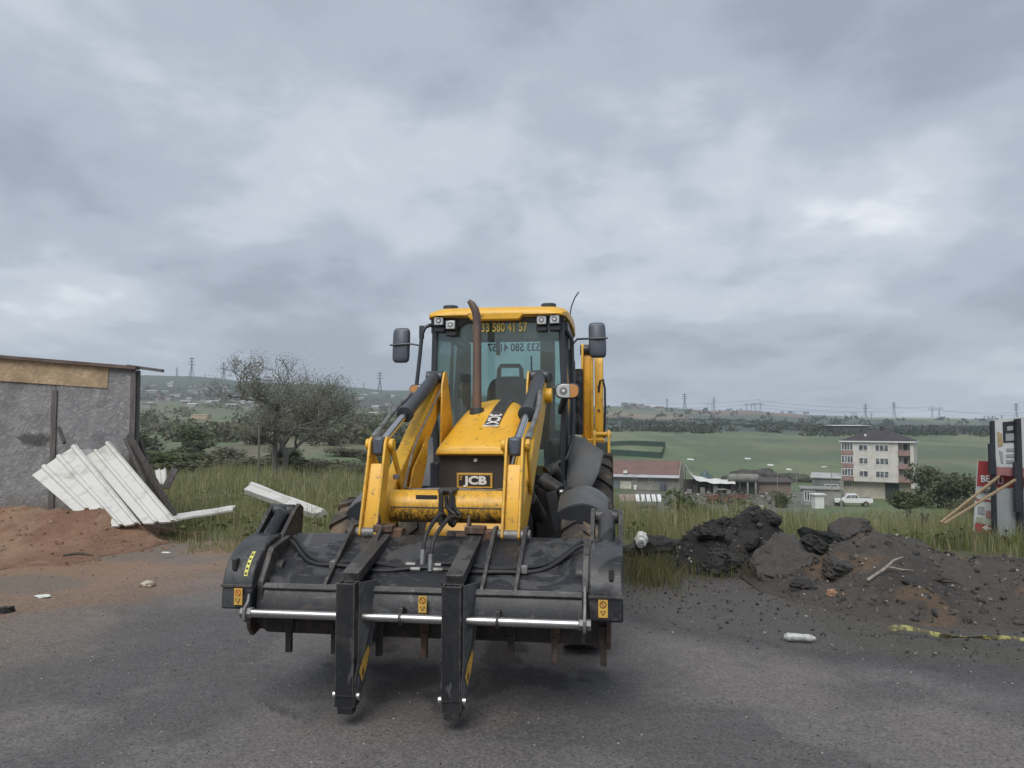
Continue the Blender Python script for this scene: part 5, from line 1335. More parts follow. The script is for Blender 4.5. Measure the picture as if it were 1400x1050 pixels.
# ================================================================== chipboard hoarding and the sheets leaning on it
def osb_mat(name, a, b, c):
    k = Nodes(name)
    def flake(rot, seed):
        mp = k.new('ShaderNodeMapping'); k.l.new(k.coord(), mp.inputs[0]); mp.inputs['Rotation'].default_value = (0, R(rot), 0); mp.inputs['Location'].default_value = (seed, 0, seed)
        return k.noise(1.0, 2.0, .5, .12, vec=mp.outputs[0], sc=(6.0, 1, 34))
    f1, f2, f3 = flake(18, 1.0), flake(-27, 4.0), flake(62, 7.0)
    n1 = k.noise(2.2, 6, .7, .6); n2 = k.math('MAXIMUM', k.math('MAXIMUM', f1, f2), f3); n3 = k.noise(.9, 5, .65)
    base = k.mix(k.step(n1, .34, .66), a, b); base = k.mix(k.math('MULTIPLY', k.step(n2, .57, .72), .75), base, c); base = k.mix(k.math('MULTIPLY', k.step(k.math('MINIMUM', f1, f3), .42, .33), .5), base, tuple(q * .6 for q in a))
    base = k.mix(k.math('MULTIPLY', k.step(n3, .50, .66), .55), base, tuple(q * .55 for q in a))
    sx_ = k.new('ShaderNodeSeparateXYZ'); k.l.new(k.coord(), sx_.inputs[0])
    wob = k.math('MULTIPLY', k.math('SUBTRACT', k.noise(6, 6, .7, 1.0), .5), 1.5)
    dx_ = k.math('DIVIDE', k.math('SUBTRACT', sx_.outputs[0], -.42), .38); dz_ = k.math('DIVIDE', k.math('SUBTRACT', sx_.outputs[2], 1.43), .17)
    rad = k.math('ADD', k.math('SQRT', k.math('ADD', k.math('MULTIPLY', dx_, dx_), k.math('MULTIPLY', dz_, dz_))), wob)
    base = k.mix(k.math('MULTIPLY', k.step(rad, .85, .45), .75), base, (.045, .045, .047))
    mud = k.step(k.math('ADD', sx_.outputs[2], k.math('MULTIPLY', k.noise(3, 5, .7), .5)), .85, .35)
    base = k.mix(k.math('MULTIPLY', mud, .7), base, (.14, .105, .078))
    k.set(base, .85, 0, .25); k.bump(n2, .25, .01)
    return k.mat
M_osb = osb_mat('weathered_chipboard', (.190, .188, .192), (.265, .262, .266), (.43, .425, .43))
M_osbn = osb_mat('fresh_chipboard', (.36, .265, .165), (.45, .345, .22), (.60, .48, .33))
M_tim = simple('grey_timber', (.135, .125, .118), .85, scale=9, c2=(.085, .078, .072), sc=(3, 3, .4), bump=.2)
M_timd = simple('dark_timber', (.055, .050, .047), .85, scale=9, c2=(.09, .08, .072), sc=(3, 3, .4), bump=.2)
HY = 12.9
wall = empty('chipboard_hoarding', (-7.6, HY, 0), 0, 'grey weathered chipboard hoarding at the left edge of the photo', 'hoarding')
def W(x): return x + 7.6
xr = -6.32
def top_z(x): return 2.64 + (xr - x) * .082
for i, (xa, xb) in enumerate(((-11.2, -8.92), (-8.90, -7.68), (-7.66, -6.34))):
    m = MB(); y0 = .012 * (i % 2)
    m.prism([(W(xa), .02), (W(xb), .02), (W(xb), top_z(xb) - .035), (W(xa), top_z(xa) - .035)], y0, y0 + .016, 'y')
    m.build('panel', M_osb, wall)
m = MB(); m.prism([(W(-11.2), top_z(-11.2) - .46), (W(-6.80), top_z(-6.8) - .40), (W(-6.78), top_z(-6.78) - .04), (W(-11.2), top_z(-11.2) - .04)], -.016, -.004, 'y'); m.build('fresh_panel', M_osbn, wall)
for x in (-8.90, -7.68, -6.36):
    m = MB(); m.box((W(x) - .045, -.028, 0.0), (W(x) + .045, -.006, top_z(x) - (.50 if x < -6.5 else .08))); m.build('batten', M_tim, wall, bevel=.004)
    MB().box((W(x) - .05, .035, 0), (W(x) + .05, .13, top_z(x) - .06)).build('post', M_tim, wall, bevel=.004)
    MB().beam((W(x), .08, 1.6), (W(x), 1.3, .0), .06, .06).build('brace', M_tim, wall, bevel=.004)
MB().beam((W(-11.3), -.01, top_z(-11.3) - .02), (W(-6.30), -.01, top_z(-6.30) - .02), .16, .06).build('top_beam', simple('brown_beam', (.105, .072, .058), .8, scale=6, c2=(.15, .115, .10), sc=(.5, 3, 3)), wall, bevel=.006)
MB().beam((W(-6.52), .10, top_z(-6.4) + .015), (W(-5.92), .10, top_z(-5.95) - .03), .10, .05).build('beam_end', M_tim, wall, bevel=.006)
M_sheet = simple('white_sheet_metal', (.60, .595, .555), .45, scale=3.5, c2=(.40, .385, .345), var=.1, t=(.48, .72))
M_sheetg = simple('galvanised_edge', (.33, .335, .34), .5, .3, scale=3, c2=(.25, .25, .25))
def sheet(A, B, C_, D, ribs, label, mat=None, group=None, rib=.035, thick=.03, name='roof_sheet', sagm=0.0):
    """ribbed panel with corners A (top left) B (top right) C (bottom right) D (bottom left); ribs run down"""
    A, B, C_, D = map(Vector, (A, B, C_, D)); nrm = (B - A).cross(D - A).normalized()
    if nrm.y > 0: nrm = -nrm
    prof = []
    for i in range(ribs):
        c0 = i / ribs; wd = 1.0 / ribs
        prof += [(c0, 0), (c0 + wd * .60, 0), (c0 + wd * .68, 1), (c0 + wd * .88, 1), (c0 + wd * .96, 0)]
    prof += [(1, 0)]; nu = len(prof); nv = 9; V = []
    for j in range(nv):
        t = j / (nv - 1)
        for (s_, h) in prof:
            p = A.lerp(B, s_).lerp(D.lerp(C_, s_), t)
            wob_ = float(fbm(np.array([s_ * 3.1 + p.x * 2]), np.array([t * 4.0 + p.y * 2]), 3, 4)[0]) - .5
            V.append(p + nrm * (h * rib + sagm * math.sin(t * 3.14) + wob_ * .05))
    m = MB(); n = len(V); fs = []
    for j in range(nv - 1):
        for i in range(nu - 1):
            a = j * nu + i; fs.append((a, a + 1, a + nu + 1, a + nu)); fs.append((n + a, n + a + nu, n + a + nu + 1, n + a + 1))
    rim = [i for i in range(nu)] + [j * nu + nu - 1 for j in range(1, nv)] + [(nv - 1) * nu + i for i in range(nu - 2, -1, -1)] + [j * nu for j in range(nv - 2, 0, -1)]
    for a, b in zip(rim, rim[1:] + rim[:1]): fs.append((a, n + a, n + b, b))
    m.add(V + [p - nrm * thick for p in V], fs)
    o = m.build(name, mat or M_sheet, smooth=25)
    return tag(o, label, 'roof sheet', group)
gp = 'white ribbed roof sheets'
sheet(at(44, 650, 12.0), at(104, 607, 12.5), at(192, 716, 10.9), at(128, 722, 10.8), 3, 'wide white ribbed roof sheet leaning left of the other', group=gp)
sheet(at(118, 624, 12.45), at(150, 604, 12.65), at(242, 712, 11.0), at(196, 716, 10.95), 2, 'narrower white ribbed roof sheet leaning on the right of the wide one', group=gp)
sheet(at(104, 615, 12.58), at(124, 613, 12.62), at(205, 712, 11.15), at(186, 714, 11.10), 1, 'grey edge sheet between the two leaning white sheets', M_sheetg, rib=.01, thick=.01)
sheet(at(333, 668, 15.2), at(346, 660, 15.5), at(447, 699, 13.2), at(428, 703, 13.0), 1, 'white sheet lying in the grass left of the bucket', group=gp, thick=.10)
sheet(at(322, 690, 13.0), at(318, 697, 12.6), at(232, 712, 12.0), at(232, 703, 12.3), 1, 'low white sheet lying on the grass beside the leaning sheets', group=gp)
sheet(at(212, 643, 16.0), at(227, 641, 16.0), at(228, 660, 15.6), at(216, 664, 15.5), 2, 'small white ribbed sheet behind the dark boards', group=gp, rib=.03)
# dark boards and props leaning at the end of the hoarding
for i, (p0, p1, w, lab) in enumerate(((at(176, 594, 12.8), at(238, 706, 12.2), .10, 'longest dark board leaning on the hoarding end'),
                                      (at(171, 600, 12.7), at(198, 660, 12.0), .05, 'thin pale-edged batten leaning on the hoarding end'),
                                      (at(240, 640, 15.0), at(226, 668, 14.8), .14, 'short grey board standing behind the long dark board'),
                                      (at(80, 584, 12.75), at(88, 606, 12.6), .05, 'short slanted batten on the hoarding above the white sheets'))):
    m = MB(); m.beam(p0, p1, w, .035, up=(0, -1, .2)); tag(m.build('board', M_timd if i != 2 else M_tim, bevel=.004), lab, 'board')
m = MB(); m.add([at(180, 606, 12.75), at(236, 700, 12.25), at(205, 696, 12.35), at(178, 660, 12.7), at(180, 606, 12.78), at(236, 700, 12.28), at(205, 696, 12.38), at(178, 660, 12.73)], [(0, 1, 2, 3), (7, 6, 5, 4), (0, 4, 5, 1), (1, 5, 6, 2), (2, 6, 7, 3), (3, 7, 4, 0)])
tag(m.build('dark_sheet', M_timd), 'dark board sheet propped behind the long leaning board', 'board')
# ================================================================== the spreading tree on the left and the scrub round it
m, C = branch_tree(5, 5.6, .42, 6, 3, .1, 42000, None, up=.22)
tr_ = empty('spreading_tree', on_ground(384, 38.0), 0, 'wide half-bare tree standing alone left of the loader', 'tree')
V0 = np.array(m.v); ext = V0.max(0) - V0.min(0)
fx = 7.9 / ext[0]; fz = 6.2 / V0[:, 2].max()
m.v = [(x * fx, y * fx, z * fz) for (x, y, z) in m.v]; C = C * np.array([fx, fx, fz]) * .985
m.build('trunk', simple('grey_bark', (.175, .170, .160), .9, scale=10, c2=(.13, .125, .118)), tr_)
k_ = C[:, 2] > 1.6; C = C[k_]
g2 = np.random.default_rng(9)
V, q, c = leaf_cloud(C, .055, pal(len(C), [(.20, .205, .155), (.22, .215, .175), (.165, .18, .12)], g2), g2)
np_mesh('crown', V, q, M_leaf, tr_, colors=c)
# slim pole in front of the tree
p = on_ground(355, 33.0); pl = MB(); pl.cyl((p.x, p.y, p.z - .3), (p.x, p.y, p.z + 2.35), .045, 8)
tag(pl.build('pole', simple('pale_pole', (.16, .15, .13), .8)), 'thin pale pole standing in front of the spreading tree', 'pole')
labels_b = ['rounded green bush', 'dense olive scrub bush', 'brown twiggy thicket', 'loose grey-green shrub']
spots = [  # px, distance, half width, height scale, kind
    (215, 46, 1.5, 1.1, 'green'), (262, 52, 2.4, 1.7, 'scrub'), (243, 75, 2.8, 2.6, 'green'), (283, 70, 2.6, 2.4, 'scrub'), (300, 48, 1.9, .95, 'brown'),
    (262, 40, 2.0, .75, 'scrub'), (325, 62, 2.3, 1.7, 'brown'), (345, 50, 2.2, 1.1, 'loose'), (398, 40, 1.3, .9, 'scrub'), (420, 44, 1.6, .9, 'brown'),
    (440, 60, 2.6, 1.6, 'scrub'), (462, 50, 2.3, 1.1, 'brown'), (486, 47, 1.7, .9, 'brown'), (470, 75, 3.2, 2.0, 'loose'), (515, 62, 2.4, 1.2, 'scrub'),
    (540, 80, 3.0, 1.7, 'green'), (205, 95, 3.0, 2.8, 'scrub'), (270, 120, 3.8, 3.2, 'scrub'), (310, 105, 3.4, 2.4, 'loose'),
    (385, 110, 3.8, 2.4, 'green'), (475, 125, 4.0, 2.2, 'brown'), (520, 115, 3.6, 2.2, 'scrub'),
    (565, 100, 3.4, 2.2, 'scrub'), (190, 140, 5.0, 4.6, 'scrub'), (255, 150, 4.2, 5.0, 'green'),
    (352, 160, 4.6, 4.0, 'brown'), (455, 165, 5.2, 3.6, 'loose'), (552, 160, 4.4, 3.0, 'green')]
rows = [(0, 49, 'front scrub row by the spreading tree'), (49, 85, 'second scrub row behind the tree'), (85, 130, 'third scrub row down the slope'), (130, 999, 'farthest scrub row above the valley')]
ORD = ['first', 'second', 'third', 'fourth', 'fifth', 'sixth', 'seventh', 'eighth', 'ninth', 'tenth', 'eleventh', 'twelfth', 'thirteenth']
for (d0, d1, rown) in rows:
    sel = sorted([q for q in spots if d0 <= q[1] < d1])
    for i, (px_, d_, w_, h_, kd) in enumerate(sel):
        lab = {'green': 'rounded green bush', 'scrub': 'dense olive bush', 'brown': 'brown twiggy thicket', 'loose': 'loose grey-green shrub'}[kd]
        bush(kd, on_ground(px_, d_, -.1), w_, h_ * (.66 if d_ < 90 else .55), lab + ', ' + ORD[i] + ' from the left in the ' + rown, 'bush', 'scrub bushes round the spreading tree')
# right-hand bushes
bush('green', on_ground(925, 15.5, -.05), .42, .50, 'dark green leafy bush growing just behind the black heap', 'bush')
bush('scrub', on_ground(945, 22, -.05), .7, .75, 'grey-green shrub in front of the red-roofed shed corner', 'bush')
bush('scrub', on_ground(1292, 108, -.2), 4.2, 3.6, 'big olive bush to the right of the apartment block', 'bush')
bush('scrub', on_ground(1262, 122, -.2), 3.6, 4.4, 'dark bush against the right corner of the apartment block', 'bush')
bush('loose', on_ground(1318, 80, -.2), 2.2, 1.5, 'loose shrub between the big olive bush and the sign boards', 'bush')
bush('green', on_ground(1060, 112, -.1), 1.7, 1.5, 'roadside green bush left of the low annex', 'bush')
bush('green', on_ground(1020, 15.2, -.05), .55, .42, 'pale green weeds clump behind the black heap', 'bush')
# small round tree in front of the apartment block
st_ = empty('young_tree', on_ground(1235, 82), 0, 'small round-crowned tree in front of the apartment block', 'tree')
m, C = branch_tree(12, 3.2, .35, 4, 1, .1, 2600, None, up=.4)
m.build('trunk', M_bark, st_); g2 = np.random.default_rng(4)
C2 = lumpy(2600, 2.1, 2.1, 1.05, g2) + np.array([0, 0, 1.0]); V, q, c = leaf_cloud(C2, .26, pal(len(C2), GREEN, g2), g2)
np_mesh('crown', V, q, M_leaf, st_, colors=c)
# cut stump with a stub
p = on_ground(1260, 24.0); sp_ = MB(); sp_.tube([p + Vector((0, 0, -.3)), p + Vector((0, 0, .25)), p + Vector((.02, 0, .62))], [.13, .105, .12], 9); sp_.tube([p + Vector((0, 0, .5)), p + Vector((.13, 0, .72))], [.05, .03], 6); sp_.tube([p + Vector((0, 0, .5)), p + Vector((-.10, 0, .74))], [.05, .03], 6)
tag(sp_.build('tree_stump', M_bark), 'forked dark tree stump in the grass right of centre', 'stump')
# white umbel flowers by the heap
for i, (px_, py_) in enumerate(((1276, 737), (1281, 733), (1287, 729), (1296, 729), (1283, 741), (1290, 738), (1273, 741))):
    base = on_ground(px_, 11.6); top = at(px_, py_, 11.6)
    fl = empty('white_flower', base, 0, 'small white umbel flower in the grass behind the spoil heap', 'flower', 'white umbel flowers')
    h_ = max(top.z - base.z, .12)
    MB().tube([(0, 0, 0), (.01, 0, h_)], .004, 5).build('stalk', M_bark, fl)
    hd_ = MB()
    for a in range(7):
        hd_.obox((.02 * math.cos(a) * (a > 0), .02 * math.sin(a) * (a > 0), h_ + .004), (.011, .011, .005))
    hd_.build('flower_head', M_bag, fl)

# ================================================================== far scrub, woods and hedges (one mass)
g = np.random.default_rng(50)
def ground_hit(px_, py_, d0=120.0):
    d_ = d0
    while d_ < 2000:
        if at(px_, py_, d_).z <= H((px_ - 700) / F * d_, d_): break
        d_ *= 1.01
    return on_ground(px_, d_)
def scrub_field(n, pf, leaf, cols, hmax, lat=1.0):
    px_, d_ = pf(n); x = (px_ - 700) / F * d_; z = Hn(x, d_)
    k = 16; n = len(x)
    r = hmax * (.4 + .9 * g.random(n)); cc = pal(n, cols, g, .3)
    o = g.normal(size=(n, k, 3)); o /= np.linalg.norm(o, axis=2)[:, :, None]
    P = np.stack([x, d_, z], 1)[:, None, :] + o * np.array([1.15 * lat, 1.0, .8]) * r[:, None, None] + np.array([0, 0, .55]) * r[:, None, None]
    return leaf_cloud(P.reshape(-1, 3), leaf * np.repeat(r / hmax, k) * (.7 + .6 * g.random(n * k)), np.repeat(cc, k, 0), g)
def pf1(n):   # left valley
    d_ = 170 * (1100 / 170) ** g.random(n); p_ = g.uniform(150, 640, n); w = fbm(p_ * .02, np.log(d_) * 7, 4, 3); k = w > .50
    return p_[k], d_[k]
def pf2(n):   # hedge belt beyond the field
    d_ = 420 + 480 * g.random(n); p_ = g.uniform(640, 1500, n); w = fbm(p_ * .02, d_ * .014, 5, 5); k = w > .47
    return p_[k], d_[k]
def pf3(n):   # hill tops
    d_ = 900 + 1100 * g.random(n); p_ = g.uniform(560, 1500, n); w = fbm(p_ * .016, d_ * .006, 4, 6); k = w > .52
    return p_[k], d_[k]
def pf4(n):   # tufts and rushes over the field
    d_ = 165 + 270 * g.random(n); p_ = g.uniform(700, 1450, n); w = fbm(p_ * .03, d_ * .03, 4, 2); k = w > .60
    return p_[k], d_[k]
Vs, Qs, Cs = [], [], []; off = 0
for (n, pf, leaf, cols, hm) in ((2300, pf1, 1.7, SCRUB + BROWN, 2.4), (5200, pf2, 1.5, [(.050, .068, .046), (.062, .080, .050), (.080, .084, .056)], 1.6), (700, pf3, 4.5, [(.045, .06, .045), (.055, .07, .05)], 4.6)):
    V, q, c = scrub_field(n, pf, leaf, cols, hm); Vs.append(V); Qs.append(q + off); Cs.append(c); off += len(V)
tag(np_mesh('distant_scrub', np.concatenate(Vs), np.concatenate(Qs), M_leaf, colors=np.concatenate(Cs)), 'far hedges, scrub and woods covering the valley and hills', 'scrub', kind='stuff')

# ================================================================== houses on the far hillside
HW = [simple('house_wall_%d' % i, c, .8, scale=.4) for i, c in enumerate(((.36, .35, .33), (.28, .25, .22), (.42, .42, .42), (.18, .18, .18)))]
HR = [simple('house_roof_%d' % i, c, .8, scale=.4) for i, c in enumerate(((.13, .085, .07), (.30, .31, .32), (.10, .10, .10), (.50, .50, .49)))]
HG = simple('dark_opening', (.03, .033, .037), .3)
def house_mesh(w, d, h, rh, wall, roof):
    m = MB(); m.box((-w / 2, -d / 2, -2), (w / 2, d / 2, h), 0)
    m.prism([(-d / 2 - .4, h), (0, h + rh), (d / 2 + .4, h)], -w / 2 - .4, w / 2 + .4, 'x', 1)
    nw = max(2, int(w / 3.2))
    for s_ in range(max(1, int(h / 2.9))):
        for i in range(nw):
            x = -w / 2 + w * (i + .5) / nw; m.box((x - .5, -d / 2 - .06, 1.0 + 2.9 * s_), (x + .5, -d / 2 + .02, 2.2 + 2.9 * s_), 2)
    o = m.build('far_house', [wall, roof, HG], smooth=0); return o
hp = [house_mesh(11, 9, 5.8, 2.2, HW[0], HR[0]), house_mesh(9, 8, 3.2, 1.8, HW[1], HR[0]), house_mesh(26, 12, 4.0, 1.6, HW[2], HR[1]), house_mesh(14, 9, 3.4, 1.5, HW[2], HR[3]), house_mesh(10, 9, 6.0, 2.0, HW[3], HR[2]), house_mesh(18, 10, 3.6, 1.4, HW[0], HR[3])]
kinds = ['two-storey pale house with red roof', 'low tan house with red roof', 'long white shed with grey roof', 'small white-roofed outbuilding', 'dark grey house', 'long cream building with white roof']
hu_ = [False] * 6
def far_house(k_, px_, d_, rz, label=None, s_=1.0):
    o = hp[k_] if not hu_[k_] else hp[k_].copy()
    if hu_[k_]: col.objects.link(o)
    hu_[k_] = True
    o.location = on_ground(px_, d_); o.rotation_euler = (0, 0, rz); o.scale = (s_, s_, s_)
    return tag(o, label or kinds[k_] + ' on the far hillside', 'house', None if label else kinds[k_] + 's across the valley')
r2 = random.Random(14)
for i in range(120):
    px_ = r2.uniform(182, 585); d_ = 620 * (1250 / 620) ** (r2.random() ** .8)
    far_house(r2.choice((0, 0, 1, 1, 2, 3, 3, 4, 5)), px_, d_, r2.uniform(-.6, .6), s_=r2.uniform(.42, .72))
for i in range(16):
    far_house(r2.choice((0, 1, 3, 4)), r2.uniform(835, 905), r2.uniform(1250, 1600), r2.uniform(-.5, .5))
cs = house_mesh(24, 12, 6.2, .8, simple('tan_hall_wall', (.50, .39, .26), .8, scale=.3), simple('tan_hall_roof', (.46, .40, .30), .8, scale=.3)); cs.location = ground_hit(276, 573, 200.0); cs.rotation_euler = (0, 0, -.15); cs.scale = (.40, .40, .36)
cs.name = 'far_hall'; tag(cs, 'tan box-shaped hall on the hillside left of the tree', 'hall')
hp.append(cs)
# ================================================================== pylons and wires on the skyline
M_pyl = simple('pylon_steel', (.15, .16, .175), .6, .3, scale=.05)
def pylon_mesh(h, base, t, arms=3, portal=False):
    m = MB()
    def seg(a, b, w=t): m.beam(a, b, w, w)
    if portal:
        for s_ in (-1, 1):
            seg((s_ * base * .35, 0, -4), (s_ * base * .9, 0, h)); seg((s_ * base * 1.4, 0, -4), (s_ * base * .9, 0, h))
            for k in range(1, 6):
                z = h * k / 6; a = base * (.35 + .55 * k / 6); b = base * (1.4 - .5 * k / 6)
                seg((s_ * a, 0, z), (s_ * b, 0, z - h / 7), t * .6)
        seg((-base * 2.2, 0, h), (base * 2.2, 0, h)); seg((-base * 2.0, 0, h * .9), (base * 2.0, 0, h * .9)); 
        for k in range(-4, 4): seg((k * base * .5, 0, h), ((k + 1) * base * .5, 0, h * .9), t * .6)
        for s_ in (-1, 1): seg((s_ * base * 1.0, 0, h), (s_ * base * 1.0, 0, h * 1.13))
        return m
    def hw(z): return base / 2 * max(.10, 1 - z / h * 1.25) if z < h * .72 else base / 2 * .10
    zs = [-4, h * .16, h * .30, h * .43, h * .54, h * .63, h * .72, h * .86, h]
    for a, b in zip(zs, zs[1:]):
        for sx_, sy_ in ((-1, -1), (1, -1), (1, 1), (-1, 1)):
            seg((sx_ * hw(a), sy_ * hw(a), a), (sx_ * hw(b), sy_ * hw(b), b))
        seg((-hw(a), -hw(a), a), (hw(b), -hw(b), b), t * .6); seg((hw(a), -hw(a), a), (-hw(b), -hw(b), b), t * .6)
    for i in range(arms):
        z = h * (.70 + .12 * i); L = h * (.17 - .02 * i)
        seg((-L, 0, z), (0, 0, z + h * .035)); seg((L, 0, z), (0, 0, z + h * .035)); seg((-L, 0, z), (L, 0, z))
    return m
def build_pylon(m): return m.build('pylon', M_pyl, smooth=0)
pa = build_pylon(pylon_mesh(46, 9, .75)); pb = build_pylon(pylon_mesh(34, 7, .7)); pc_ = build_pylon(pylon_mesh(38, 9, .7, portal=True))
pu = {}
PY = [(261, 1500, pa, 1.0, 'tall lattice pylon on the ridge above the hoarding beam'), (241, 1650, pb, .65, 'short lattice pylon left of the tall ridge pylon'), (305, 1550, pa, .88, 'lattice pylon on the ridge left of the spreading tree'),
      (519, 1350, pa, .82, 'lattice pylon between the tree and the left mirror'), (280, 1900, pb, .5, 'tiny pylon between the two ridge pylons'), (497, 1700, pb, .5, 'tiny pylon just left of the pylon beside the mirror'),
      (912, 1500, pb, .68, 'thin pylon above the brown field on the right of the loader'), (936, 1450, pa, .74, 'slim pylon second from the loader on the right'), (976, 1500, pa, .60, 'pylon beside the short portal pylon'), (970, 1500, pc_, .42, 'short portal pylon above the tank'),
      (1024, 1300, pc_, .52, 'left one of the wide paired portal pylons'), (1036, 1320, pc_, .55, 'right one of the wide paired portal pylons'), (1168, 1700, pc_, .42, 'faint portal pylon left of the apartment roof'),
      (1183, 1500, pa, .72, 'slim pylon above the left corner of the apartment roof'), (1191, 1750, pb, .55, 'small pylon just right of the slim pylon'), (1222, 1500, pa, .82, 'slim pylon above the right of the apartment roof'),
      (1279, 1500, pc_, .78, 'broad-headed pylon right of the apartment block'), (1348, 1600, pc_, .42, 'low portal pylon left of the sign boards'), (1389, 1350, pa, .80, 'pylon rising behind the top of the sign boards'), (1369, 1600, pb, .55, 'small pylon left of the pylon behind the sign')]
for (px_, d_, src, s_, lab) in PY:
    o = src if src.name not in pu else src.copy()
    if src.name in pu: col.objects.link(o)
    pu[src.name] = 1
    o.location = on_ground(px_, d_, -2); o.scale = (s_,) * 3; o.rotation_euler = (0, 0, rng.uniform(-.3, .3)); tag(o, lab, 'pylon')
def wire(a, b, sagm, r, lab):
    a, b = Vector(a), Vector(b)
    pts = [a.lerp(b, i / 24) - Vector((0, 0, sagm * 4 * (i / 24) * (1 - i / 24))) for i in range(25)]
    tag(MB().tube(pts, r, 4).build('power_line', M_pyl, smooth=0), lab, 'power line', 'far power lines')
WL = {(842, 549, 1040): 'upper power line from behind the loader to the paired portal pylons', (842, 554, 1040): 'lower power line from behind the loader to the paired portal pylons',
      (1036, 548, 1279): 'highest power line from the paired portal pylons to the broad-headed pylon', (1036, 553, 1279): 'second power line from the paired portal pylons to the broad-headed pylon', (1036, 557, 1222): 'lowest power line from the paired portal pylons to the apartment roof pylon',
      (1222, 556, 1430): 'power line from the apartment roof pylon towards the sign boards', (1279, 559, 1430): 'power line from the broad-headed pylon towards the sign boards', (912, 556, 1130): 'low power line from the thin pylon by the loader across the brown field'}
for (x0, y0, x1, y1, d0, d1, sg) in ((842, 549, 1040, 546, 1400, 1320, 6), (842, 554, 1040, 552, 1400, 1320, 6), (1036, 548, 1279, 556, 1320, 1500, 7), (1036, 553, 1279, 562, 1320, 1500, 7), (1036, 557, 1222, 560, 1320, 1500, 7),
                                     (1222, 556, 1430, 563, 1500, 1360, 6), (1279, 559, 1430, 566, 1500, 1360, 6), (912, 556, 1130, 561, 1500, 1500, 5)):
    wire(at(x0, y0, d0), at(x1, y1, d1), sg, .20, WL[(x0, y0, x1)])
# ================================================================== valley floor: shed, yard, apartment block
M_wall = simple('cream_render', (.60, .575, .53), .8, scale=.6, c2=(.50, .475, .43), var=.1)
M_span = simple('mauve_spandrel', (.30, .20, .185), .8, scale=.8, c2=(.26, .17, .155))
M_frame = simple('white_frame', (.72, .72, .71), .5, var=.1)
M_pane = simple('dark_pane', (.075, .085, .10), .12, var=.3, scale=1.2, c2=(.26, .27, .28))
M_tileroof = simple('dark_tile_roof', (.060, .052, .058), .8, scale=1, c2=(.045, .04, .045))
M_conc = simple('grey_concrete', (.27, .265, .25), .85, scale=.8, c2=(.20, .195, .185))
def window(parent, x0, x1, z0, z1, y, cols=2, name='window'):
    """window in a wall whose face is at y, looking to -y"""
    f = MB(); t = .09
    f.box((x0, y - .05, z0), (x1, y + .03, z0 + t)); f.box((x0, y - .05, z1 - t), (x1, y + .03, z1))
    f.box((x0, y - .05, z0 + t), (x0 + t, y + .03, z1 - t)); f.box((x1 - t, y - .05, z0 + t), (x1, y + .03, z1 - t))
    fo = f.build(name, M_frame, parent, smooth=0)
    w = (x1 - x0 - t) / cols
    for i in range(cols):
        a = x0 + t + i * w; b = a + w - t
        if i: MB().box((a - t, y - .048, z0 + t), (a, y + .02, z1 - t)).build('mullion', M_frame, fo, smooth=0)
        MB().box((a, y - .012, z0 + t), (b, y + .01, z1 - t)).build('pane', M_pane, fo, smooth=0)
    return fo
ap = empty('apartment_block', on_ground(1197, 133.0), R(-31), 'cream four-storey apartment block with mauve panels and dark hipped roof', 'apartment block'); ap.scale = (.90, .90, .93)
AW, AD = 12.6, 10.0; xl, xr_ = -AW / 2, AW / 2; Z0, ZF = 0.0, 3.15
m = MB(); m.box((xl + .1, 1.2, -2), (xr_ - .4, AD, ZF)); m.build('ground_floor', simple('stained_render', (.47, .43, .36), .85, scale=.5, c2=(.36, .33, .28)), ap, smooth=0)
m = MB(); m.box((xl, 0, ZF), (xr_ - 2.6, AD, 10.45)); m.box((xr_ - 2.6, 1.3, ZF), (xr_ - .6, AD, 10.45)); m.box((xr_ - .6, .1, ZF - 1.0), (xr_, AD, 10.45)); m.build('wall', M_wall, ap, smooth=0)
m = MB(); m.prism([(xl - .35, 10.45), (xr_ + .35, 10.45), (xr_ + .35, 10.68), (xl - .35, 10.68)], -.45, AD + .4, 'y'); m.build('eaves', M_frame, ap, smooth=0)
rf_ = MB(); A_ = [(xl - .3, -.4, 10.69), (xr_ + .3, -.4, 10.69), (xr_ + .3, AD + .35, 10.69), (xl - .3, AD + .35, 10.69), (-1.2, AD / 2, 12.75), (1.2, AD / 2, 12.75)]
rf_.add(A_, [(0, 1, 5, 4), (1, 2, 5), (2, 3, 4, 5), (3, 0, 4), (3, 2, 1, 0)]); ro_ = rf_.build('roof', M_tileroof, ap, smooth=0)
MB().box((.2, AD / 2 - .4, 12.3), (.9, AD / 2 + .3, 13.35)).build('chimney', M_tileroof, ro_, smooth=0)
MB().box((-2.3, 1.8, 11.5), (-1.95, 2.1, 11.95)).build('roof_light', M_frame, ro_, smooth=0)
for fl_ in range(3):
    zb = ZF + .05 + fl_ * 2.42
    MB().box((xl - .02, -.16, zb), (xl + 2.15, -.003, zb + .82)).build('spandrel', M_span, ap, smooth=0)
    window(ap, xl, xl + 2.13, zb + .86, zb + 2.28, -.06, 4, 'bay_window')
    window(ap, xl + 3.1, xl + 4.75, zb + .75, zb + 1.95, -.01, 2)
    window(ap, xl + 6.0, xl + 8.35, zb + .70, zb + 1.95, -.01, 3)
    m = MB(); m.box((xr_ - 2.62, -.22, zb), (xr_ - .62, -.08, zb + .95)); m.box((xr_ - 2.62, -.08, zb), (xr_ - .62, 1.3, zb + .14)); m.build('balcony', M_span, ap, smooth=0)
    window(ap, xr_ - 1.9, xr_ - 1.0, zb + .2, zb + 2.2, 1.29, 1, 'balcony_door')
MB().box((xl - .02, -.012, ZF - .12), (xr_ - 2.5, 1.3, ZF - .004)).build('overhang', M_conc, ap, smooth=0)
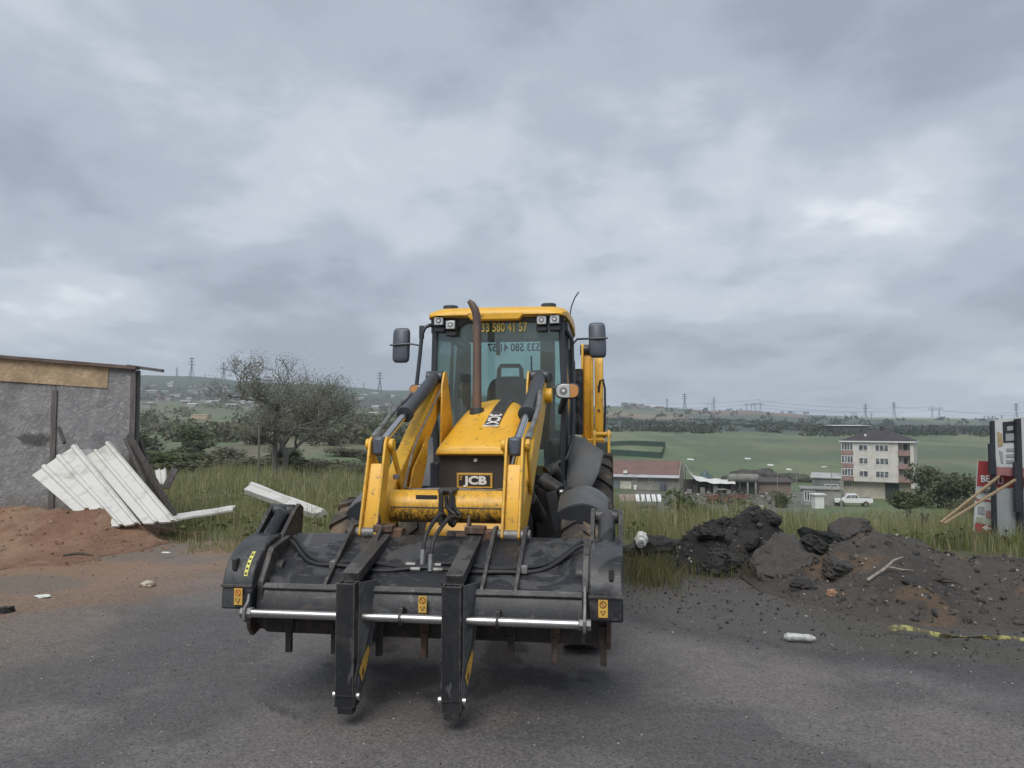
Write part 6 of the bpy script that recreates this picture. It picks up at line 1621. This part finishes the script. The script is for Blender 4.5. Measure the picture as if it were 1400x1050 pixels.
MB().box((1.2, 1.12, 0), (3.6, 1.22, 2.95)).build('entrance', simple('dark_green_door', (.035, .050, .045), .6), ap, smooth=0)
window(ap, xl + .7, xl + 1.7, 1.9, 2.8, 1.19, 2)
MB().tube([(xr_ - .3, .02, 7.2), (xr_ - .2, -.02, 6.0), (xr_ - .35, -.01, 4.5), (xr_ - .25, 0, 3.0)], .05, 6).build('drain_pipe', M_conc, ap)
# low annex and huts at its left
def hut(name, px_, d_, w, dp, h, rz, wallm, roofm, label, over=.25, slope=.0, wins=(), cat='hut'):
    e_ = empty(name, on_ground(px_, d_), rz, label, cat)
    MB().box((-w / 2, 0, -1.2), (w / 2, dp, h)).build('wall', wallm, e_, smooth=0)
    MB().prism([(-over, h + .004), (dp + over, h + slope + .004), (dp + over, h + slope + .16), (-over, h + .16)], -w / 2 - over, w / 2 + over).build('roof', roofm, e_, smooth=0)
    for (x0, x1, z0, z1, c) in wins: window(e_, x0, x1, z0, z1, -.01, c)
    return e_
hut('annex', 1121, 116, 5.6, 4.5, 2.3, R(-18), M_conc, M_conc, 'low grey annex with white-framed window left of the pickup', wins=((-2.5, -.9, .5, 2.1, 4),))
hut('annex', 1127, 136, 4.6, 4, 3.2, R(-24), simple('grey_green_wall', (.16, .18, .165), .8, scale=.6), simple('pale_roof', (.42, .43, .42), .7, scale=.5), 'grey-green lean-to against the apartment block', slope=.6, wins=((-.2, 2.0, 1.2, 2.2, 2),))
hut('far_shed', 1163, 480, 22, 12, 4.4, R(3), simple('green_shed_wall', (.07, .085, .085), .8, scale=.3), M_frame, 'long green shed with white roof beyond the field', over=1.0, slope=.3, cat='shed')
hut('white_booth', 1118, 110, 1.3, 1.2, 1.9, R(4), M_frame, M_frame, 'white box booth beside the white pickup', cat='booth')
# pickup truck
def pickup(px_, d_, rz):
    e_ = empty('pickup_truck', on_ground(px_, d_), rz, 'white double-cab pickup parked below the apartment block', 'pickup truck')
    wm = simple('white_car_paint', (.72, .73, .73), .3, var=.06)
    b_ = MB(); b_.prism([(-2.62, .52), (-2.66, .85), (-2.55, 1.12), (-1.35, 1.20), (-.80, 1.80), (.48, 1.83), (.78, 1.24), (2.62, 1.24), (2.66, .62), (2.35, .52)], -.88, .88, 'y'); b_.build('body', wm, e_, bevel=.06)
    for (x0, x1, x2, x3) in ((-1.10, -.74, -.38, -.38), (-.30, -.30, .08, .12), (.20, .16, .42, .60)):
        b_ = MB(); b_.prism([(x0, 1.26), (x1, 1.70), (x2, 1.72), (x3, 1.26)], -.895, -.883, 'y'); b_.build('side_window', M_pane, e_, smooth=0)
    MB().box((.88, -.76, 1.1), (2.55, .76, 1.255)).build('load_bed', M_trim, e_, smooth=0)
    for x in (-1.68, 1.62):
        for y in (-.80, .80):
            w_ = MB().cyl((x, y - .12, .42), (x, y + .12, .42), .42, 20).build('wheel', M_tyre, e_, bevel=.03)
            MB().cyl((x, y - .13 if y < 0 else y + .13, .38), (x, y, .38), .22, 14).build('rim', M_steel, w_, smooth=0)
    MB().box((-2.68, -.70, .80), (-2.58, -.40, .95)).build('headlight', M_lens, e_, smooth=0)
    MB().box((2.60, -.86, .70), (2.66, -.70, 1.02)).build('tail_light', M_red, e_, smooth=0)
    return e_
pickup(1163, 115, R(-14))
# poles
def pole(px_, d_, h, label, lamp=False, r=.07):
    e_ = empty('lamp_post' if lamp else 'utility_pole', on_ground(px_, d_), 0, label, 'lamp post' if lamp else 'pole')
    MB().cyl((0, 0, -.4), (0, 0, h), r, 7, r1=r * .7).build('shaft', M_conc, e_)
    if lamp:
        MB().tube([(0, 0, h), (-.3, 0, h + .25), (-.8, 0, h + .3)], .05, 6).build('arm', M_conc, e_)
        MB().box((-1.35, -.16, h + .22), (-.7, .16, h + .36)).build('lamp_head', M_frame, e_, bevel=.03)
    else:
        MB().box((-.5, -.05, h - .5), (.5, .05, h - .4)).build('crossarm', M_conc, e_, smooth=0)
    return e_
pole(1135, 108, 5.6, 'lamp post with white head rising left of the apartment block', True)
pole(1087, 124, 5.2, 'thin pole standing right of the brick wall')
pole(1061, 122, 5.0, 'slim pole in front of the brick wall')
pole(1147, 112, 4.2, 'dark pole beside the left corner of the apartment block', r=.10)
# long shed with red roof
sh_ = empty('long_shed', on_ground(880, 146), R(-19), 'long grey shed with faded red roof beyond the loader', 'shed')
SW = 17.0
M_shed = simple('grey_block_wall', (.27, .262, .245), .85, scale=.5, c2=(.20, .195, .185))
MB().box((-SW / 2 - 4, 0, -1.5), (SW / 2 - 2.2, 8.0, 2.75)).build('wall', M_shed, sh_, smooth=0)
MB().prism([(0, -1.5), (0, 2.75), (4.0, 5.2), (8.0, 2.75), (8.0, -1.5)], SW / 2 - 2.198, SW / 2 - 2.0).build('gable', simple('stone_gable', (.36, .32, .26), .85, scale=.8), sh_, smooth=0)
MB().prism([(-.05, 2.80), (4.0, 5.21), (8.4, 2.6), (8.4, 2.72), (4.0, 5.37), (-.05, 2.95)], -SW / 2 - 4.2, SW / 2 - 2.15).build('roof', simple('faded_red_roof', (.175, .105, .090), .8, scale=.5, c2=(.135, .09, .08)), sh_, smooth=0)
MB().prism([(-.9, 2.35), (.0, 2.77), (.0, 2.87), (-.9, 2.45)], -SW / 2 - 4.2, SW / 2 - 1.9).build('eave_strip', simple('pale_eave', (.42, .42, .43), .6, scale=.5), sh_, smooth=0)
MB().box((-4.6, -.06, .1), (-2.5, .03, 1.55)).build('white_door', simple('cream_door', (.60, .57, .48), .7, scale=.6), sh_, smooth=0)
MB().box((-6.0, -.05, .1), (-4.7, .03, 1.5)).build('blue_door', simple('blue_grey_door', (.16, .18, .21), .7, scale=.6), sh_, smooth=0)
for x in (-2.2, .8): window(sh_, x, x + .7, 1.5, 2.15, -.01, 1, 'small_window')
MB().box((-3.9, -.4, 3.05), (-3.2, .3, 3.55)).build('roof_box', M_frame, sh_, smooth=0)
MB().cyl((3.6, -.6, .0), (3.6, -.6, 1.3), .5, 16).build('water_butt', simple('blue_drum', (.10, .11, .14), .5), sh_, bevel=.05)
MB().box((-1.9, -.7, .0), (-1.35, -.3, .85)).build('feed_sack', M_frame, sh_, bevel=.08)
# slatted little shelter in front of it
kl = empty('slatted_shelter', on_ground(872, 104), R(-4), 'small shelter with white slatted roof in front of the long shed', 'shelter')
for i in range(8):
    x = -2.6 + i * .72
    MB().prism([(-1.3, 1.55), (.2, 2.3), (.2, 2.38), (-1.3, 1.63)], x, x + (.50 if i > 2 else .62)).build('roof_slat', M_frame if i > 2 else simple('pinkish_board', (.34, .25, .215), .8, scale=1.0), kl, smooth=0)
for x in (-.6, 2.3): MB().box((x, -.9, -.4), (x + .18, -.75, 1.75)).build('post', M_tim, kl, smooth=0)
MB().box((-.4, -.6, -.2), (2.2, .2, .9)).build('side_board', M_timd, kl, smooth=0)
MB().box((-.2, -.68, .30), (2.0, -.61, .50)).build('rail', M_frame, kl, smooth=0)
# sagging white canopy beside the shed, with its frame
M_tarp = simple('white_tarpaulin', (.64, .635, .60), .6, scale=1.0, var=.15)
cn = empty('canopy', on_ground(968, 138), R(-4), 'white sagging tarpaulin canopy over dark stalls beside the long shed', 'canopy')
rgs = []
for i in range(15):
    t = i / 14; x = -4.3 + 8.8 * t; z = 3.1 * math.exp(-t * 7.0) + 2.25 + .12 * math.sin(t * 21) - .2 * t
    rgs.append([(x, -.9 + .3 * t, z - .30 + .12 * math.sin(t * 17)), (x, -.4, z), (x, 1.8, z + .35), (x, 1.8, z + .30), (x, -.35, z - .05)])
MB().loft(rgs, True).build('tarpaulin', M_tarp, cn, smooth=60)
for x in (-4.2, -2.2, 0, 2.2, 4.3): MB().cyl((x, -.3, -.5), (x, -.3, 2.15 + (2.6 if x < -4 else 0)), .07, 6).build('post', M_timd, cn)
MB().box((-4.2, 1.9, -.5), (4.3, 2.0, 2.4)).build('back_wall', M_timd, cn, smooth=0)
for i in range(7): MB().box((-3.8 + i * 1.15, .2 + .3 * (i % 2), -.2), (-3.0 + i * 1.15, 1.1 + .3 * (i % 2), .7 + .35 * ((i * 5) % 3))).build('stacked_crate', M_timd if i % 2 else M_conc, cn, bevel=.05)
def lump(name, px_, d_, sx_, sy_, sz_, seed, mat, label, cat):
    bm = bmesh.new(); bmesh.ops.create_icosphere(bm, subdivisions=4, radius=1)
    co = np.array([v.co[:] for v in bm.verts]); n = .45 + 1.1 * fbm(co[:, 0] * 2.6 + seed, co[:, 1] * 2.6 + co[:, 2] * 1.9, 5, 3, .6)
    for v, k_ in zip(bm.verts, n): v.co = Vector((v.co.x * sx_ * k_, v.co.y * sy_ * k_, max(v.co.z, -.2) * sz_ * k_))
    me = bpy.data.meshes.new(name); bm.to_mesh(me); bm.free(); me.materials.append(mat)
    me.polygons.foreach_set('use_smooth', [True] * len(me.polygons))
    o = bpy.data.objects.new(name, me); col.objects.link(o); o.location = on_ground(px_, d_, .05); return tag(o, label, cat)
lump('green_tarp_heap', 962, 150, 2.6, 1.8, 2.9, 4, simple('teal_tarp', (.075, .135, .12), .6, scale=1.2, c2=(.10, .15, .14)), 'heap under a teal green tarpaulin behind the canopy', 'tarpaulin')
lump('earth_mound', 1028, 168, 6.5, 3.0, 2.3, 7, simple('dark_mound_earth', (.060, .055, .052), .9, scale=.5, c2=(.085, .08, .07)), 'dark earth mound behind the old tank', 'mound')
lump('earth_mound', 1075, 170, 5.2, 2.6, 1.7, 11, simple('dark_mound_earth', (.058, .058, .05), .9, scale=.5, c2=(.08, .085, .06)), 'dark earth mound behind the brick wall', 'mound')
for i, (px_, d_, w_, lab) in enumerate(((1021, 160, 1.1, 'white sheet lying in the field above the tank'), (1052, 158, 1.0, 'white sheet on the field above the brick store left end'), (1077, 158, .8, 'white sheet on the field above the brick store right end'), (943, 148, 1.2, 'white sheet lying in the field above the canopy'))):
    p = ground_hit(px_, (628, 637, 644, 629)[i]); m = MB(); m.add([(-w_, -.3, 0), (w_ * .9, -.4, -.12), (w_, .5, .22), (-w_ * .8, .6, .35), (-w_, -.3, -.04), (w_ * .9, -.4, -.16), (w_, .5, .18), (-w_ * .8, .6, .31)], [(0, 1, 2, 3), (7, 6, 5, 4), (0, 4, 5, 1), (1, 5, 6, 2), (2, 6, 7, 3), (3, 7, 4, 0)])
    o = m.build('loose_sheet', M_tarp, smooth=0); o.location = p + Vector((0, 0, .12)); o.scale = (.85, .85, .85); tag(o, lab, 'sheet')
# old tank on a cradle
tkk = empty('storage_tank', on_ground(1015, 138), R(-5), 'rusty grey horizontal tank on a cradle right of the canopy', 'tank')
rgs = []
for (x, r_) in ((-2.75, .02), (-2.72, .55), (-2.55, .80), (2.45, .80), (2.62, .55), (2.66, .02)):
    rgs.append([(x, math.cos(a) * r_, 2.75 + math.sin(a) * r_) for a in np.linspace(0, 6.283, 21)[:-1]])
MB().loft(rgs, True).build('shell', simple('weathered_tank', (.20, .205, .19), .7, scale=1.2, c2=(.155, .14, .12)), tkk, smooth=50)
for x in (-2.2, -.9, .5, 1.9): MB().box((x, -.5, -.4), (x + .25, .5, 2.1)).build('cradle_leg', M_timd if x < 0 else M_conc, tkk, smooth=0)
MB().box((-2.5, .5, -.4), (2.4, .6, 1.9)).build('cradle_back', simple('dark_green_sheet', (.05, .065, .06), .8), tkk, smooth=0)
bw = empty('brick_wall', on_ground(1057, 139), R(-4), 'low brown brick store with dark flat roof right of the tank', 'store')
MB().box((-2.8, 0, -.5), (2.9, 3, 2.0)).build('wall', simple('brown_brick', (.20, .155, .125), .85, scale=2, c2=(.165, .13, .11)), bw, smooth=0)
MB().prism([(-.4, 2.01), (3.3, 2.5), (3.3, 2.72), (-.4, 2.25)], -3.1, 3.3).build('roof', simple('dark_flat_roof', (.085, .07, .065), .8, scale=1), bw, smooth=0)
# tractor and trailer
tr = empty('tractor', on_ground(980, 118), R(12), 'small red tractor standing in the yard', 'tractor')
M_tred = simple('faded_red_paint', (.19, .080, .062), .7, scale=2, c2=(.14, .075, .06))
MB().prism([(-1.6, .75), (-1.62, 1.30), (-1.45, 1.42), (.0, 1.48), (.0, .75)], -.36, .36, 'y').build('bonnet', M_tred, tr, bevel=.05)
MB().box((-.1, -.45, .6), (1.1, .45, 1.15)).build('body', M_timd, tr, bevel=.04)
for (x, r_, w_) in ((-1.25, .42, .22), (.75, .78, .36)):
    for s_ in (-1, 1):
        wo = MB().cyl((x, s_ * .72 - w_ / 2, r_), (x, s_ * .72 + w_ / 2, r_), r_, 22).build('wheel', M_tyre, tr, bevel=.05)
        MB().cyl((x, s_ * .72 - w_ / 2 - .02, r_), (x, s_ * .72 + w_ / 2 + .02, r_), r_ * .5, 14).build('rim', M_tred, wo, smooth=0)
for x in (.05, 1.15):
    for s_ in (-1, 1): MB().cyl((x, s_ * .45, 1.1), (x, s_ * .45, 2.2), .035, 6).build('canopy_post', M_timd, tr)
MB().box((-.1, -.55, 2.2), (1.3, .55, 2.28)).build('canopy', M_conc, tr, bevel=.02)
MB().box((.35, -.25, 1.15), (.85, .25, 1.55)).build('seat', M_trim, tr, bevel=.05)
tl_ = empty('trailer', on_ground(1003, 120), R(4), 'low flat red trailer parked right of the tractor', 'trailer')
MB().box((-1.9, -.8, .75), (1.9, .8, .98)).build('bed', M_tred, tl_, bevel=.02)
MB().box((-1.9, -.82, .98), (1.9, -.78, 1.28)).build('side_board', M_tred, tl_, smooth=0)
MB().beam((-1.9, 0, .8), (-3.0, 0, .6), .12, .12).build('drawbar', M_timd, tl_, smooth=0)
for s_ in (-1, 1): MB().cyl((.8, s_ * .82 - .1, .38), (.8, s_ * .82 + .1, .38), .38, 18).build('wheel', M_tyre, tl_, bevel=.04)
# odds and ends lying about the yard, too small to tell apart
gq = np.random.default_rng(8); n = 260
px_ = gq.uniform(925, 1085, n); dd_ = gq.uniform(117, 150, n); xx = (px_ - 700) / F * dd_
V, Fc, C = scatter_rocks(np.stack([xx, dd_, Hn(xx, dd_) + .15], 1), .12 + .55 * gq.random(n) ** 2, pal(n, [(.07, .065, .06), (.10, .09, .08), (.05, .05, .052), (.16, .15, .14), (.12, .08, .06), (.30, .29, .27)], gq, .3), gq, .8)
tag(np_mesh('yard_clutter', V, Fc, M_stone, colors=C), 'heaped odds and ends in the yard round the canopy', 'clutter', kind='stuff')
# small white things in the yard
for i, (px_, d_, lab) in enumerate(((1039, 108, 'white bucket on the bare ground left of the annex'), (1047, 100, 'white bin on the slope below the first bucket'), (1093, 118, 'white globe post left of the annex'), (1096, 122, 'second white globe post nearer the pole'))):
    p = on_ground(px_, d_); m = MB(); m.cyl((p.x, p.y, p.z), (p.x, p.y, p.z + (.55 if i < 2 else 1.5)), .22 if i < 2 else .05, 12, r1=.28 if i < 2 else .05)
    if i > 1: m.tube([(p.x, p.y, p.z + 1.45), (p.x, p.y, p.z + 1.6), (p.x, p.y, p.z + 1.75)], [.12, .22, .10], 10)
    tag(m.build('bucket_tub' if i < 2 else 'globe_light', M_frame), lab, 'bucket' if i < 2 else 'lamp')
# green windbreak net round a plot
nf = empty('net_fence', on_ground(850, 226), R(-2), 'green windbreak net enclosure in the field behind the shed', 'net fence')
M_net = simple('green_net', (.030, .062, .048), .8, scale=.6, c2=(.040, .075, .058))
def fz(lx, ly):
    p = nf.location + Vector((lx, ly, 0)); return H(p.x, p.y) - nf.location.z
for (a, b_) in (((-14, 0), (11.5, 0)), ((11.5, 0), (22.0, 58)), ((22.0, 58), (-10, 58))):
    n = 8; rgs = []
    for i in range(n + 1):
        x = a[0] + (b_[0] - a[0]) * i / n; y = a[1] + (b_[1] - a[1]) * i / n; z = fz(x, y)
        ox, oy = (0, .03) if abs(b_[0] - a[0]) > 15 else (.03, 0)
        rgs.append([(x, y, z - .3), (x, y, z + 1.75), (x + ox, y + oy, z + 1.75), (x + ox, y + oy, z - .3)])
        MB().cyl((x, y - .08, z - .3), (x, y - .08, z + 1.9), .06, 6).build('post', M_timd, nf)
    MB().loft(rgs, True).build('net', M_net, nf, smooth=0)

# ================================================================== sign boards on the right
SD = 11.0
sg = empty('sign_board', on_ground(1375, SD), R(4), 'red and white direction board with arrow behind the dark posts', 'sign')
def sgl(px_, py_, dy=0.0):
    p = at(px_, py_, SD + dy) - sg.location; return Matrix.Rotation(-R(4), 3, 'Z') @ p
M_sred = simple('sign_red', (.38, .055, .060), .55, scale=3, c2=(.32, .05, .055))
M_swht = simple('sign_white', (.56, .57, .57), .55, scale=3, c2=(.48, .49, .49))
M_sgry = simple('sign_grey', (.30, .32, .335), .55, scale=3, c2=(.27, .29, .30))
M_sblk = simple('sign_black', (.030, .033, .042), .5)
def board(name, pts, dy, th, mat, parent=None):
    P = [sgl(px_, py_, dy) for (px_, py_) in pts]; n = len(P); off = Vector((0, th, 0))
    m = MB(); m.add(P + [p + off for p in P], [tuple(range(n)), tuple(range(n, 2 * n))[::-1]] + [(i, n + i, n + (i + 1) % n, (i + 1) % n) for i in range(n)])
    return m.build(name, mat, parent or sg, smooth=0)
board('panel', [(1338, 630), (1432, 634), (1430, 748), (1332, 727)], .30, .03, M_swht)
board('red_header', [(1338, 630), (1432, 634), (1431, 670), (1336, 664)], .29, .008, M_sred)
board('red_footer', [(1334, 715), (1432, 734), (1430, 748), (1332, 727)], .29, .008, M_sred)
board('red_line', [(1335, 682), (1432, 690), (1432, 692), (1335, 684)], .29, .008, M_sred)
board('pale_green_field', [(1335, 706), (1358, 710), (1357, 718), (1334, 714)], .291, .006, simple('sign_pale_green', (.42, .47, .36), .6))
for i, (xa, ya) in enumerate(((1337, 692), (1348, 698))):
    board('print_picture', [(xa, ya), (xa + 9, ya + 1), (xa + 9, ya + 11), (xa, ya + 10)], .288, .005, (M_sgry, simple('sign_pink', (.40, .24, .23), .6))[i])
board('arrow', [(1343, 721.5), (1351, 717), (1350, 720.5), (1359, 722.5), (1359, 725), (1350, 723.3), (1351, 727)], .282, .005, M_wht)
for (s_, px_, py_, sz, mm) in (('BE', 1347, 655, .135, M_wht), ('LI', 1368, 657.5, .135, M_wht), ('ADA', 1349, 671.5, .085, M_sblk)):
    o = text_obj('lettering', s_, sz, (0, 0, 0), FRONT, mm, sg, .002, bold=.003); o.location = sgl(px_, py_, .278)
up_ = empty('notice_board', on_ground(1378, SD - .02), R(4), 'dark framed white notice board with black box at the right edge', 'sign')
def ubo(name, pts, dy, th, mat):
    o = board(name, pts, dy, th, mat, up_); o.location = sg.location - up_.location; o.location = Matrix.Rotation(-R(4), 3, 'Z') @ o.location; return o
ubo('upper_panel', [(1358, 574), (1440, 566), (1440, 642), (1360, 638)], .10, .02, M_swht)
ubo('black_box', [(1371, 577), (1395, 575), (1395, 604), (1372, 605)], .09, .006, M_sblk)
ubo('pale_bar', [(1377, 583), (1385, 582), (1385, 588), (1377, 589)], .084, .004, M_sgry)
ubo('pale_bar', [(1375, 593), (1391, 592), (1391, 602), (1375, 603)], .084, .004, M_sgry)
ubo('print_figure', [(1364, 590), (1370, 593), (1371, 609), (1365, 611)], .09, .006, simple('sign_tan', (.40, .31, .16), .6))
ubo('print_figure', [(1366, 616), (1371, 618), (1372, 634), (1369, 633)], .09, .006, M_sgry)
for k_ in range(3): ubo('text_bar', [(1376, 613 + 8 * k_), (1391, 612.5 + 8 * k_), (1391, 616.5 + 8 * k_), (1376, 617 + 8 * k_)], .09, .006, M_sgry)
ubo('pink_band', [(1360, 638), (1440, 643), (1440, 656), (1361, 649)], .095, .012, simple('sign_faded_red', (.36, .17, .17), .6))
ubo('grey_panel', [(1362, 668), (1392, 669), (1394, 738), (1364, 731)], .10, .02, M_sgry)
ubo('post', [(1356, 576), (1360, 575), (1364, 738), (1359, 738)], .03, .05, M_sblk)
ubo('post', [(1353, 607), (1360, 606), (1363, 648), (1354, 648)], -.02, .04, M_sblk)
ubo('post', [(1390, 573), (1396, 572), (1402, 756), (1394, 756)], .02, .06, M_sblk)
ubo('post', [(1387, 632), (1396, 632), (1398, 700), (1389, 700)], -.03, .04, M_sblk)
ubo('rail', [(1358, 733), (1440, 748), (1440, 752), (1358, 737)], .06, .03, M_sblk)
M_prop = simple('raw_timber', (.30, .225, .125), .75, scale=8, c2=(.24, .175, .10), sc=(3, 3, 3))
for (a, b_, w_, lab) in (((1286, 715, 9.9), (1366, 651, 10.7), .032, 'upper raw timber prop leaning to the sign posts'), ((1291, 716, 9.8), (1388, 656, 10.7), .032, 'lower raw timber prop leaning to the sign posts'), ((1310, 698, 10.15), (1334, 681, 10.4), .036, 'short timber piece lashed to the upper prop')):
    tag(MB().beam(at(*a), at(*b_), w_, .028).build('timber_prop', M_prop, bevel=.004), lab, 'timber prop')
slab(31, (at(1373, 745, 11.4).x, 11.4, H(at(1373, 745, 11.4).x, 11.4) + .05), (.12, .10, .09), (0, 0, 0), (.03, .03, .032), 'dark lump on the ground under the sign boards', 'dark_lump', 'lump')

# ================================================================== the air between here and the hills
hz = MB(); hz.box((-3750, -3750, float(GZ.min()) - 1.0), (3750, 3750, float(GZ.max()) + 48.0))
M_haze = bpy.data.materials.new('haze'); M_haze.use_nodes = True
hn = M_haze.node_tree.nodes; hl = M_haze.node_tree.links; hn.remove(hn['Principled BSDF'])
pv = hn.new('ShaderNodeVolumePrincipled'); pv.inputs['Color'].default_value = (.80, .88, 1.0, 1); pv.inputs['Density'].default_value = HAZE; pv.inputs['Anisotropy'].default_value = 0.0
hl.new(pv.outputs[0], hn['Material Output'].inputs['Volume'])
ho_ = hz.build('haze', M_haze, smooth=0); tag(ho_, kind='stuff')
